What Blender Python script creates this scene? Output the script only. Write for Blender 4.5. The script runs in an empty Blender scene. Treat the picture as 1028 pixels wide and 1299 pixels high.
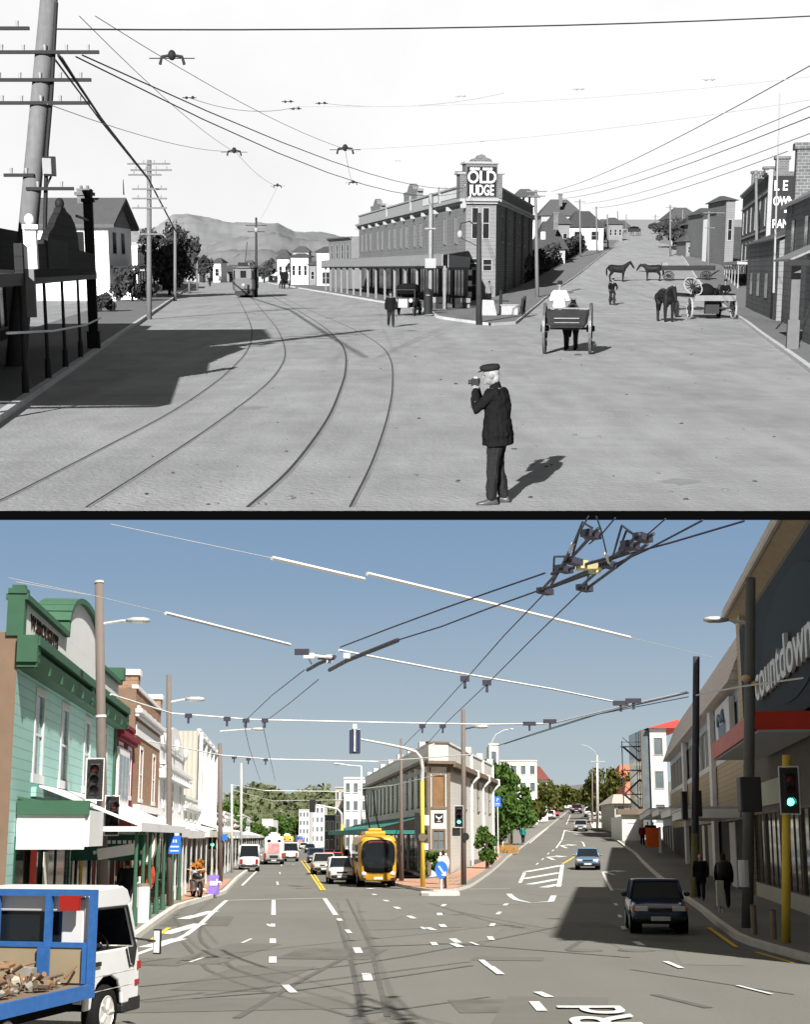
import bpy, bmesh, math, random
from mathutils import Vector, Matrix, noise
random.seed(7)
PI = math.pi
SC = bpy.context.scene
F = 1800.0; PX = 514.0; PY = 701.0
TA = math.atan(361/1800)
CAMZ = 2.5

# ------------------------------------------------------------------ places
def sm(t):
    t = max(0.0, min(1.0, t)); return t*t*(3-2*t)

class Place:
    """One of the two street places. Local axes: x right, y along the view, z up, ground at z=0."""
    def __init__(s, name, h, tilt, M):
        s.h = h; s.c = math.cos(tilt); s.s = math.sin(tilt); s.M = M
        s.col = bpy.data.collections.new(name); SC.collection.children.link(s.col)
        s.tops = []
    def hz(s, x, y): return 0.0
    def kz(s, y, row):                       # height at distance y that is seen at a picture row
        k = (PY-row)/F
        return s.h + y*(k*s.c+s.s)/(s.c-k*s.s)
    def X(s, px, y, z):
        return (px-PX)/F*(y*s.c+(z-s.h)*s.s)
    def pix(s, x, y, z):
        z -= s.h; yc = y*s.c+z*s.s; zc = -y*s.s+z*s.c
        return PX+F*x/yc, PY-F*zc/yc
    def g(s, px, row, lo=12, hi=900):        # ground point
        def f(y):
            z = s.kz(y, row); x = s.X(px, y, z); return z-s.hz(x, y)
        y = lo; prev = lo
        while y < hi:
            if f(y) <= 0: break
            prev = y; y *= 1.01
        a, b = prev, y
        for _ in range(30):
            m = (a+b)/2
            if f(m) <= 0: b = m
            else: a = m
        z = s.kz(b, row)
        return Vector((s.X(px, b, z), b, s.hz(s.X(px, b, z), b)))
    def at(s, px, row, y):
        z = s.kz(y, row); return Vector((s.X(px, y, z), y, z))
    def lv(s, px, row, z):                   # point at a known height
        k = (PY-row)/F
        y = (z-s.h)*(s.c-k*s.s)/(k*s.c+s.s)
        return Vector((s.X(px, y, z), y, z))

MB_ = Matrix.Identity(4)
MT_ = Matrix.Translation((0, 0, CAMZ)) @ Matrix.Rotation(2*TA, 4, 'X') @ Matrix.Translation((0, 0, -2.9))
class PlaceT(Place):
    def hz(s, x, y):
        h = 0.045*(y-80)**2/200 if y > 80 else 0
        if y > 180: h = 0.045*(y-130)
        xl = min(5.0, 5.2-.155*(y-124)); xr = max(9.0, 7.8+.15*(y-124)) if y > 118 else 8.0
        return h*sm((x-xl)/(xr-xl))
class PlaceB(Place):
    def hz(s, x, y):
        h = .04*(y-60)**2/160 if y > 60 else 0
        if y > 140: h = 1.6+.04*(y-140)
        xl = min(2.0, 1.5-.1*(y-90)); xr = max(4.0, 2.7+.16*(y-90))
        return h*sm((x-xl)/(xr-xl))
T = PlaceT('old_street', 2.9, -TA, MT_)
B = PlaceB('new_street', 2.5, TA, MB_)
W = T
BM = 1.6
def use(p):
    global W
    W = p

# ------------------------------------------------------------------ materials
_m = {}
def mat(name, col, rough=.8, n=(3, .15), big=None, bump=None, metal=0, board=None, brick=None, emit=None, spec=.5, streak=None, corr=None):
    if name in _m: return _m[name]
    m = bpy.data.materials.new(name); m.use_nodes = True; _m[name] = m
    if not isinstance(col, tuple): col = (col, col, col)
    if W is B and not emit: col = tuple(min(.8, c*BM) for c in col)
    if W is B and brick: brick = (brick[0], tuple(min(.8, c*BM) for c in brick[1]))
    nt = m.node_tree; N = nt.nodes; Lk = nt.links; b = N['Principled BSDF']
    b.inputs['Roughness'].default_value = rough; b.inputs['Metallic'].default_value = metal
    b.inputs['Specular IOR Level'].default_value = spec if rough < .55 else (.12 if rough < .8 else .03)
    tc = N.new('ShaderNodeTexCoord').outputs['Object']
    def mul(c, fac, lo, hi):
        mr = N.new('ShaderNodeMapRange'); Lk.new(fac, mr.inputs[0]); mr.inputs[3].default_value = lo; mr.inputs[4].default_value = hi
        v = N.new('ShaderNodeVectorMath'); v.operation = 'SCALE'; Lk.new(c, v.inputs[0]); Lk.new(mr.outputs[0], v.inputs[3]); return v.outputs[0]
    rgb = N.new('ShaderNodeRGB'); rgb.outputs[0].default_value = (*col, 1); c = rgb.outputs[0]
    h = None
    def nz(scale, detail=4, st=None):
        t = N.new('ShaderNodeTexNoise'); t.inputs['Scale'].default_value = scale; t.inputs['Detail'].default_value = detail
        if st:
            mp = N.new('ShaderNodeMapping'); mp.inputs['Scale'].default_value = st[0]; mp.inputs['Rotation'].default_value = (0, 0, st[1])
            Lk.new(tc, mp.inputs[0]); Lk.new(mp.outputs[0], t.inputs['Vector'])
        else: Lk.new(tc, t.inputs['Vector'])
        return t.outputs['Fac']
    if brick:
        sc, mc = brick
        mp = N.new('ShaderNodeMapping'); mp.inputs['Rotation'].default_value = (PI/2, 0, 0)
        sx = N.new('ShaderNodeSeparateXYZ'); Lk.new(tc, sx.inputs[0])
        ad = N.new('ShaderNodeMath'); Lk.new(sx.outputs[0], ad.inputs[0]); Lk.new(sx.outputs[1], ad.inputs[1])
        cb = N.new('ShaderNodeCombineXYZ'); Lk.new(ad.outputs[0], cb.inputs[0]); Lk.new(sx.outputs[2], cb.inputs[1])
        t = N.new('ShaderNodeTexBrick'); t.inputs['Scale'].default_value = sc; Lk.new(cb.outputs[0], t.inputs['Vector'])
        t.inputs['Color1'].default_value = (*col, 1); t.inputs['Color2'].default_value = (*[x*.72 for x in col], 1); t.inputs['Mortar'].default_value = (*mc, 1)
        t.inputs['Mortar Size'].default_value = .018; c = t.outputs[0]
    if board:
        ax, per, dk = board
        sx = N.new('ShaderNodeSeparateXYZ'); Lk.new(tc, sx.inputs[0])
        d = N.new('ShaderNodeMath'); d.operation = 'DIVIDE'; Lk.new(sx.outputs[ax], d.inputs[0]); d.inputs[1].default_value = per
        fr = N.new('ShaderNodeMath'); fr.operation = 'FRACT'; Lk.new(d.outputs[0], fr.inputs[0])
        cr = N.new('ShaderNodeMapRange'); Lk.new(fr.outputs[0], cr.inputs[0]); cr.inputs[1].default_value = 0; cr.inputs[2].default_value = .16; cr.inputs[3].default_value = dk; cr.inputs[4].default_value = 1
        v = N.new('ShaderNodeVectorMath'); v.operation = 'SCALE'; Lk.new(c, v.inputs[0]); Lk.new(cr.outputs[0], v.inputs[3]); c = v.outputs[0]
        h = (fr.outputs[0], per*.25)
    if corr:
        ax, per = corr
        sx = N.new('ShaderNodeSeparateXYZ'); Lk.new(tc, sx.inputs[0])
        d = N.new('ShaderNodeMath'); d.operation = 'MULTIPLY'; Lk.new(sx.outputs[ax], d.inputs[0]); d.inputs[1].default_value = 2*PI/per
        fr = N.new('ShaderNodeMath'); fr.operation = 'SINE'; Lk.new(d.outputs[0], fr.inputs[0]); h = (fr.outputs[0], .03)
    if n: c = mul(c, nz(n[0]), 1-n[1]*1.6, 1+n[1]*1.6)
    if big: c = mul(c, nz(big[0], 3), 1-big[1]*1.8, 1+big[1]*1.8)
    if streak:
        for (st, amt) in streak: c = mul(c, nz(1, 5, st), 1-amt*1.8, 1+amt*1.8)
    Lk.new(c, b.inputs['Base Color'])
    if bump: h = (nz(bump[0], 5), bump[1])
    if h:
        bp = N.new('ShaderNodeBump'); bp.inputs['Distance'].default_value = h[1]; bp.inputs['Strength'].default_value = .7
        Lk.new(h[0], bp.inputs['Height']); Lk.new(bp.outputs[0], b.inputs['Normal'])
    if emit:
        b.inputs['Emission Color'].default_value = (*emit[0], 1); b.inputs['Emission Strength'].default_value = emit[1]
    return m

# ------------------------------------------------------------------ mesh builder
class MB:
    def __init__(s): s.v = []; s.f = []; s.m = []; s.mats = []; s.k = 0; s.sm = []; s.smooth = False
    def mat(s, m):
        if m not in s.mats: s.mats.append(m)
        s.k = s.mats.index(m); return s
    def face(s, idx): s.f.append(idx); s.m.append(s.k); s.sm.append(s.smooth)
    def quad(s, *p):
        i = len(s.v); s.v += [tuple(q) for q in p]; s.face(list(range(i, i+len(p))))
    def hexa(s, p):                               # 8 points: bottom 4 (ccw), top 4
        i = len(s.v); s.v += [tuple(q) for q in p]
        for q in ((3,2,1,0),(4,5,6,7),(0,1,5,4),(1,2,6,5),(2,3,7,6),(3,0,4,7)): s.face([i+a for a in q])
    def box(s, x0, x1, y0, y1, z0, z1):
        s.hexa([(x0,y0,z0),(x1,y0,z0),(x1,y1,z0),(x0,y1,z0),(x0,y0,z1),(x1,y0,z1),(x1,y1,z1),(x0,y1,z1)]); return s
    def boxr(s, c, size, rz=0, rx=0, ry=0):
        R = Matrix.Rotation(rz,3,'Z') @ Matrix.Rotation(ry,3,'Y') @ Matrix.Rotation(rx,3,'X'); c = Vector(c); a,b,d = [q/2 for q in size]
        s.hexa([c+R@Vector(q) for q in ((-a,-b,-d),(a,-b,-d),(a,b,-d),(-a,b,-d),(-a,-b,d),(a,-b,d),(a,b,d),(-a,b,d))]); return s
    def ring(s, c, u, v, ru, rv, n, e=1.0):
        i = len(s.v)
        for k in range(n):
            a = 2*PI*k/n; ca, sa = math.cos(a), math.sin(a)
            ca = math.copysign(abs(ca)**e, ca); sa = math.copysign(abs(sa)**e, sa)
            s.v.append(tuple(c+u*(ru*ca)+v*(rv*sa)))
        return i
    def loft(s, rings, n, cap=True):
        for a, b in zip(rings, rings[1:]):
            for k in range(n):
                q = (k+1) % n; s.face([a+k, a+q, b+q, b+k])
        if cap:
            s.face([rings[0]+k for k in range(n)][::-1]); s.face([rings[-1]+k for k in range(n)])
    def tube(s, pts, r, n=6, cap=True):
        pts = [Vector(p) for p in pts]; rr = r if isinstance(r, (list, tuple)) else [r]*len(pts); R = []; up = None
        for i, p in enumerate(pts):
            d = (pts[min(i+1, len(pts)-1)]-pts[max(i-1, 0)]).normalized()
            if up is None: up = Vector((0,0,1)) if abs(d.z) < .9 else Vector((0,1,0))
            u = d.cross(up).normalized(); v = u.cross(d).normalized(); up = v
            R.append(s.ring(p, u, v, rr[i], rr[i], n))
        s.loft(R, n, cap); return s
    def cyl(s, p0, p1, r0, r1=None, n=10): return s.tube([p0, p1], [r0, r0 if r1 is None else r1], n)
    def cap_tube(s, pts, rr, n=10):               # tube with round ends, closed
        pts = [Vector(p) for p in pts]; rr = list(rr)
        d0 = (pts[0]-pts[1]).normalized(); d1 = (pts[-1]-pts[-2]).normalized()
        P = [pts[0]+d0*rr[0]*.9, pts[0]+d0*rr[0]*.6]+pts+[pts[-1]+d1*rr[-1]*.6, pts[-1]+d1*rr[-1]*.9]
        Q = [rr[0]*.35, rr[0]*.8]+rr+[rr[-1]*.8, rr[-1]*.35]
        return s.tube(P, Q, n)
    def ell(s, c, rx, ry, rz, R=None, n=12, m=8, e=1):
        c = Vector(c); rings = []; R = R or Matrix.Identity(3)
        for j in range(m+1):
            t = -PI/2+PI*(j+.08*(1 if j == 0 else -1 if j == m else 0))/m
            rings.append(s.ring(c+R@Vector((0,0,rz*math.sin(t))), R@Vector((1,0,0)), R@Vector((0,1,0)), rx*math.cos(t), ry*math.cos(t), n, e))
        s.loft(rings, n); return s
    def secs(s, secs, n=12, e=1):                 # sections (center, u, v, ru, rv)
        s.loft([s.ring(Vector(c), Vector(u), Vector(v), a, b, n, e) for c,u,v,a,b in secs], n); return s
    def prism(s, poly, a, b, plane='xz'):         # 2-D outline extruded from a to b along the other axis
        def P(q, t): return {'xz': (q[0],t,q[1]), 'xy': (q[0],q[1],t), 'yz': (t,q[0],q[1])}[plane]
        i = len(s.v); n = len(poly); s.v += [P(q,a) for q in poly]+[P(q,b) for q in poly]
        s.face([i+k for k in range(n)][::-1]); s.face([i+n+k for k in range(n)])
        for k in range(n):
            q = (k+1) % n; s.face([i+k,i+q,i+n+q,i+n+k])
        return s
    def build(s, name, m=None, parent=None, bev=0, smooth=False):
        me = bpy.data.meshes.new(name); me.from_pydata(s.v, [], s.f)
        ms = s.mats if s.mats else [m]
        for q in ms: me.materials.append(q)
        if len(ms) > 1: me.polygons.foreach_set('material_index', s.m)
        bm = bmesh.new(); bm.from_mesh(me); bmesh.ops.recalc_face_normals(bm, faces=bm.faces); bm.to_mesh(me); bm.free()
        if smooth: me.polygons.foreach_set('use_smooth', [True]*len(me.polygons))
        elif any(s.sm): me.polygons.foreach_set('use_smooth', s.sm)
        o = bpy.data.objects.new(name, me); W.col.objects.link(o)
        if parent: o.parent = parent
        else: W.tops.append(o)
        if bev:
            md = o.modifiers.new('b', 'BEVEL'); md.width = bev; md.segments = 2; md.limit_method = 'ANGLE'
        return o
def mb(m=None):
    b = MB()
    return b.mat(m) if m else b

def remesh(b, name, m, parent, vox, smooth=3):
    o = b.build(name, m, parent)
    md = o.modifiers.new('r', 'REMESH'); md.mode = 'VOXEL'; md.voxel_size = vox
    if smooth:
        ms = o.modifiers.new('s', 'SMOOTH'); ms.iterations = smooth; ms.factor = .5
    dg = bpy.context.evaluated_depsgraph_get(); dg.update()
    me = bpy.data.meshes.new_from_object(o.evaluated_get(dg)); o.modifiers.clear(); o.data = me
    me.polygons.foreach_set('use_smooth', [True]*len(me.polygons))
    return o

def thing(name, label, cat, loc=(0,0,0), rz=0, group=None):
    o = bpy.data.objects.new(name, None); W.col.objects.link(o); o.location = loc; o.rotation_euler = (0,0,rz); o.empty_display_size = .2
    W.tops.append(o); return tag(o, label, cat, group)
def tag(o, label, cat, group=None):
    o['label'] = label; o['category'] = cat
    if group: o['group'] = group
    return o
def struct(o, kind='structure'):
    o['kind'] = kind; return o
def dup(root, loc, rz, label, group=None, scale=None):
    def cp(o, par):
        c = o.copy(); W.col.objects.link(c); c.parent = par
        for ch in list(o.children): cp(ch, c)
        return c
    r = cp(root, None); W.tops.append(r); r.location = loc; r.rotation_euler = (0,0,rz); r['label'] = label
    if group: r['group'] = group
    if scale: r.scale = scale if isinstance(scale, tuple) else (scale,)*3
    return r
def dup_lean(o): return o
def text(s, size, m, parent, loc, rot=(PI/2,0,0), name='lettering', ext=.01, sx=1.0, bold=.0, align='LEFT'):
    c = bpy.data.curves.new(name, 'FONT'); c.body = s; c.size = size; c.extrude = ext; c.offset = bold; c.align_x = align
    o = bpy.data.objects.new(name, c); W.col.objects.link(o)
    dg = bpy.context.evaluated_depsgraph_get(); dg.update()
    me = bpy.data.meshes.new_from_object(o.evaluated_get(dg)); bpy.data.objects.remove(o)
    me.materials.clear(); me.materials.append(m)
    o = bpy.data.objects.new(name, me); W.col.objects.link(o); o.location = loc; o.rotation_euler = rot; o.scale = (sx,1,1)
    if parent: o.parent = parent
    else: W.tops.append(o)
    return o

def sheet(name, left, right, m, dz=.004, kerb=0, kerbm=None, step=3.0, both=False):
    """ground-hugging strip between two polylines of (x,y); kerb = raised edge height"""
    def res(pl, n):
        pl = [Vector(p[:2]) for p in pl]; L = [0]
        for a, b in zip(pl, pl[1:]): L.append(L[-1]+(b-a).length)
        out = []
        for i in range(n+1):
            t = L[-1]*i/n; k = 0
            while k < len(L)-2 and L[k+1] < t: k += 1
            f = (t-L[k])/max(1e-6, L[k+1]-L[k]); out.append(pl[k].lerp(pl[k+1], f))
        return out
    ln = sum((Vector(b[:2])-Vector(a[:2])).length for a, b in zip(left, left[1:]))
    n = max(1, int(ln/step)); A = res(left, n); C = res(right, n); b = mb(m); b.smooth = False
    wmax = max((p-q).length for p, q in zip(A, C)); k = max(1, min(8, int(wmax/2.5)))
    rows = []
    for p, q in zip(A, C):
        r = []
        for j in range(k+1):
            x = p.lerp(q, j/k); r.append((x.x, x.y, W.hz(x.x, x.y)+dz+kerb))
        rows.append(r)
    for r0, r1 in zip(rows, rows[1:]):
        for j in range(k): b.quad(r0[j], r0[j+1], r1[j+1], r1[j])
    if kerb:
        b.mat(kerbm or m)
        sides = ((A, C), (C, A)) if both else ((A, C),)
        for E_, I_ in sides:
            for i in range(len(E_)-1):
                p0, p1 = E_[i], E_[i+1]; q0 = p0+(I_[i]-p0).normalized()*.18; q1 = p1+(I_[i+1]-p1).normalized()*.18
                z = lambda v, e: (v.x, v.y, W.hz(v.x, v.y)+e)
                b.quad(z(p0,-.02), z(p1,-.02), z(p1,kerb+.012), z(p0,kerb+.012)); b.quad(z(p0,kerb+.012), z(p1,kerb+.012), z(q1,kerb+.012), z(q0,kerb+.012))
    return b.build(name)

# ------------------------------------------------------------------ facade kit (local x along the street front, y into the building, z up)
def front(name, label, p0, p1, zb=0, group=None, cat='building'):
    p0 = Vector(p0); p1 = Vector(p1); d = p1-p0
    o = thing(name, label, cat, (p0.x, p0.y, zb), math.atan2(d.y, d.x), group)
    return o, d.length
def wall_front(b, L, z0, H, ops, rec=.06):
    xs = sorted({0, L, *[o[0] for o in ops], *[o[0]+o[2] for o in ops]}); zs = sorted({z0, H, *[o[1] for o in ops], *[o[1]+o[3] for o in ops]})
    for xa, xb in zip(xs, xs[1:]):
        for za, zc in zip(zs, zs[1:]):
            cx, cz = (xa+xb)/2, (za+zc)/2
            if any(o[0] < cx < o[0]+o[2] and o[1] < cz < o[1]+o[3] for o in ops): continue
            b.quad((xa,0,za),(xb,0,za),(xb,0,zc),(xa,0,zc))
    for x, z, w, h in ops:
        b.quad((x,0,z),(x,rec,z),(x,rec,z+h),(x,0,z+h)); b.quad((x+w,0,z),(x+w,rec,z),(x+w,rec,z+h),(x+w,0,z+h))
        b.quad((x,0,z),(x+w,0,z),(x+w,rec,z),(x,rec,z)); b.quad((x,0,z+h),(x+w,0,z+h),(x+w,rec,z+h),(x,rec,z+h))
def body(root, L, D, H, m, ops=(), z0=-.6, roofz=None, roofm=None, name='wall', side=None):
    b = mb(m); wall_front(b, L, z0, H, ops)
    if side: b.mat(side)
    rz = H if roofz is None else roofz
    b.quad((0,0,z0),(0,D,z0),(0,D,H),(0,0,H)); b.quad((L,0,z0),(L,D,z0),(L,D,H),(L,0,H)); b.quad((0,D,z0),(L,D,z0),(L,D,H),(0,D,H))
    if roofm: b.mat(roofm)
    b.quad((0,0,rz),(L,0,rz),(L,D,rz),(0,D,rz))
    return b.build(name, None, root)
def window(root, x, z, w, h, fm, pm, fr=.08, nx=1, nz=2, sill=None, y=.04, name='window', proud=.03):
    b = mb(fm)
    b.box(x-fr, x+w+fr, -proud, -.002, z+h, z+h+fr); b.box(x-fr, x, -proud, -.002, z, z+h); b.box(x+w, x+w+fr, -proud, -.002, z, z+h)
    b.box(x-fr*1.6, x+w+fr*1.6, -proud*2.2, -.002, z-fr*1.2, z)
    for i in range(1, nx): b.box(x+w*i/nx-.025, x+w*i/nx+.025, y-.035, y-.003, z, z+h)
    for i in range(1, nz): b.box(x, x+w, y-.038, y-.004, z+h*i/nz-.03, z+h*i/nz+.03)
    o = b.build(name, None, root)
    p = mb(pm); p.quad((x,y,z),(x+w,y,z),(x+w,y,z+h),(x,y,z+h)); p.build('pane', None, o)
    return o
def wins(root, lst, fm, pm, **k):
    for x, z, w, h in lst: window(root, x, z, w, h, fm, pm, **k)
def part(root, name, m, fn, bev=0, smooth=False):
    b = mb(m); fn(b); return b.build(name, None, root, bev, smooth)
def cornice(root, L, z, m, proj=.35, h=.3, x0=-.1, br=None, brm=None):
    b = mb(m); b.box(x0, L-x0, -proj, -.003, z+h*.45, z+h); b.box(x0*.5, L-x0*.5, -proj*.55, -.003, z, z+h*.45-.002)
    o = b.build('cornice', None, root)
    if br:
        n = int(L/br)
        for i in range(n+1):
            b = mb(brm or m); b.box(i*L/n-.08, i*L/n+.08, -proj*.9, -.004, z-.35, z-.003); b.build('cornice_bracket', None, root)
    return o
def verandah(root, x0, x1, proj, zw, zf, roofm, fasm, postm, posts, fh=.35, zb=0, ends=True, pr=.05, y0=-.004):
    b = mb(roofm); t = .06
    b.hexa([(x0,-proj,zf-t),(x1,-proj,zf-t),(x1,y0,zw-t),(x0,y0,zw-t),(x0,-proj,zf),(x1,-proj,zf),(x1,y0,zw),(x0,y0,zw)]); b.build('verandah_roof', None, root)
    b = mb(fasm); b.box(x0-.03, x1+.03, -proj-.06, -proj-.002, zf-fh, zf+.04)
    if ends:
        for x in (x0-.035, x1+.005): b.box(x, x+.03, -proj, y0, zf-fh, zf-.065)
    b.build('fascia', None, root)
    for x in posts:
        b = mb(postm); b.cyl((x,-proj+.1,zb),(x,-proj+.1,zf-t-.002), pr, pr*.8, 8); b.cyl((x,-proj+.1,zb),(x,-proj+.1,zb+.5), pr*1.7, pr*1.4, 8); b.build('verandah_post', None, root)

# ------------------------------------------------------------------ trees
def crown(b, c, R, n, leaf, seed=1, cl=26, hollow=.55):
    rnd = random.Random(seed); c = Vector(c)
    cs = []
    for i in range(cl):
        while True:
            p = Vector((rnd.uniform(-1,1), rnd.uniform(-1,1), rnd.uniform(-1,1)))
            if hollow < p.length < 1: break
        cs.append((Vector((p.x*R[0], p.y*R[1], p.z*R[2]))*.82, rnd.uniform(.22,.42)*min(R)))
    for i in range(n):
        o, r = cs[rnd.randrange(cl)]
        q = Vector((rnd.gauss(0,1), rnd.gauss(0,1), rnd.gauss(0,1))); q = q.normalized()*r*rnd.random()**.4
        p = c+o+q; a = Vector((rnd.uniform(-1,1), rnd.uniform(-1,1), rnd.uniform(-.6,.6))).normalized(); d = a.orthogonal().normalized(); d.rotate(Matrix.Rotation(rnd.uniform(0,6.3),3,a))
        e = a.cross(d); s = leaf*rnd.uniform(.6,1.3)
        b.quad(p-d*s, p-e*s*.55, p+d*s, p+e*s*.55)
def tree(label, base, H, R, leafm, trunkm, n=2500, leaf=.22, group=None, name='tree', tr=.18, seed=1, cz=.62, cl=26):
    t = thing(name, label, 'tree', base, 0, group); rnd = random.Random(seed)
    b = mb(trunkm); top = Vector((rnd.uniform(-.2,.2), rnd.uniform(-.2,.2), H*cz))
    b.tube([(0,0,-.3),(top.x*.4,top.y*.4,H*.25),top], [tr,tr*.75,tr*.4], 8)
    for i in range(6):
        a = i*1.05+rnd.random(); s = Vector((top.x*.5, top.y*.5, H*(.28+.05*i)))
        b.tube([s, s+Vector((math.cos(a)*R[0]*.4, math.sin(a)*R[1]*.4, H*.12)), s+Vector((math.cos(a)*R[0]*.7, math.sin(a)*R[1]*.7, H*.2))], [tr*.45,tr*.3,tr*.12], 6)
    b.build('trunk', None, t)
    b = mb(leafm); crown(b, (0,0,H-R[2]), R, n, leaf, seed, cl); b.build('crown', None, t)
    return t
AMB, BLUE, WHITE, EXPO, SUN_T, SUN_B = .014, .52, .5, 1.0, 5.0, 3.6
# ------------------------------------------------------------------ people and horses
J0 = dict(hip=(0,0,.92), neck=(0,.0,1.46), head=(0,.03,1.62), face=(0,1,0),
          ls=(-.19,0,1.41), le=(-.25,-.03,1.13), lw=(-.25,.06,.88), rs=(.19,0,1.41), re=(.25,-.03,1.13), rw=(.25,.06,.88),
          lh=(-.09,0,.9), lk=(-.1,.03,.49), la=(-.1,-.02,.09), rh=(.09,0,.9), rk=(.1,.03,.49), ra=(.1,-.02,.09))
def folds(o, k, amp):
    me = o.data; me.calc_loop_triangles()
    ns = [v.normal.copy() for v in me.vertices]
    for v, nn in zip(me.vertices, ns):
        p = v.co.copy(); q = Vector((p.x*k[0], p.y*k[1], p.z*k[2])); f = noise.fractal(q, 1, 2, 4)+.6*(abs(noise.noise(q*.6+Vector((3,7,1))))*-1)
        v.co = p+nn*amp*f
    me.update()
def person(label, loc, rz, J=None, top=None, legs=None, skin=None, shoe=None, hair=None, hat=None, hatm=None, vox=.014, group=None, coat=.0, sleeves=True, hands=None, wide=1.0, skirt=False, toes=None):
    j = dict(J0); j.update(J or {}); v = {k: Vector(q) for k, q in j.items()}
    t = thing('person', label, 'person', loc, rz, group)
    hip, neck, head = v['hip'], v['neck'], v['head']; ax = (neck-hip).normalized(); rt = Vector((v['rs']-v['ls'])); rt = (rt-ax*rt.dot(ax)).normalized(); fw = ax.cross(rt)*-1
    if fw.length < .5: fw = Vector((0,1,0))
    tl = (neck-hip).length
    def torso(b, g, lo=-.12, hi=1.0, flare=0):
        prof = [(-.16,.13,.10),(-.06,.155,.115),(.1,.152,.113),(.3,.14,.108),(.55,.155,.118),(.8,.17,.115),(.93,.145,.09),(1.0,.075,.07)]
        S = []
        for f, a, c in prof:
            if f < lo: continue
            S.append((hip+ax*tl*f+fw*(.015*math.sin(max(0,f)*3)), rt, fw, (a+g+flare*max(0,.35-f))*wide, (c+g+flare*max(0,.35-f))*wide))
        if lo < -.16: S.insert(0, (hip+ax*tl*lo, rt, fw, (.15+g+flare*.5)*wide, (.11+g+flare*.5)*wide))
        b.secs(S, 16)
    def arm(b, s, g, end=1.0):
        a, e, w = v[s+'s'], v[s+'e'], v[s+'w']; q = e.lerp(w, end)
        b.cap_tube([a*.92+neck*.08-ax*.01, a.lerp(e,.35), e, e.lerp(q,.5), q], [.062+g,.055+g,.043+g,.04+g,.031+g], 10)
    def leg(b, s, g, end=1.0):
        a, k, e = v[s+'h'], v[s+'k'], v[s+'a']; q = k.lerp(e, end)
        b.cap_tube([a, a.lerp(k,.4), k, k.lerp(q,.4), q], [.088+g,.08+g,.056+g,.055+g,.038+g*1.3], 10)
    fc = Vector(j['face']).normalized(); hr = fc.cross(Vector((0,0,1))).normalized(); hu = hr.cross(fc).normalized(); HR = Matrix((hr, fc, hu)).transposed()
    b = mb(); torso(b, 0)
    b.cap_tube([neck-ax*.04, neck.lerp(head,.45)-fc*.012, head-hu*.03], [.058,.054,.05], 10)
    b.ell(head+hu*.025, .073, .092, .098, HR, 16, 10); b.ell(head-hu*.045+fc*.022, .055, .068, .066, HR, 14, 8)
    b.ell(head+fc*.1-hu*.008, .013, .018, .022, HR, 8, 6); b.ell(head+fc*.088-hu*.062, .024, .012, .01, HR, 8, 6); b.ell(head+fc*.088-hu*.088, .026, .016, .016, HR, 8, 6)
    b.ell(head+fc*.086+hu*.03, .045, .014, .01, HR, 8, 6)
    for s in (-1, 1): b.ell(head+hr*s*.076-fc*.008-hu*.0, .012, .022, .032, HR, 8, 6)
    for s in 'lr':
        arm(b, s, 0); leg(b, s, 0)
        w = v[s+'w']; d = (w-v[s+'e']).normalized(); hd = (hands or {}).get(s)
        sd = -1 if s == 'l' else 1
        pn = Vector(hd[1]).normalized() if hd else (rt*-sd); d2 = Vector(hd[0]).normalized() if hd else d
        pn = (pn-d2*pn.dot(d2)).normalized(); across = d2.cross(pn)
        b.secs([(w-d2*.01, across, pn, .03,.02),(w+d2*.03, across, pn, .04,.017),(w+d2*.085, across, pn, .042,.015),(w+d2*.095, across, pn, .036,.012)], 10)
        curl = hd[2] if hd else .35
        for i in range(4):
            o = w+d2*.085+across*(-.031+.0205*i); L = (.06,.072,.067,.052)[i]; q = [o]; a = curl*.5
            for sl in (.45,.32,.23):
                q.append(q[-1]+(d2*math.cos(a)+pn*math.sin(a))*L*sl*1.15); a += curl
            b.cap_tube(q, [.0095,.009,.0082,.0072], 6)
        thd = across*(-1 if (across.dot(fw) < 0) != (hd is not None and hd[3] if hd and len(hd) > 3 else False) else 1)
        b.cap_tube([w+d2*.03+thd*.03, w+d2*.055+thd*.052+pn*.01, w+d2*.085+thd*.06+pn*.022], [.013,.0105,.009], 6)
    body_ = remesh(b, 'body', skin, t, vox, 2)
    if vox < .012:
        for s in (-1, 1):
            e = mb(M_eye); e.ell(head+fc*.083+hr*s*.031+hu*.012, .011, .007, .008, HR, 8, 6); e.build('eye', None, body_, 0, True)
    if legs:
        b = mb(); torso(b, .014, -.16)
        b.v = []; b.f = []; b.m = []; b.sm = []
        prof = [(-.14,.14,.11),(-.04,.158,.118),(.1,.152,.113),(.22,.146,.11)]
        b.secs([(hip+ax*tl*f, rt, fw, (a+.014)*wide, (c+.014)*wide) for f, a, c in prof], 16)
        for s in 'lr': leg(b, s, .022, .97)
        if skirt:
            k = (v['lk']+v['rk'])/2; b.secs([(hip+ax*.05, rt, fw, .15, .12), (k, rt, fw, .2, .17)], 14)
        tq = remesh(b, 'trousers', legs, t, vox, 2)
        if vox < .012: folds(tq, (16,16,7), .013)
    if top:
        b = mb(); torso(b, .026, -.16-coat, 1, .05+coat*.1)
        if sleeves:
            for s in 'lr': arm(b, s, .019, .96)
        tq = remesh(b, 'jacket', top, t, vox, 2)
        if vox < .012: folds(tq, (11,11,8), .016)
        if vox < .012:
            b = mb(); b.cap_tube([neck-ax*.035-fw*.0, neck+ax*.028], [.088,.07], 14); b.build('collar', top, t, 0, True)
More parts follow.
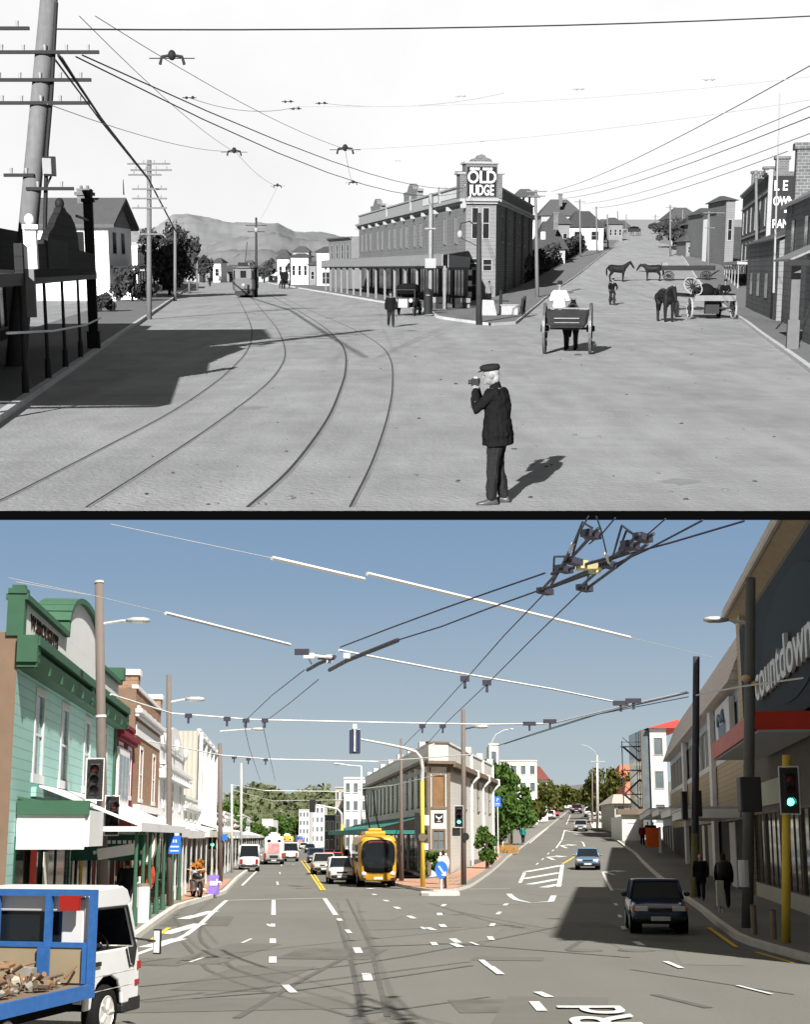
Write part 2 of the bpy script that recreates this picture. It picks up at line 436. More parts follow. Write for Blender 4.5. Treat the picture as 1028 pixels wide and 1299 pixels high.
    if shoe:
        for s in 'lr':
            a = v[s+'a']; dv = Vector((toes or {}).get(s, (0,1,0))).normalized(); sd = dv.cross(Vector((0,0,1)))
            z = Vector((0,0,1)); b = mb(); base = a-z*.06
            b.secs([(base-dv*.085+z*.0, sd, z, .022,.018),(base-dv*.065+z*.012, sd, z, .036,.04),(base+z*.018, sd, z, .042,.055),(base+dv*.08-z*.003, sd, z, .047,.034),(base+dv*.15-z*.01, sd, z, .045,.024),(base+dv*.19-z*.014, sd, z, .025,.014)], 12)
            b.build('shoe', shoe, t, 0, True)
    if hair:
        b = mb(); b.ell(head+hu*.032-fc*.014, .081, .094, .098, HR, 14, 8); b.ell(head-fc*.05-hu*.03, .07, .055, .075, HR, 12, 8)
        o = b.build('hair', hair, t, 0, True)
        # keep hair off the face
        me = o.data; bm = bmesh.new(); bm.from_mesh(me)
        dl = [q for q in bm.verts if (q.co-head).dot(fc) > .045 and (q.co-head).dot(hu) < .07]; bmesh.ops.delete(bm, geom=dl, context='VERTS'); bm.to_mesh(me); bm.free()
    if hat == 'cap':
        b = mb(hatm); b.secs([(head+hu*.062, hr, fc, .082,.102),(head+hu*.085+fc*.005, hr, fc, .1,.125),(head+hu*.115+fc*.008, hr, fc, .104,.128),(head+hu*.138, hr, fc, .08,.1),(head+hu*.145, hr, fc, .03,.04)], 18)
        b.secs([(head+hu*.07+fc*.09, hr, hu, .06,.008),(head+hu*.066+fc*.13, hr, hu, .055,.008),(head+hu*.058+fc*.155, hr, hu, .03,.006)], 10)
        b.build('cap', None, t, 0, True)
    elif hat == 'hat':
        b = mb(hatm); b.secs([(head+hu*.06, hr, fc, .135,.15),(head+hu*.072, hr, fc, .137,.152),(head+hu*.075, hr, fc, .088,.104),(head+hu*.16, hr, fc, .078,.092),(head+hu*.172, hr, fc, .05,.06)], 18); b.build('hat', None, t, 0, True)
    return t

def horse(label, loc, rz, coat, mane, head_low=0, vox=.02, group=None, stride=0, tack=None):
    t = thing('horse', label, 'horse', loc, rz, group); X = Vector((1,0,0)); Z = Vector((0,0,1)); b = mb()
    b.secs([(Vector((0,y,z)), X, Z, rx, r) for y, z, rx, r in ((-.86,1.2,.1,.12),(-.78,1.2,.22,.24),(-.55,1.2,.29,.31),(-.2,1.13,.29,.32),(.15,1.1,.28,.34),(.45,1.12,.25,.35),(.62,1.14,.19,.27),(.7,1.16,.1,.14))], 16)
    hz = 1.72-head_low*.55; hy = 1.08+head_low*.12
    b.cap_tube([(0,.5,1.22),(0,.72,1.42-head_low*.12),(0,.9,1.6-head_low*.35),(0,hy,hz)], [.24,.19,.14,.11], 12)
    b.cap_tube([(0,hy,hz),(0,hy+.12,hz-.17),(0,hy+.25,hz-.38),(0,hy+.3,hz-.47)], [.115,.1,.075,.065], 10)
    for s in (-1, 1):
        b.cap_tube([(s*.06,hy-.02,hz+.08),(s*.075,hy-.01,hz+.19)], [.03,.012], 6)
        q = stride*s*.16
        b.cap_tube([(s*.17,.45,1.05),(s*.17,.48+q*.4,.78),(s*.16,.47+q*.7,.52),(s*.16,.46+q,.14),(s*.16,.5+q,.06)], [.15,.11,.075,.058,.075], 10)
        b.cap_tube([(s*.18,-.6,1.12),(s*.19,-.5-q*.3,.82),(s*.17,-.7-q*.6,.52),(s*.17,-.66-q,.14),(s*.17,-.62-q,.06)], [.21,.15,.08,.06,.075], 10)
    body_ = remesh(b, 'body', coat, t, vox, 3)
    b = mb(); b.cap_tube([(0,-.84,1.3),(0,-.98,1.1),(0,-.98,.75),(0,-.94,.5)], [.05,.075,.08,.03], 8); b.build('tail', mane, t, 0, True)
    b = mb(); b.cap_tube([(0,hy+.02,hz+.1),(0,hy-.12,hz+.06),(0,.78,1.62-head_low*.3),(0,.55,1.5)], [.03,.055,.06,.03], 8); b.build('mane', mane, t, 0, True)
    if tack:
        b = mb(tack)
        b.smooth = True
        n = 18; c = Vector((0,.64,1.28-head_low*.06)); 
        b.tube([c+Vector((.22*math.cos(2*PI*i/n), .1*math.sin(2*PI*i/n), .33*math.sin(2*PI*i/n))) for i in range(n+1)], .05, 8); b.build('collar', None, t)
        b = mb(tack); b.box(-.24,.24,-.12,.12,1.4,1.47)
        for s in (-1,1): b.tube([(s*.3,.6,1.15),(s*.31,0,1.12),(s*.33,-.9,1.0)], .018, 6)
        b.build('harness', None, t)
    return t

def spoke_wheel(name, root, c, r, m, axis='x', n=12, w=.07, hub=.1, rimm=None):
    """wooden spoked wheel; axis is the axle direction"""
    c = Vector(c); A = Vector((1,0,0)) if axis == 'x' else Vector((0,1,0)) if axis == 'y' else Vector(axis).normalized()
    U = A.orthogonal().normalized(); V = A.cross(U); b = mb(rimm or m); K = 28
    i0 = len(b.v)
    for k in range(K):
        a = 2*PI*k/K; d = U*math.cos(a)+V*math.sin(a)
        for rr, s in ((r,-1),(r,1),(r*.9,1),(r*.9,-1)): b.v.append(tuple(c+d*rr+A*s*w/2))
    for k in range(K):
        p = i0+4*k; q = i0+4*((k+1) % K)
        for e in range(4): b.face([p+e, p+(e+1)%4, q+(e+1)%4, q+e])
    o = b.build(name, None, root)
    b = mb(m)
    for k in range(n):
        a = 2*PI*k/n+.1; d = U*math.cos(a)+V*math.sin(a); b.tube([c+d*hub*.8, c+d*r*.92], [.032,.024], 6)
    b.cyl(c-A*.14, c+A*.14, hub, hub*.8, 12); b.build('spokes', None, o)
    return o

# ------------------------------------------------------------------ motor vehicles (length along y, nose at +y, wheels on z=0)
def wheel(root, x, y, r, w, tyre, rim, side):
    b = mb(tyre); b.smooth = True
    X = Vector((1,0,0)); Y = Vector((0,1,0)); Z = Vector((0,0,1)); c = Vector((x,y,r))
    b.secs([(c+X*a*w/2, Y, Z, q, q) for a, q in ((-1,r*.6),(-1,r*.93),(-.7,r),(.7,r),(1,r*.93),(1,r*.6))], 24); o = b.build('wheel', None, root)
    b = mb(rim); d = side*w/2
    b.secs([(c+X*(d+side*.004), Y, Z, r*.62, r*.62),(c+X*(d+side*.012), Y, Z, r*.58, r*.58),(c+X*(d-side*.03), Y, Z, r*.5, r*.5)], 20)
    for k in range(5):
        a = 2*PI*k/5; q = Y*math.cos(a)+Z*math.sin(a); b.tube([c+X*(d-side*.004)+q*r*.12, c+X*(d+side*.004)+q*r*.54], [r*.09,r*.07], 6)
    b.cyl(c+X*(d-side*.02), c+X*(d+side*.016), r*.16, r*.14, 10); b.build('rim', None, o)
def car(label, loc, rz, paint, kind='hatch', group=None, cat='car', L=4.2, Wd=1.7, H=1.42, name='parked_car', lights_on=False):
    t = thing(name, label, cat, loc, rz, group); w = Wd/2; h = L/2; r = .31
    if kind == 'van': H = max(H, 1.95)
    belt = .92 if kind != 'van' else 1.1
    X = Vector((1,0,0)); Z = Vector((0,0,1))
    bon = .80 if kind != 'van' else .95
    # lower body as a run of rounded cross sections
    if kind == 'van': P = [(-h,.5,belt-.02,.94),(-h+.06,.3,belt,.99),(-h+.6,.24,belt,1),(h-1.0,.24,belt,1),(h-.45,.25,bon+.1,.99),(h-.1,.28,bon-.08,.95),(h,.42,bon-.25,.86)]
    else: P = [(-h,.5,.72,.86),(-h+.08,.34,.86,.95),(-h+.5,.24,belt-.01,.99),(-.2,.22,belt,1),(h-1.2,.22,belt-.03,1),(h-.6,.24,bon,.98),(h-.12,.3,bon-.12,.92),(h,.44,.6,.8)]
    b = mb(paint); b.secs([(Vector((0,y,(z0+z1)/2)), X, Z, w*f, (z1-z0)/2) for y,z0,z1,f in P], 24, .42)
    bo = b.build('body', None, t, 0, True)
    # glasshouse: roof skin + glass band
    if kind == 'hatch': G = [(-h+.18,belt-.06,.9),(-h+.62,H-.05,.78),(.35,H-.02,.78),(h-1.35,belt-.06,.93)]
    elif kind == 'sedan': G = [(-h+.7,belt-.06,.9),(-h+1.25,H-.05,.77),(.35,H-.02,.77),(h-1.3,belt-.06,.93)]
    elif kind == 'suv': G = [(-h+.06,belt-.06,.93),(-h+.25,H-.05,.84),(.5,H-.02,.84),(h-1.15,belt-.06,.95)]
    else: G = [(-h+.04,belt-.06,.97),(-h+.14,H-.05,.88),(h-1.0,H-.03,.88),(h-.35,belt-.1,.95)]
    (y0,z0,a0),(y1,z1,a1),(y2,z2,a2),(y3,z3,a3) = G; zr = H
    b = mb(M_glass)
    lo = [(-w*a0,y0,z0),(w*a0,y0,z0),(w*a3,y3,z3),(-w*a3,y3,z3)]; hi = [(-w*a1,y1,z1),(w*a1,y1,z1),(w*a2,y2,z2),(-w*a2,y2,z2)]
    b.hexa(lo+hi); gl = b.build('window', None, t, .03)
    b = mb(paint); b.secs([(Vector((0,y,z)), X, Z, w*f, q) for y,z,f,q in ((y1-.05,z1-.01,a1*.94,.02),(y1+.1,z1+.02,a1*1.02,.035),(y2-.15,z2+.02,a2*1.02,.035),(y2+.04,z2-.005,a2*.97,.02))], 16, .5)
    for s in (-1, 1):
        for A, C in ((lo[1] if s > 0 else lo[0], hi[1] if s > 0 else hi[0]), (lo[2] if s > 0 else lo[3], hi[2] if s > 0 else hi[3])):
            b.tube([A, C], .045, 6)
        m_ = .5; A = Vector(lo[1] if s > 0 else lo[0]).lerp(Vector(lo[2] if s > 0 else lo[3]), m_); C = Vector(hi[1] if s > 0 else hi[0]).lerp(Vector(hi[2] if s > 0 else hi[3]), m_); b.tube([A, C], .04, 6)
    if kind == 'van' and H > 1.9:
        for s in (-1,1): b.boxr((s*w*.935,y1+(y2-y1)*.3,(belt+H)/2-.02),(.05,(y2-y1)*.52,H-belt-.12),0,0,s*-.1)
    b.build('roof', None, t, 0, True)
    b = mb(M_trim)
    b.secs([(Vector((0,y,.42)), X, Z, w*f, q) for y,f,q in ((h-.06,.86,.1),(h+.03,.8,.09),(h+.05,.7,.07))], 16, .5); b.secs([(Vector((0,y,.45)), X, Z, w*f, q) for y,f,q in ((-h-.05,.74,.07),(-h-.02,.86,.1),(-h+.08,.9,.1))], 16, .5); b.build('bumper', None, t, 0, True)
    b = mb(M_trim); b.boxr((0,h-.015,.63),(w*.8,.06,.1)); b.build('grille', None, t, .01)
    for s in (-1, 1):
        b = mb(M_lamp); b.boxr((s*w*.63,h-.06,.66),(.34,.1,.13),s*-.12); b.build('headlight', None, t, .02)
        b = mb(M_amber); b.boxr((s*w*.88,h-.1,.66),(.1,.1,.12),s*-.3); b.build('indicator', None, t, .01)
        b = mb(M_red); b.boxr((s*w*.76,-h+.02,.74),(.2,.1,.2 if kind != 'van' else .36),s*.1); b.build('tail_light', None, t, .02)
        b = mb(paint); b.ell((s*(w+.09),y3-.32,belt+.06),.09,.06,.065,None,10,6); b.build('wing_mirror', None, t, 0, True)
    b = mb(M_plate); b.box(-.25,.25,h+.052,h+.06,.36,.47); b.build('number_plate', None, t)
    b = mb(M_plate); b.box(-.25,.25,-h-.062,-h-.054,.5,.61); b.build('number_plate', None, t)
    for y in (-h+.75, h-.8):
        for s in (-1, 1): wheel(t, s*(w-.1), y, r, .2, M_tyre, M_rim, s)
    for y in (-h+.75, h-.8):
        for s in (-1, 1): b = mb(M_black); b.cyl((s*(w-.012)-.001,y,r+.02),(s*(w*.6),y,r+.02),r+.06,r+.06,20); b.build('wheel_arch', None, t)
    return t
# ------------------------------------------------------------------ shared materials
M_glass = mat('car_glass', (.012,.016,.02), .08, n=None); M_trim = mat('black_plastic', .02, .5); M_black = mat('soot_black', .012, .9)
M_lamp = mat('lamp_lens', .75, .15, n=None); M_red = mat('red_lens', (.35,.02,.015), .2, n=None); M_plate = mat('plate', .7, .5)
M_tyre = mat('tyre_rubber', .018, .85); M_rim = mat('alloy', .45, .35, metal=.7); M_amber = mat('amber_lens', (.7,.16,.02), .2, n=None); M_eye = mat('eye_dark', .02, .2, n=None)

def mtx(o): return Matrix.LocRotScale(o.location, o.rotation_euler, o.scale)
def merge(root, tmp):
    rel = mtx(root).inverted() @ mtx(tmp)
    for ch in list(tmp.children):
        mbs = ch.matrix_basis.copy(); ch.parent = root; ch.matrix_basis = rel @ mbs
    W.tops.remove(tmp); bpy.data.objects.remove(tmp)
def pole(name, label, b, t, r0, r1, m, arms=(), group=None, cat='pole', armm=None, ins=None, n=10, yb=None, cap=True):
    """b, t = (picture column, row) of foot and top"""
    P = W.g(*b) if yb is None else None
    if P is None:
        z = 0; y = yb; P = Vector((W.X(b[0], y, W.kz(y, b[1])), y, W.kz(y, b[1])))
    Q = W.at(t[0], t[1], P.y)-P
    o = thing(name, label, cat, P, 0, group); q = mb(m); q.smooth = True
    q.tube([-Q*.01, Q*.5, Q], [r0, (r0+r1)/2, r1], n); s = q.build('post', None, o)
    for (row, pl, pr) in arms:
        a = W.at(pl, row, P.y)-P; c = W.at(pr, row, P.y)-P; a.y -= r0*.9; c.y -= r0*.9
        q = mb(armm or m); th = .045; q.hexa([(a.x,a.y-.05,a.z-th),(c.x,c.y-.05,c.z-th),(c.x,c.y+.05,c.z-th),(a.x,a.y+.05,a.z-th),(a.x,a.y-.05,a.z+th),(c.x,c.y-.05,c.z+th),(c.x,c.y+.05,c.z+th),(a.x,a.y+.05,a.z+th)])
        ar = q.build('crossarm', None, o)
        if ins:
            k = max(2, int((c-a).length/.5))
            for i in range(k):
                q = mb(ins); p = a.lerp(c, (i+.5)/k); q.cyl(p+Vector((0,0,th+.001)), p+Vector((0,0,th+.15)), .035, .05, 6); q.build('insulator', None, ar)
    return o, P, Q
def wire(label, pts, r, m, sag=0, group=None, name='overhead_wire', cat='wire', seg=10):
    P = [Vector(p) for p in pts]; out = []
    for a, b in zip(P, P[1:]):
        for i in range(seg): 
            t = i/seg; p = a.lerp(b, t); p.z -= sag*4*t*(1-t); out.append(p)
    out.append(P[-1]); b = mb(m); b.tube(out, r, 5)
    return tag(b.build(name), label, cat, group)

# =================================================================== THE OLD STREET (grey plate)
use(T)
g_road = mat('dusty_road', .35, .95, n=(34,.14), big=(.22,.13), bump=(11,.03), streak=[(((.7,.05,1), .13), .09), (((1.3,.07,1), -.17), .08), (((1.6,.5,1), .35), .13), (((.5,2.4,1), .12), .06)])
g_pave = mat('old_pavement', .2, .95, n=(3,.1), big=(.3,.08)); g_kerb = mat('kerb_stone', .55, .9, n=(2,.15)); g_edge = mat('cut_earth', .001, 1, n=None)
g_wood = mat('weathered_pole', .15, .9, n=(6,.12), streak=[(((9,9,.4),0),.12)]); g_dark = mat('dark_paint', .02, .6, n=(4,.15)); g_iron = mat('iron', .035, .6)
g_brick = mat('old_brick', .12, .9, n=(2,.1), brick=(1.6,(.24,)*3), big=(.3,.1)); g_bd = mat('grey_board', .2, .85, board=(2,.32,.62), n=(1.5,.08), big=(.25,.08))
g_trim = mat('pale_trim', .3, .8, n=(2,.1)); g_white = mat('limewash', .75, .85, n=(1.5,.05)); g_roof = mat('slate_roof', .1, .85, n=(3,.15)); g_iroof = mat('iron_roof', .2, .6, corr=(0,.3))
g_glass = mat('old_glass', .015, .12, n=None); g_wire = mat('wire_black', .02, .6, n=None); g_wireg = mat('wire_grey', .3, .6, n=None); g_leaf = mat('old_leaf', .05, .8, n=(1.3,.25)); g_rail = mat('rail_steel', .27, .8, n=(1,.2)); g_railg = mat('rail_groove', .07, .95)
g_skin = mat('pale_skin', .2, .6, n=None); g_wool = mat('black_wool', .01, .95, n=(30,.15), bump=(7,.05)); g_trou = mat('grey_wool', .02, .95, n=(30,.15), bump=(9,.04)); g_shirt = mat('white_shirt', .8, .85, n=(6,.04)); g_boot = mat('boot', .06, .4); g_horse = mat('dark_hide', .012, .55, n=(5,.2)); g_mane = mat('mane_hair', .01, .8)
g_cart = mat('cart_wood', .03, .8, n=(4,.2)); g_cartl = mat('bare_wood', .2, .8, n=(4,.15)); g_hill = mat('hazed_far_hill', .30, 1, n=(.06,.16), big=(.012,.16)); g_hill2 = mat('hazed_near_hill', .2, 1, n=(.03,.2), big=(.01,.12))  # hill greys lightened, fading with distance put into their colour

g_bounce = mat('bounce_underside', .75, 1, n=None)  # pale reflector under the slab, added to brighten the street below
# ground: one fan-shaped sheet from the near cut edge to the hills
def fan(name, m, y0, y1, u0, u1, nu, edge=None, thick=.13, grow=1.035):
    ys = [y0]
    while ys[-1] < y1: ys.append(ys[-1]+max(.8, min(ys[-1]*(grow-1), 3.0 if ys[-1] < 320 else 1e9)))
    b = mb(m); V = []
    for y in ys:
        r = []
        for i in range(nu+1):
            u = u0+(u1-u0)*i/nu; b.v.append((u*y, y, W.hz(u*y, y))); r.append(len(b.v)-1)
        V.append(r)
    for a, c in zip(V, V[1:]):
        for i in range(nu): b.face([a[i], a[i+1], c[i+1], c[i]])
    b.smooth = False
    if edge:
        b.mat(edge); a = [b.v[k] for k in V[0]]
        dn = lambda p: (p[0], p[1]+.02, p[2]-thick)
        b.quad(a[0], a[-1], dn(a[-1]), dn(a[0])); lo0, lo1 = dn(a[0]), dn(a[-1]); z = Vector((0,0,-thick))
        e0 = Vector(b.v[V[-1][0]])+z; e1 = Vector(b.v[V[-1][-1]])+z
        b.mat(g_bounce); b.quad(lo0, lo1, (lo1[0]*8, lo1[1]*8, lo1[2]), (lo0[0]*8, lo0[1]*8, lo0[2]))
    return struct(b.build(name))
fan('ground', g_road, 17.05, 700, -.60, .325, 62, g_edge, .118)

TK = lambda y: -8-.13*(y-29)
lk = [(TK(y), y) for y in range(18, 321, 6)]
struct(sheet('pavement', lk, [(x-4.5, y) for x, y in lk], g_pave, .004, .13, g_kerb))
kR = [(1.9,84),(3.2,76),(4.4,73.4),(5.63,74),(8.4,96),(11.46,118.5),(16.4,150),(24.6,195),(39.4,276),(79.6,510)]
kRr = [(10.5,35.3),(12.6,46.6),(15.4,62),(18.6,79),(27.5,130),(41.8,216),(61.2,337),(91,505)]
struct(sheet('pavement', [(20.6,700*.7)] and kRr, [(x+4.6, y-.0) for x, y in kRr], g_pave, .004, .13, g_kerb))
# corner apron and pavement along the climbing street
struct(sheet('pavement', kR[2:], [(2.2,86),(3.2,100),(7.5,124.2),(12.6,152),(20.3,195),(35,276),(75.5,510)], g_pave, .004, .13, g_kerb))
VF = lambda y: 2.9-.155*(y-97)
struct(sheet('pavement', [(4.3,73.8),(1.9,84),(1.6,97)]+[(VF(y)-.9, y) for y in range(103, 320, 8)], [(4.4,74.2),(2.25,86),(3.2,100)]+[(VF(y)+7.0, y) for y in range(103, 320, 8)], g_pave, .006, .13, g_kerb))
for nm_, pts in (('rail', [(-24,644),(16,627),(131,568),(218,522),(272,486),(298,463),(312,447),(319,430),(318,413),(311,396),(302,378)]),
            ('rail', [(109,643.5),(191,592),(272,538),(327,497),(350,474),(361,454),(360,437),(353,420),(342,405),(318,377)]),
            ('rail', [(313,643.5),(370,592),(414,533),(431,495),(438,470),(437,445),(425,428),(405,411),(372,391),(335,371)]),
            ('rail', [(444,643.5),(474,582),(492,527),(498,490),(496,458),(483,439),(455,421),(420,405),(385,390),(345,371)])):
    P = [T.g(*p) for p in pts]
    # smooth the line with a Catmull-Rom curve
    C = []
    for i in range(len(P)-1):
        p0, p1, p2, p3 = P[max(i-1,0)], P[i], P[i+1], P[min(i+2,len(P)-1)]
        for k in range(8):
            t = k/8; C.append(.5*((2*p1)+(p2-p0)*t+(2*p0-5*p1+4*p2-p3)*t*t+(3*p1-3*p2*1+p3-p0)*t**3))
    C.append(P[-1]); b = mb(g_rail)
    def off(i, d):
        dv = (C[min(i+1,len(C)-1)]-C[max(i-1,0)]).normalized(); n = Vector((dv.y,-dv.x,0)); return C[i]+n*d
    for i in range(len(C)-1):
        for a, c, z, mm in ((-.016,.016 if pts[0][0] != 313 else .034,.005,g_railg),(.016 if pts[0][0] != 313 else .034,.05 if pts[0][0] != 313 else .075,.004,g_rail)):
            b.mat(mm); Z = Vector((0,0,z)); b.quad(off(i,a)+Z, off(i,c)+Z, off(i+1,c)+Z, off(i+1,a)+Z)
    tag(b.build('tram_rail'), ['outermost tram rail, on the left beside the shop shadow','second tram rail from the left, reaching the bottom edge beside the first','thick inner tram rail curving through the middle of the dusty road','rightmost tram rail bending closest to the man in the cap'][[-24,109,313,444].index(pts[0][0])], 'tram rail', 'tram rails in the dusty road')

# hills
def ridge(name, m, prof, y0, y1, ym, amp, seed=0, step=10):
    b = mb(m); b.smooth = True; V = []; us = [p[0] for p in prof]; n = int((us[-1]-us[0])/2.5)
    ny = 48
    for j in range(ny+1):
        y = y0+(y1-y0)*j/ny; r = []
        for i in range(n+1):
            u = us[0]+(us[-1]-us[0])*i/n; k = max(q for q in range(len(prof)-1) if prof[q][0] <= u or q == 0)
            f = (u-prof[k][0])/(prof[k+1][0]-prof[k][0]); row = prof[k][1]+(prof[k+1][1]-prof[k][1])*f
            x = W.X(u, ym, 0)/ym*y; H = W.kz(ym, row)
            s = sm((y-y0)/(ym-y0)) if y < ym else 1-.6*sm((y-ym)/(y1-ym))
            z = -1+(H+1)*s+amp*s*noise.fractal(Vector((x*.02+seed, y*.022, 0)), .8, 2.1, 7)
            b.v.append((x, y, z)); r.append(len(b.v)-1)
        V.append(r)
    for a, c in zip(V, V[1:]):
        for i in range(n): b.face([a[i], a[i+1], c[i+1], c[i]])
    return struct(b.build(name))
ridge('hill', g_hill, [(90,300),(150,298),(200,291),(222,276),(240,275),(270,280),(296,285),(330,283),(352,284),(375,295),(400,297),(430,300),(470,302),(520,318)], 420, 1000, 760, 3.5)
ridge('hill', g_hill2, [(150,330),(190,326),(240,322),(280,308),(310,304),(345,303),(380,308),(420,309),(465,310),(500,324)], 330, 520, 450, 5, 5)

# verges beside the climbing street, stones and droppings on the old road
g_bank = mat('dry_grass_bank', .11, .95, n=(1.5,.25), big=(.1,.2))
q_ = [(11.46,118.5),(16.4,150),(24.6,195),(39.4,276),(79.6,510)]
struct(sheet('grass_bank', [(x-16, y) for x, y in q_[1:]], [(x-4.2, y) for x, y in q_[1:]], g_bank, .03, 0, None, 4))
q_ = [(27.5,130),(41.8,216),(61.2,337),(91,505)]
struct(sheet('grass_bank', [(x+4.5, y) for x, y in q_], [(x+30, y) for x, y in q_], g_bank, .03, 0, None, 4))
b = mb(); rnd = random.Random(12); sm_ = [mat('road_stone', .16, .95), mat('droppings', .06, .95), mat('pale_stone_chip', .4, .9)]
for i in range(220):
    y = 17.5+95*rnd.random()**1.6; u = rnd.uniform(-.22, .28); x = u*y; b.mat(sm_[0 if rnd.random() < .6 else 1]); s = rnd.uniform(.008,.03)*(2.2 if rnd.random() < .06 else 1)
    b.ell((x, y, W.hz(x,y)+s*.2), s*rnd.uniform(1,2.2), s*rnd.uniform(1,1.8), s*.6, Matrix.Rotation(rnd.uniform(0,3),3,'Z'), 6, 4)
struct(b.build('road_stones'), 'stuff')
rnd = random.Random(3)
for i in range(14):
    y = 19+80*rnd.random()**1.4; x = rnd.uniform(-.2,.27)*y; r = rnd.uniform(.2,.7)*(.6+y/60); n = 14; b = mb([mat('road_dung', .13, .95, n=(9,.2)), mat('road_damp', .29, .95, n=(3,.15)), mat('road_worn', .385, .95, n=(3,.1))][i%3])
    b.quad(*[(x+math.cos(2*PI*k/n)*r*rnd.uniform(.5,1.5), y+math.sin(2*PI*k/n)*r*rnd.uniform(.6,1.6), W.hz(x,y)+.0035+i*.00005) for k in range(n)]) if i%3 else b.quad(*[(x+math.cos(2*PI*k/n)*r*.3*rnd.uniform(.5,1.2), y+math.sin(2*PI*k/n)*r*.3*rnd.uniform(.5,1.2), W.hz(x,y)+.0035+i*.00005) for k in range(n)])
    struct(b.build('road_stain'))
# ------------------------------------------------------------------ brick corner shop row with the painted corner sign
def fit_u(px, k, yfar): return None
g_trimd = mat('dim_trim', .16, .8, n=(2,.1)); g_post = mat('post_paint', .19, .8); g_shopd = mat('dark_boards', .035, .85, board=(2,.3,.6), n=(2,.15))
oj = thing('corner_building', 'long two storey corner shop row with verandah and big white letters on its corner', 'building', (5.2,124,0))
yA = 198.0; Lf = (5.2-.155*(yA-124), yA); Ac = (5.2,124); Bc = (7.8,124.4); yR = 166.0; Rf = (7.8+.164*(yR-124.4), yR)
tmp, L = front('x', 'x', Lf, Ac, 0)
def uo(px): y = (5.2+.155*124)/((px-514)/1800+.155); return (yA-y)*math.sqrt(1+.155**2)
up = []
for px in (461,466,471.5,480.5,486,494.6,501.7,509.3,516.4,526.5,534,563.7,577.5):
    up.append((uo(px)-.45, 5.1, .95, 2.2))
gf = [(i*L/12+.7, .5, L/12-1.4, 2.35) for i in range(12)]
wo = mb(g_bd); wall_front(wo, L, -.6, 8.5, up+gf); wo.quad((0,0,-.6),(0,9,-.6),(0,9,8.5),(0,0,8.5)); wo.build('wall', None, tmp)
wins(tmp, up, g_trimd, g_glass, nz=2, fr=.1, proud=.04); 
for x, z, w, h in gf: window(tmp, x, z, w, h, g_dark, g_glass, fr=.15, nx=3, nz=1, name='shop_window')
cornice(tmp, L, 8.25, g_trim, .55, .45, 0, 6.5)
b = mb(g_trim); b.box(0,L,0,.5,8.72,9.75); b.box(-.1,L,-.12,.55,9.752,9.9); b.build('parapet', None, tmp)
b = mb(mat('pale_board', .5, .8, n=(1.2,.12)))
b.box(L-22,L-2,-.06,-.003,8.95,9.6); b.build('name_board', None, tmp)
for px, zt in ((521,11.1),(478,10.8)):
    u = uo(px); b = mb(g_bd); b.prism([(u-4.4,9.903),(u+4.4,9.903),(u+4.4,zt-.5),(u+4.8,zt-.5),(u+4.8,zt-.25),(u+2.2,zt-.25),(u+1.2,zt+.25),(u,zt+.5),(u-1.2,zt+.25),(u-2.2,zt-.25),(u-4.8,zt-.25),(u-4.8,zt-.5),(u-4.4,zt-.5)], -.05,.6); b.build('gablet', None, tmp)
for u in (L-12.5, L-30, L-48): part(tmp, 'parapet_pier', g_trim, lambda b: b.box(u-.35,u+.35,-.14,.6,8.724,10.3))
merge(oj, tmp)
# chamfered corner
tmp, L2 = front('x', 'x', Ac, Bc, 0)
ow = [(.55,5.4,.5,2.5),(1.5,5.4,.5,2.5),(.4,.15,.8,2.6),(1.55,2.7,.7,.9),(.4,2.95,.8,.7)]
wo = mb(g_bd); wall_front(wo, L2, -.6, 8.5, ow, .2); wo.build('wall', None, tmp)
wins(tmp, ow[:2]+ow[3:], g_trim, g_glass, nz=2, fr=.06); window(tmp, *ow[2], g_trim, g_dark, fr=.08, name='door')
cornice(tmp, L2, 8.25, g_trim, .55, .45, -.1)
b = mb(g_brick); b.box(-.05,L2+.05,-.08,1.6,8.72,11.55); b.box(-.55,-.052,.0,1.5,8.72,10.7); b.box(L2+.052,L2+.5,.0,1.5,8.72,10.7)
b.mat(g_trim); b.box(-.2,L2+.2,-.2,1.7,11.552,11.72); b.box(-.75,-.06,-.1,1.6,10.702,10.85); b.box(L2+.06,L2+.7,-.1,1.6,10.702,10.85)
b.mat(g_brick); c = L2/2; b.prism([(c-.95,11.722),(c+.95,11.722),(c+.8,11.95),(c+.4,12.05),(c+.28,12.25),(c,12.33),(c-.28,12.25),(c-.4,12.05),(c-.8,11.95)], .0,.9); sg = b.build('sign_block', None, tmp)
part(sg, 'sign_panel', g_dark, lambda b: b.box(.04,L2-.04,-.1,-.083,8.85,11.3))
text('OLD', 1.42, g_white, sg, (L2/2+.02,-.115,9.98), bold=.02, sx=.86, align='CENTER', name='sign_lettering'); text('JUDGE', 1.2, g_white, sg, (L2/2,-.115,8.98), bold=.02, sx=.60, align='CENTER', name='sign_lettering')
b = mb(g_white)
for i in range(9):
    if i != 4: b.box(.3+i*.22,.46+i*.22,-.12,-.103,11.02,11.22)
b.build('sign_lettering', None, sg)
merge(oj, tmp)
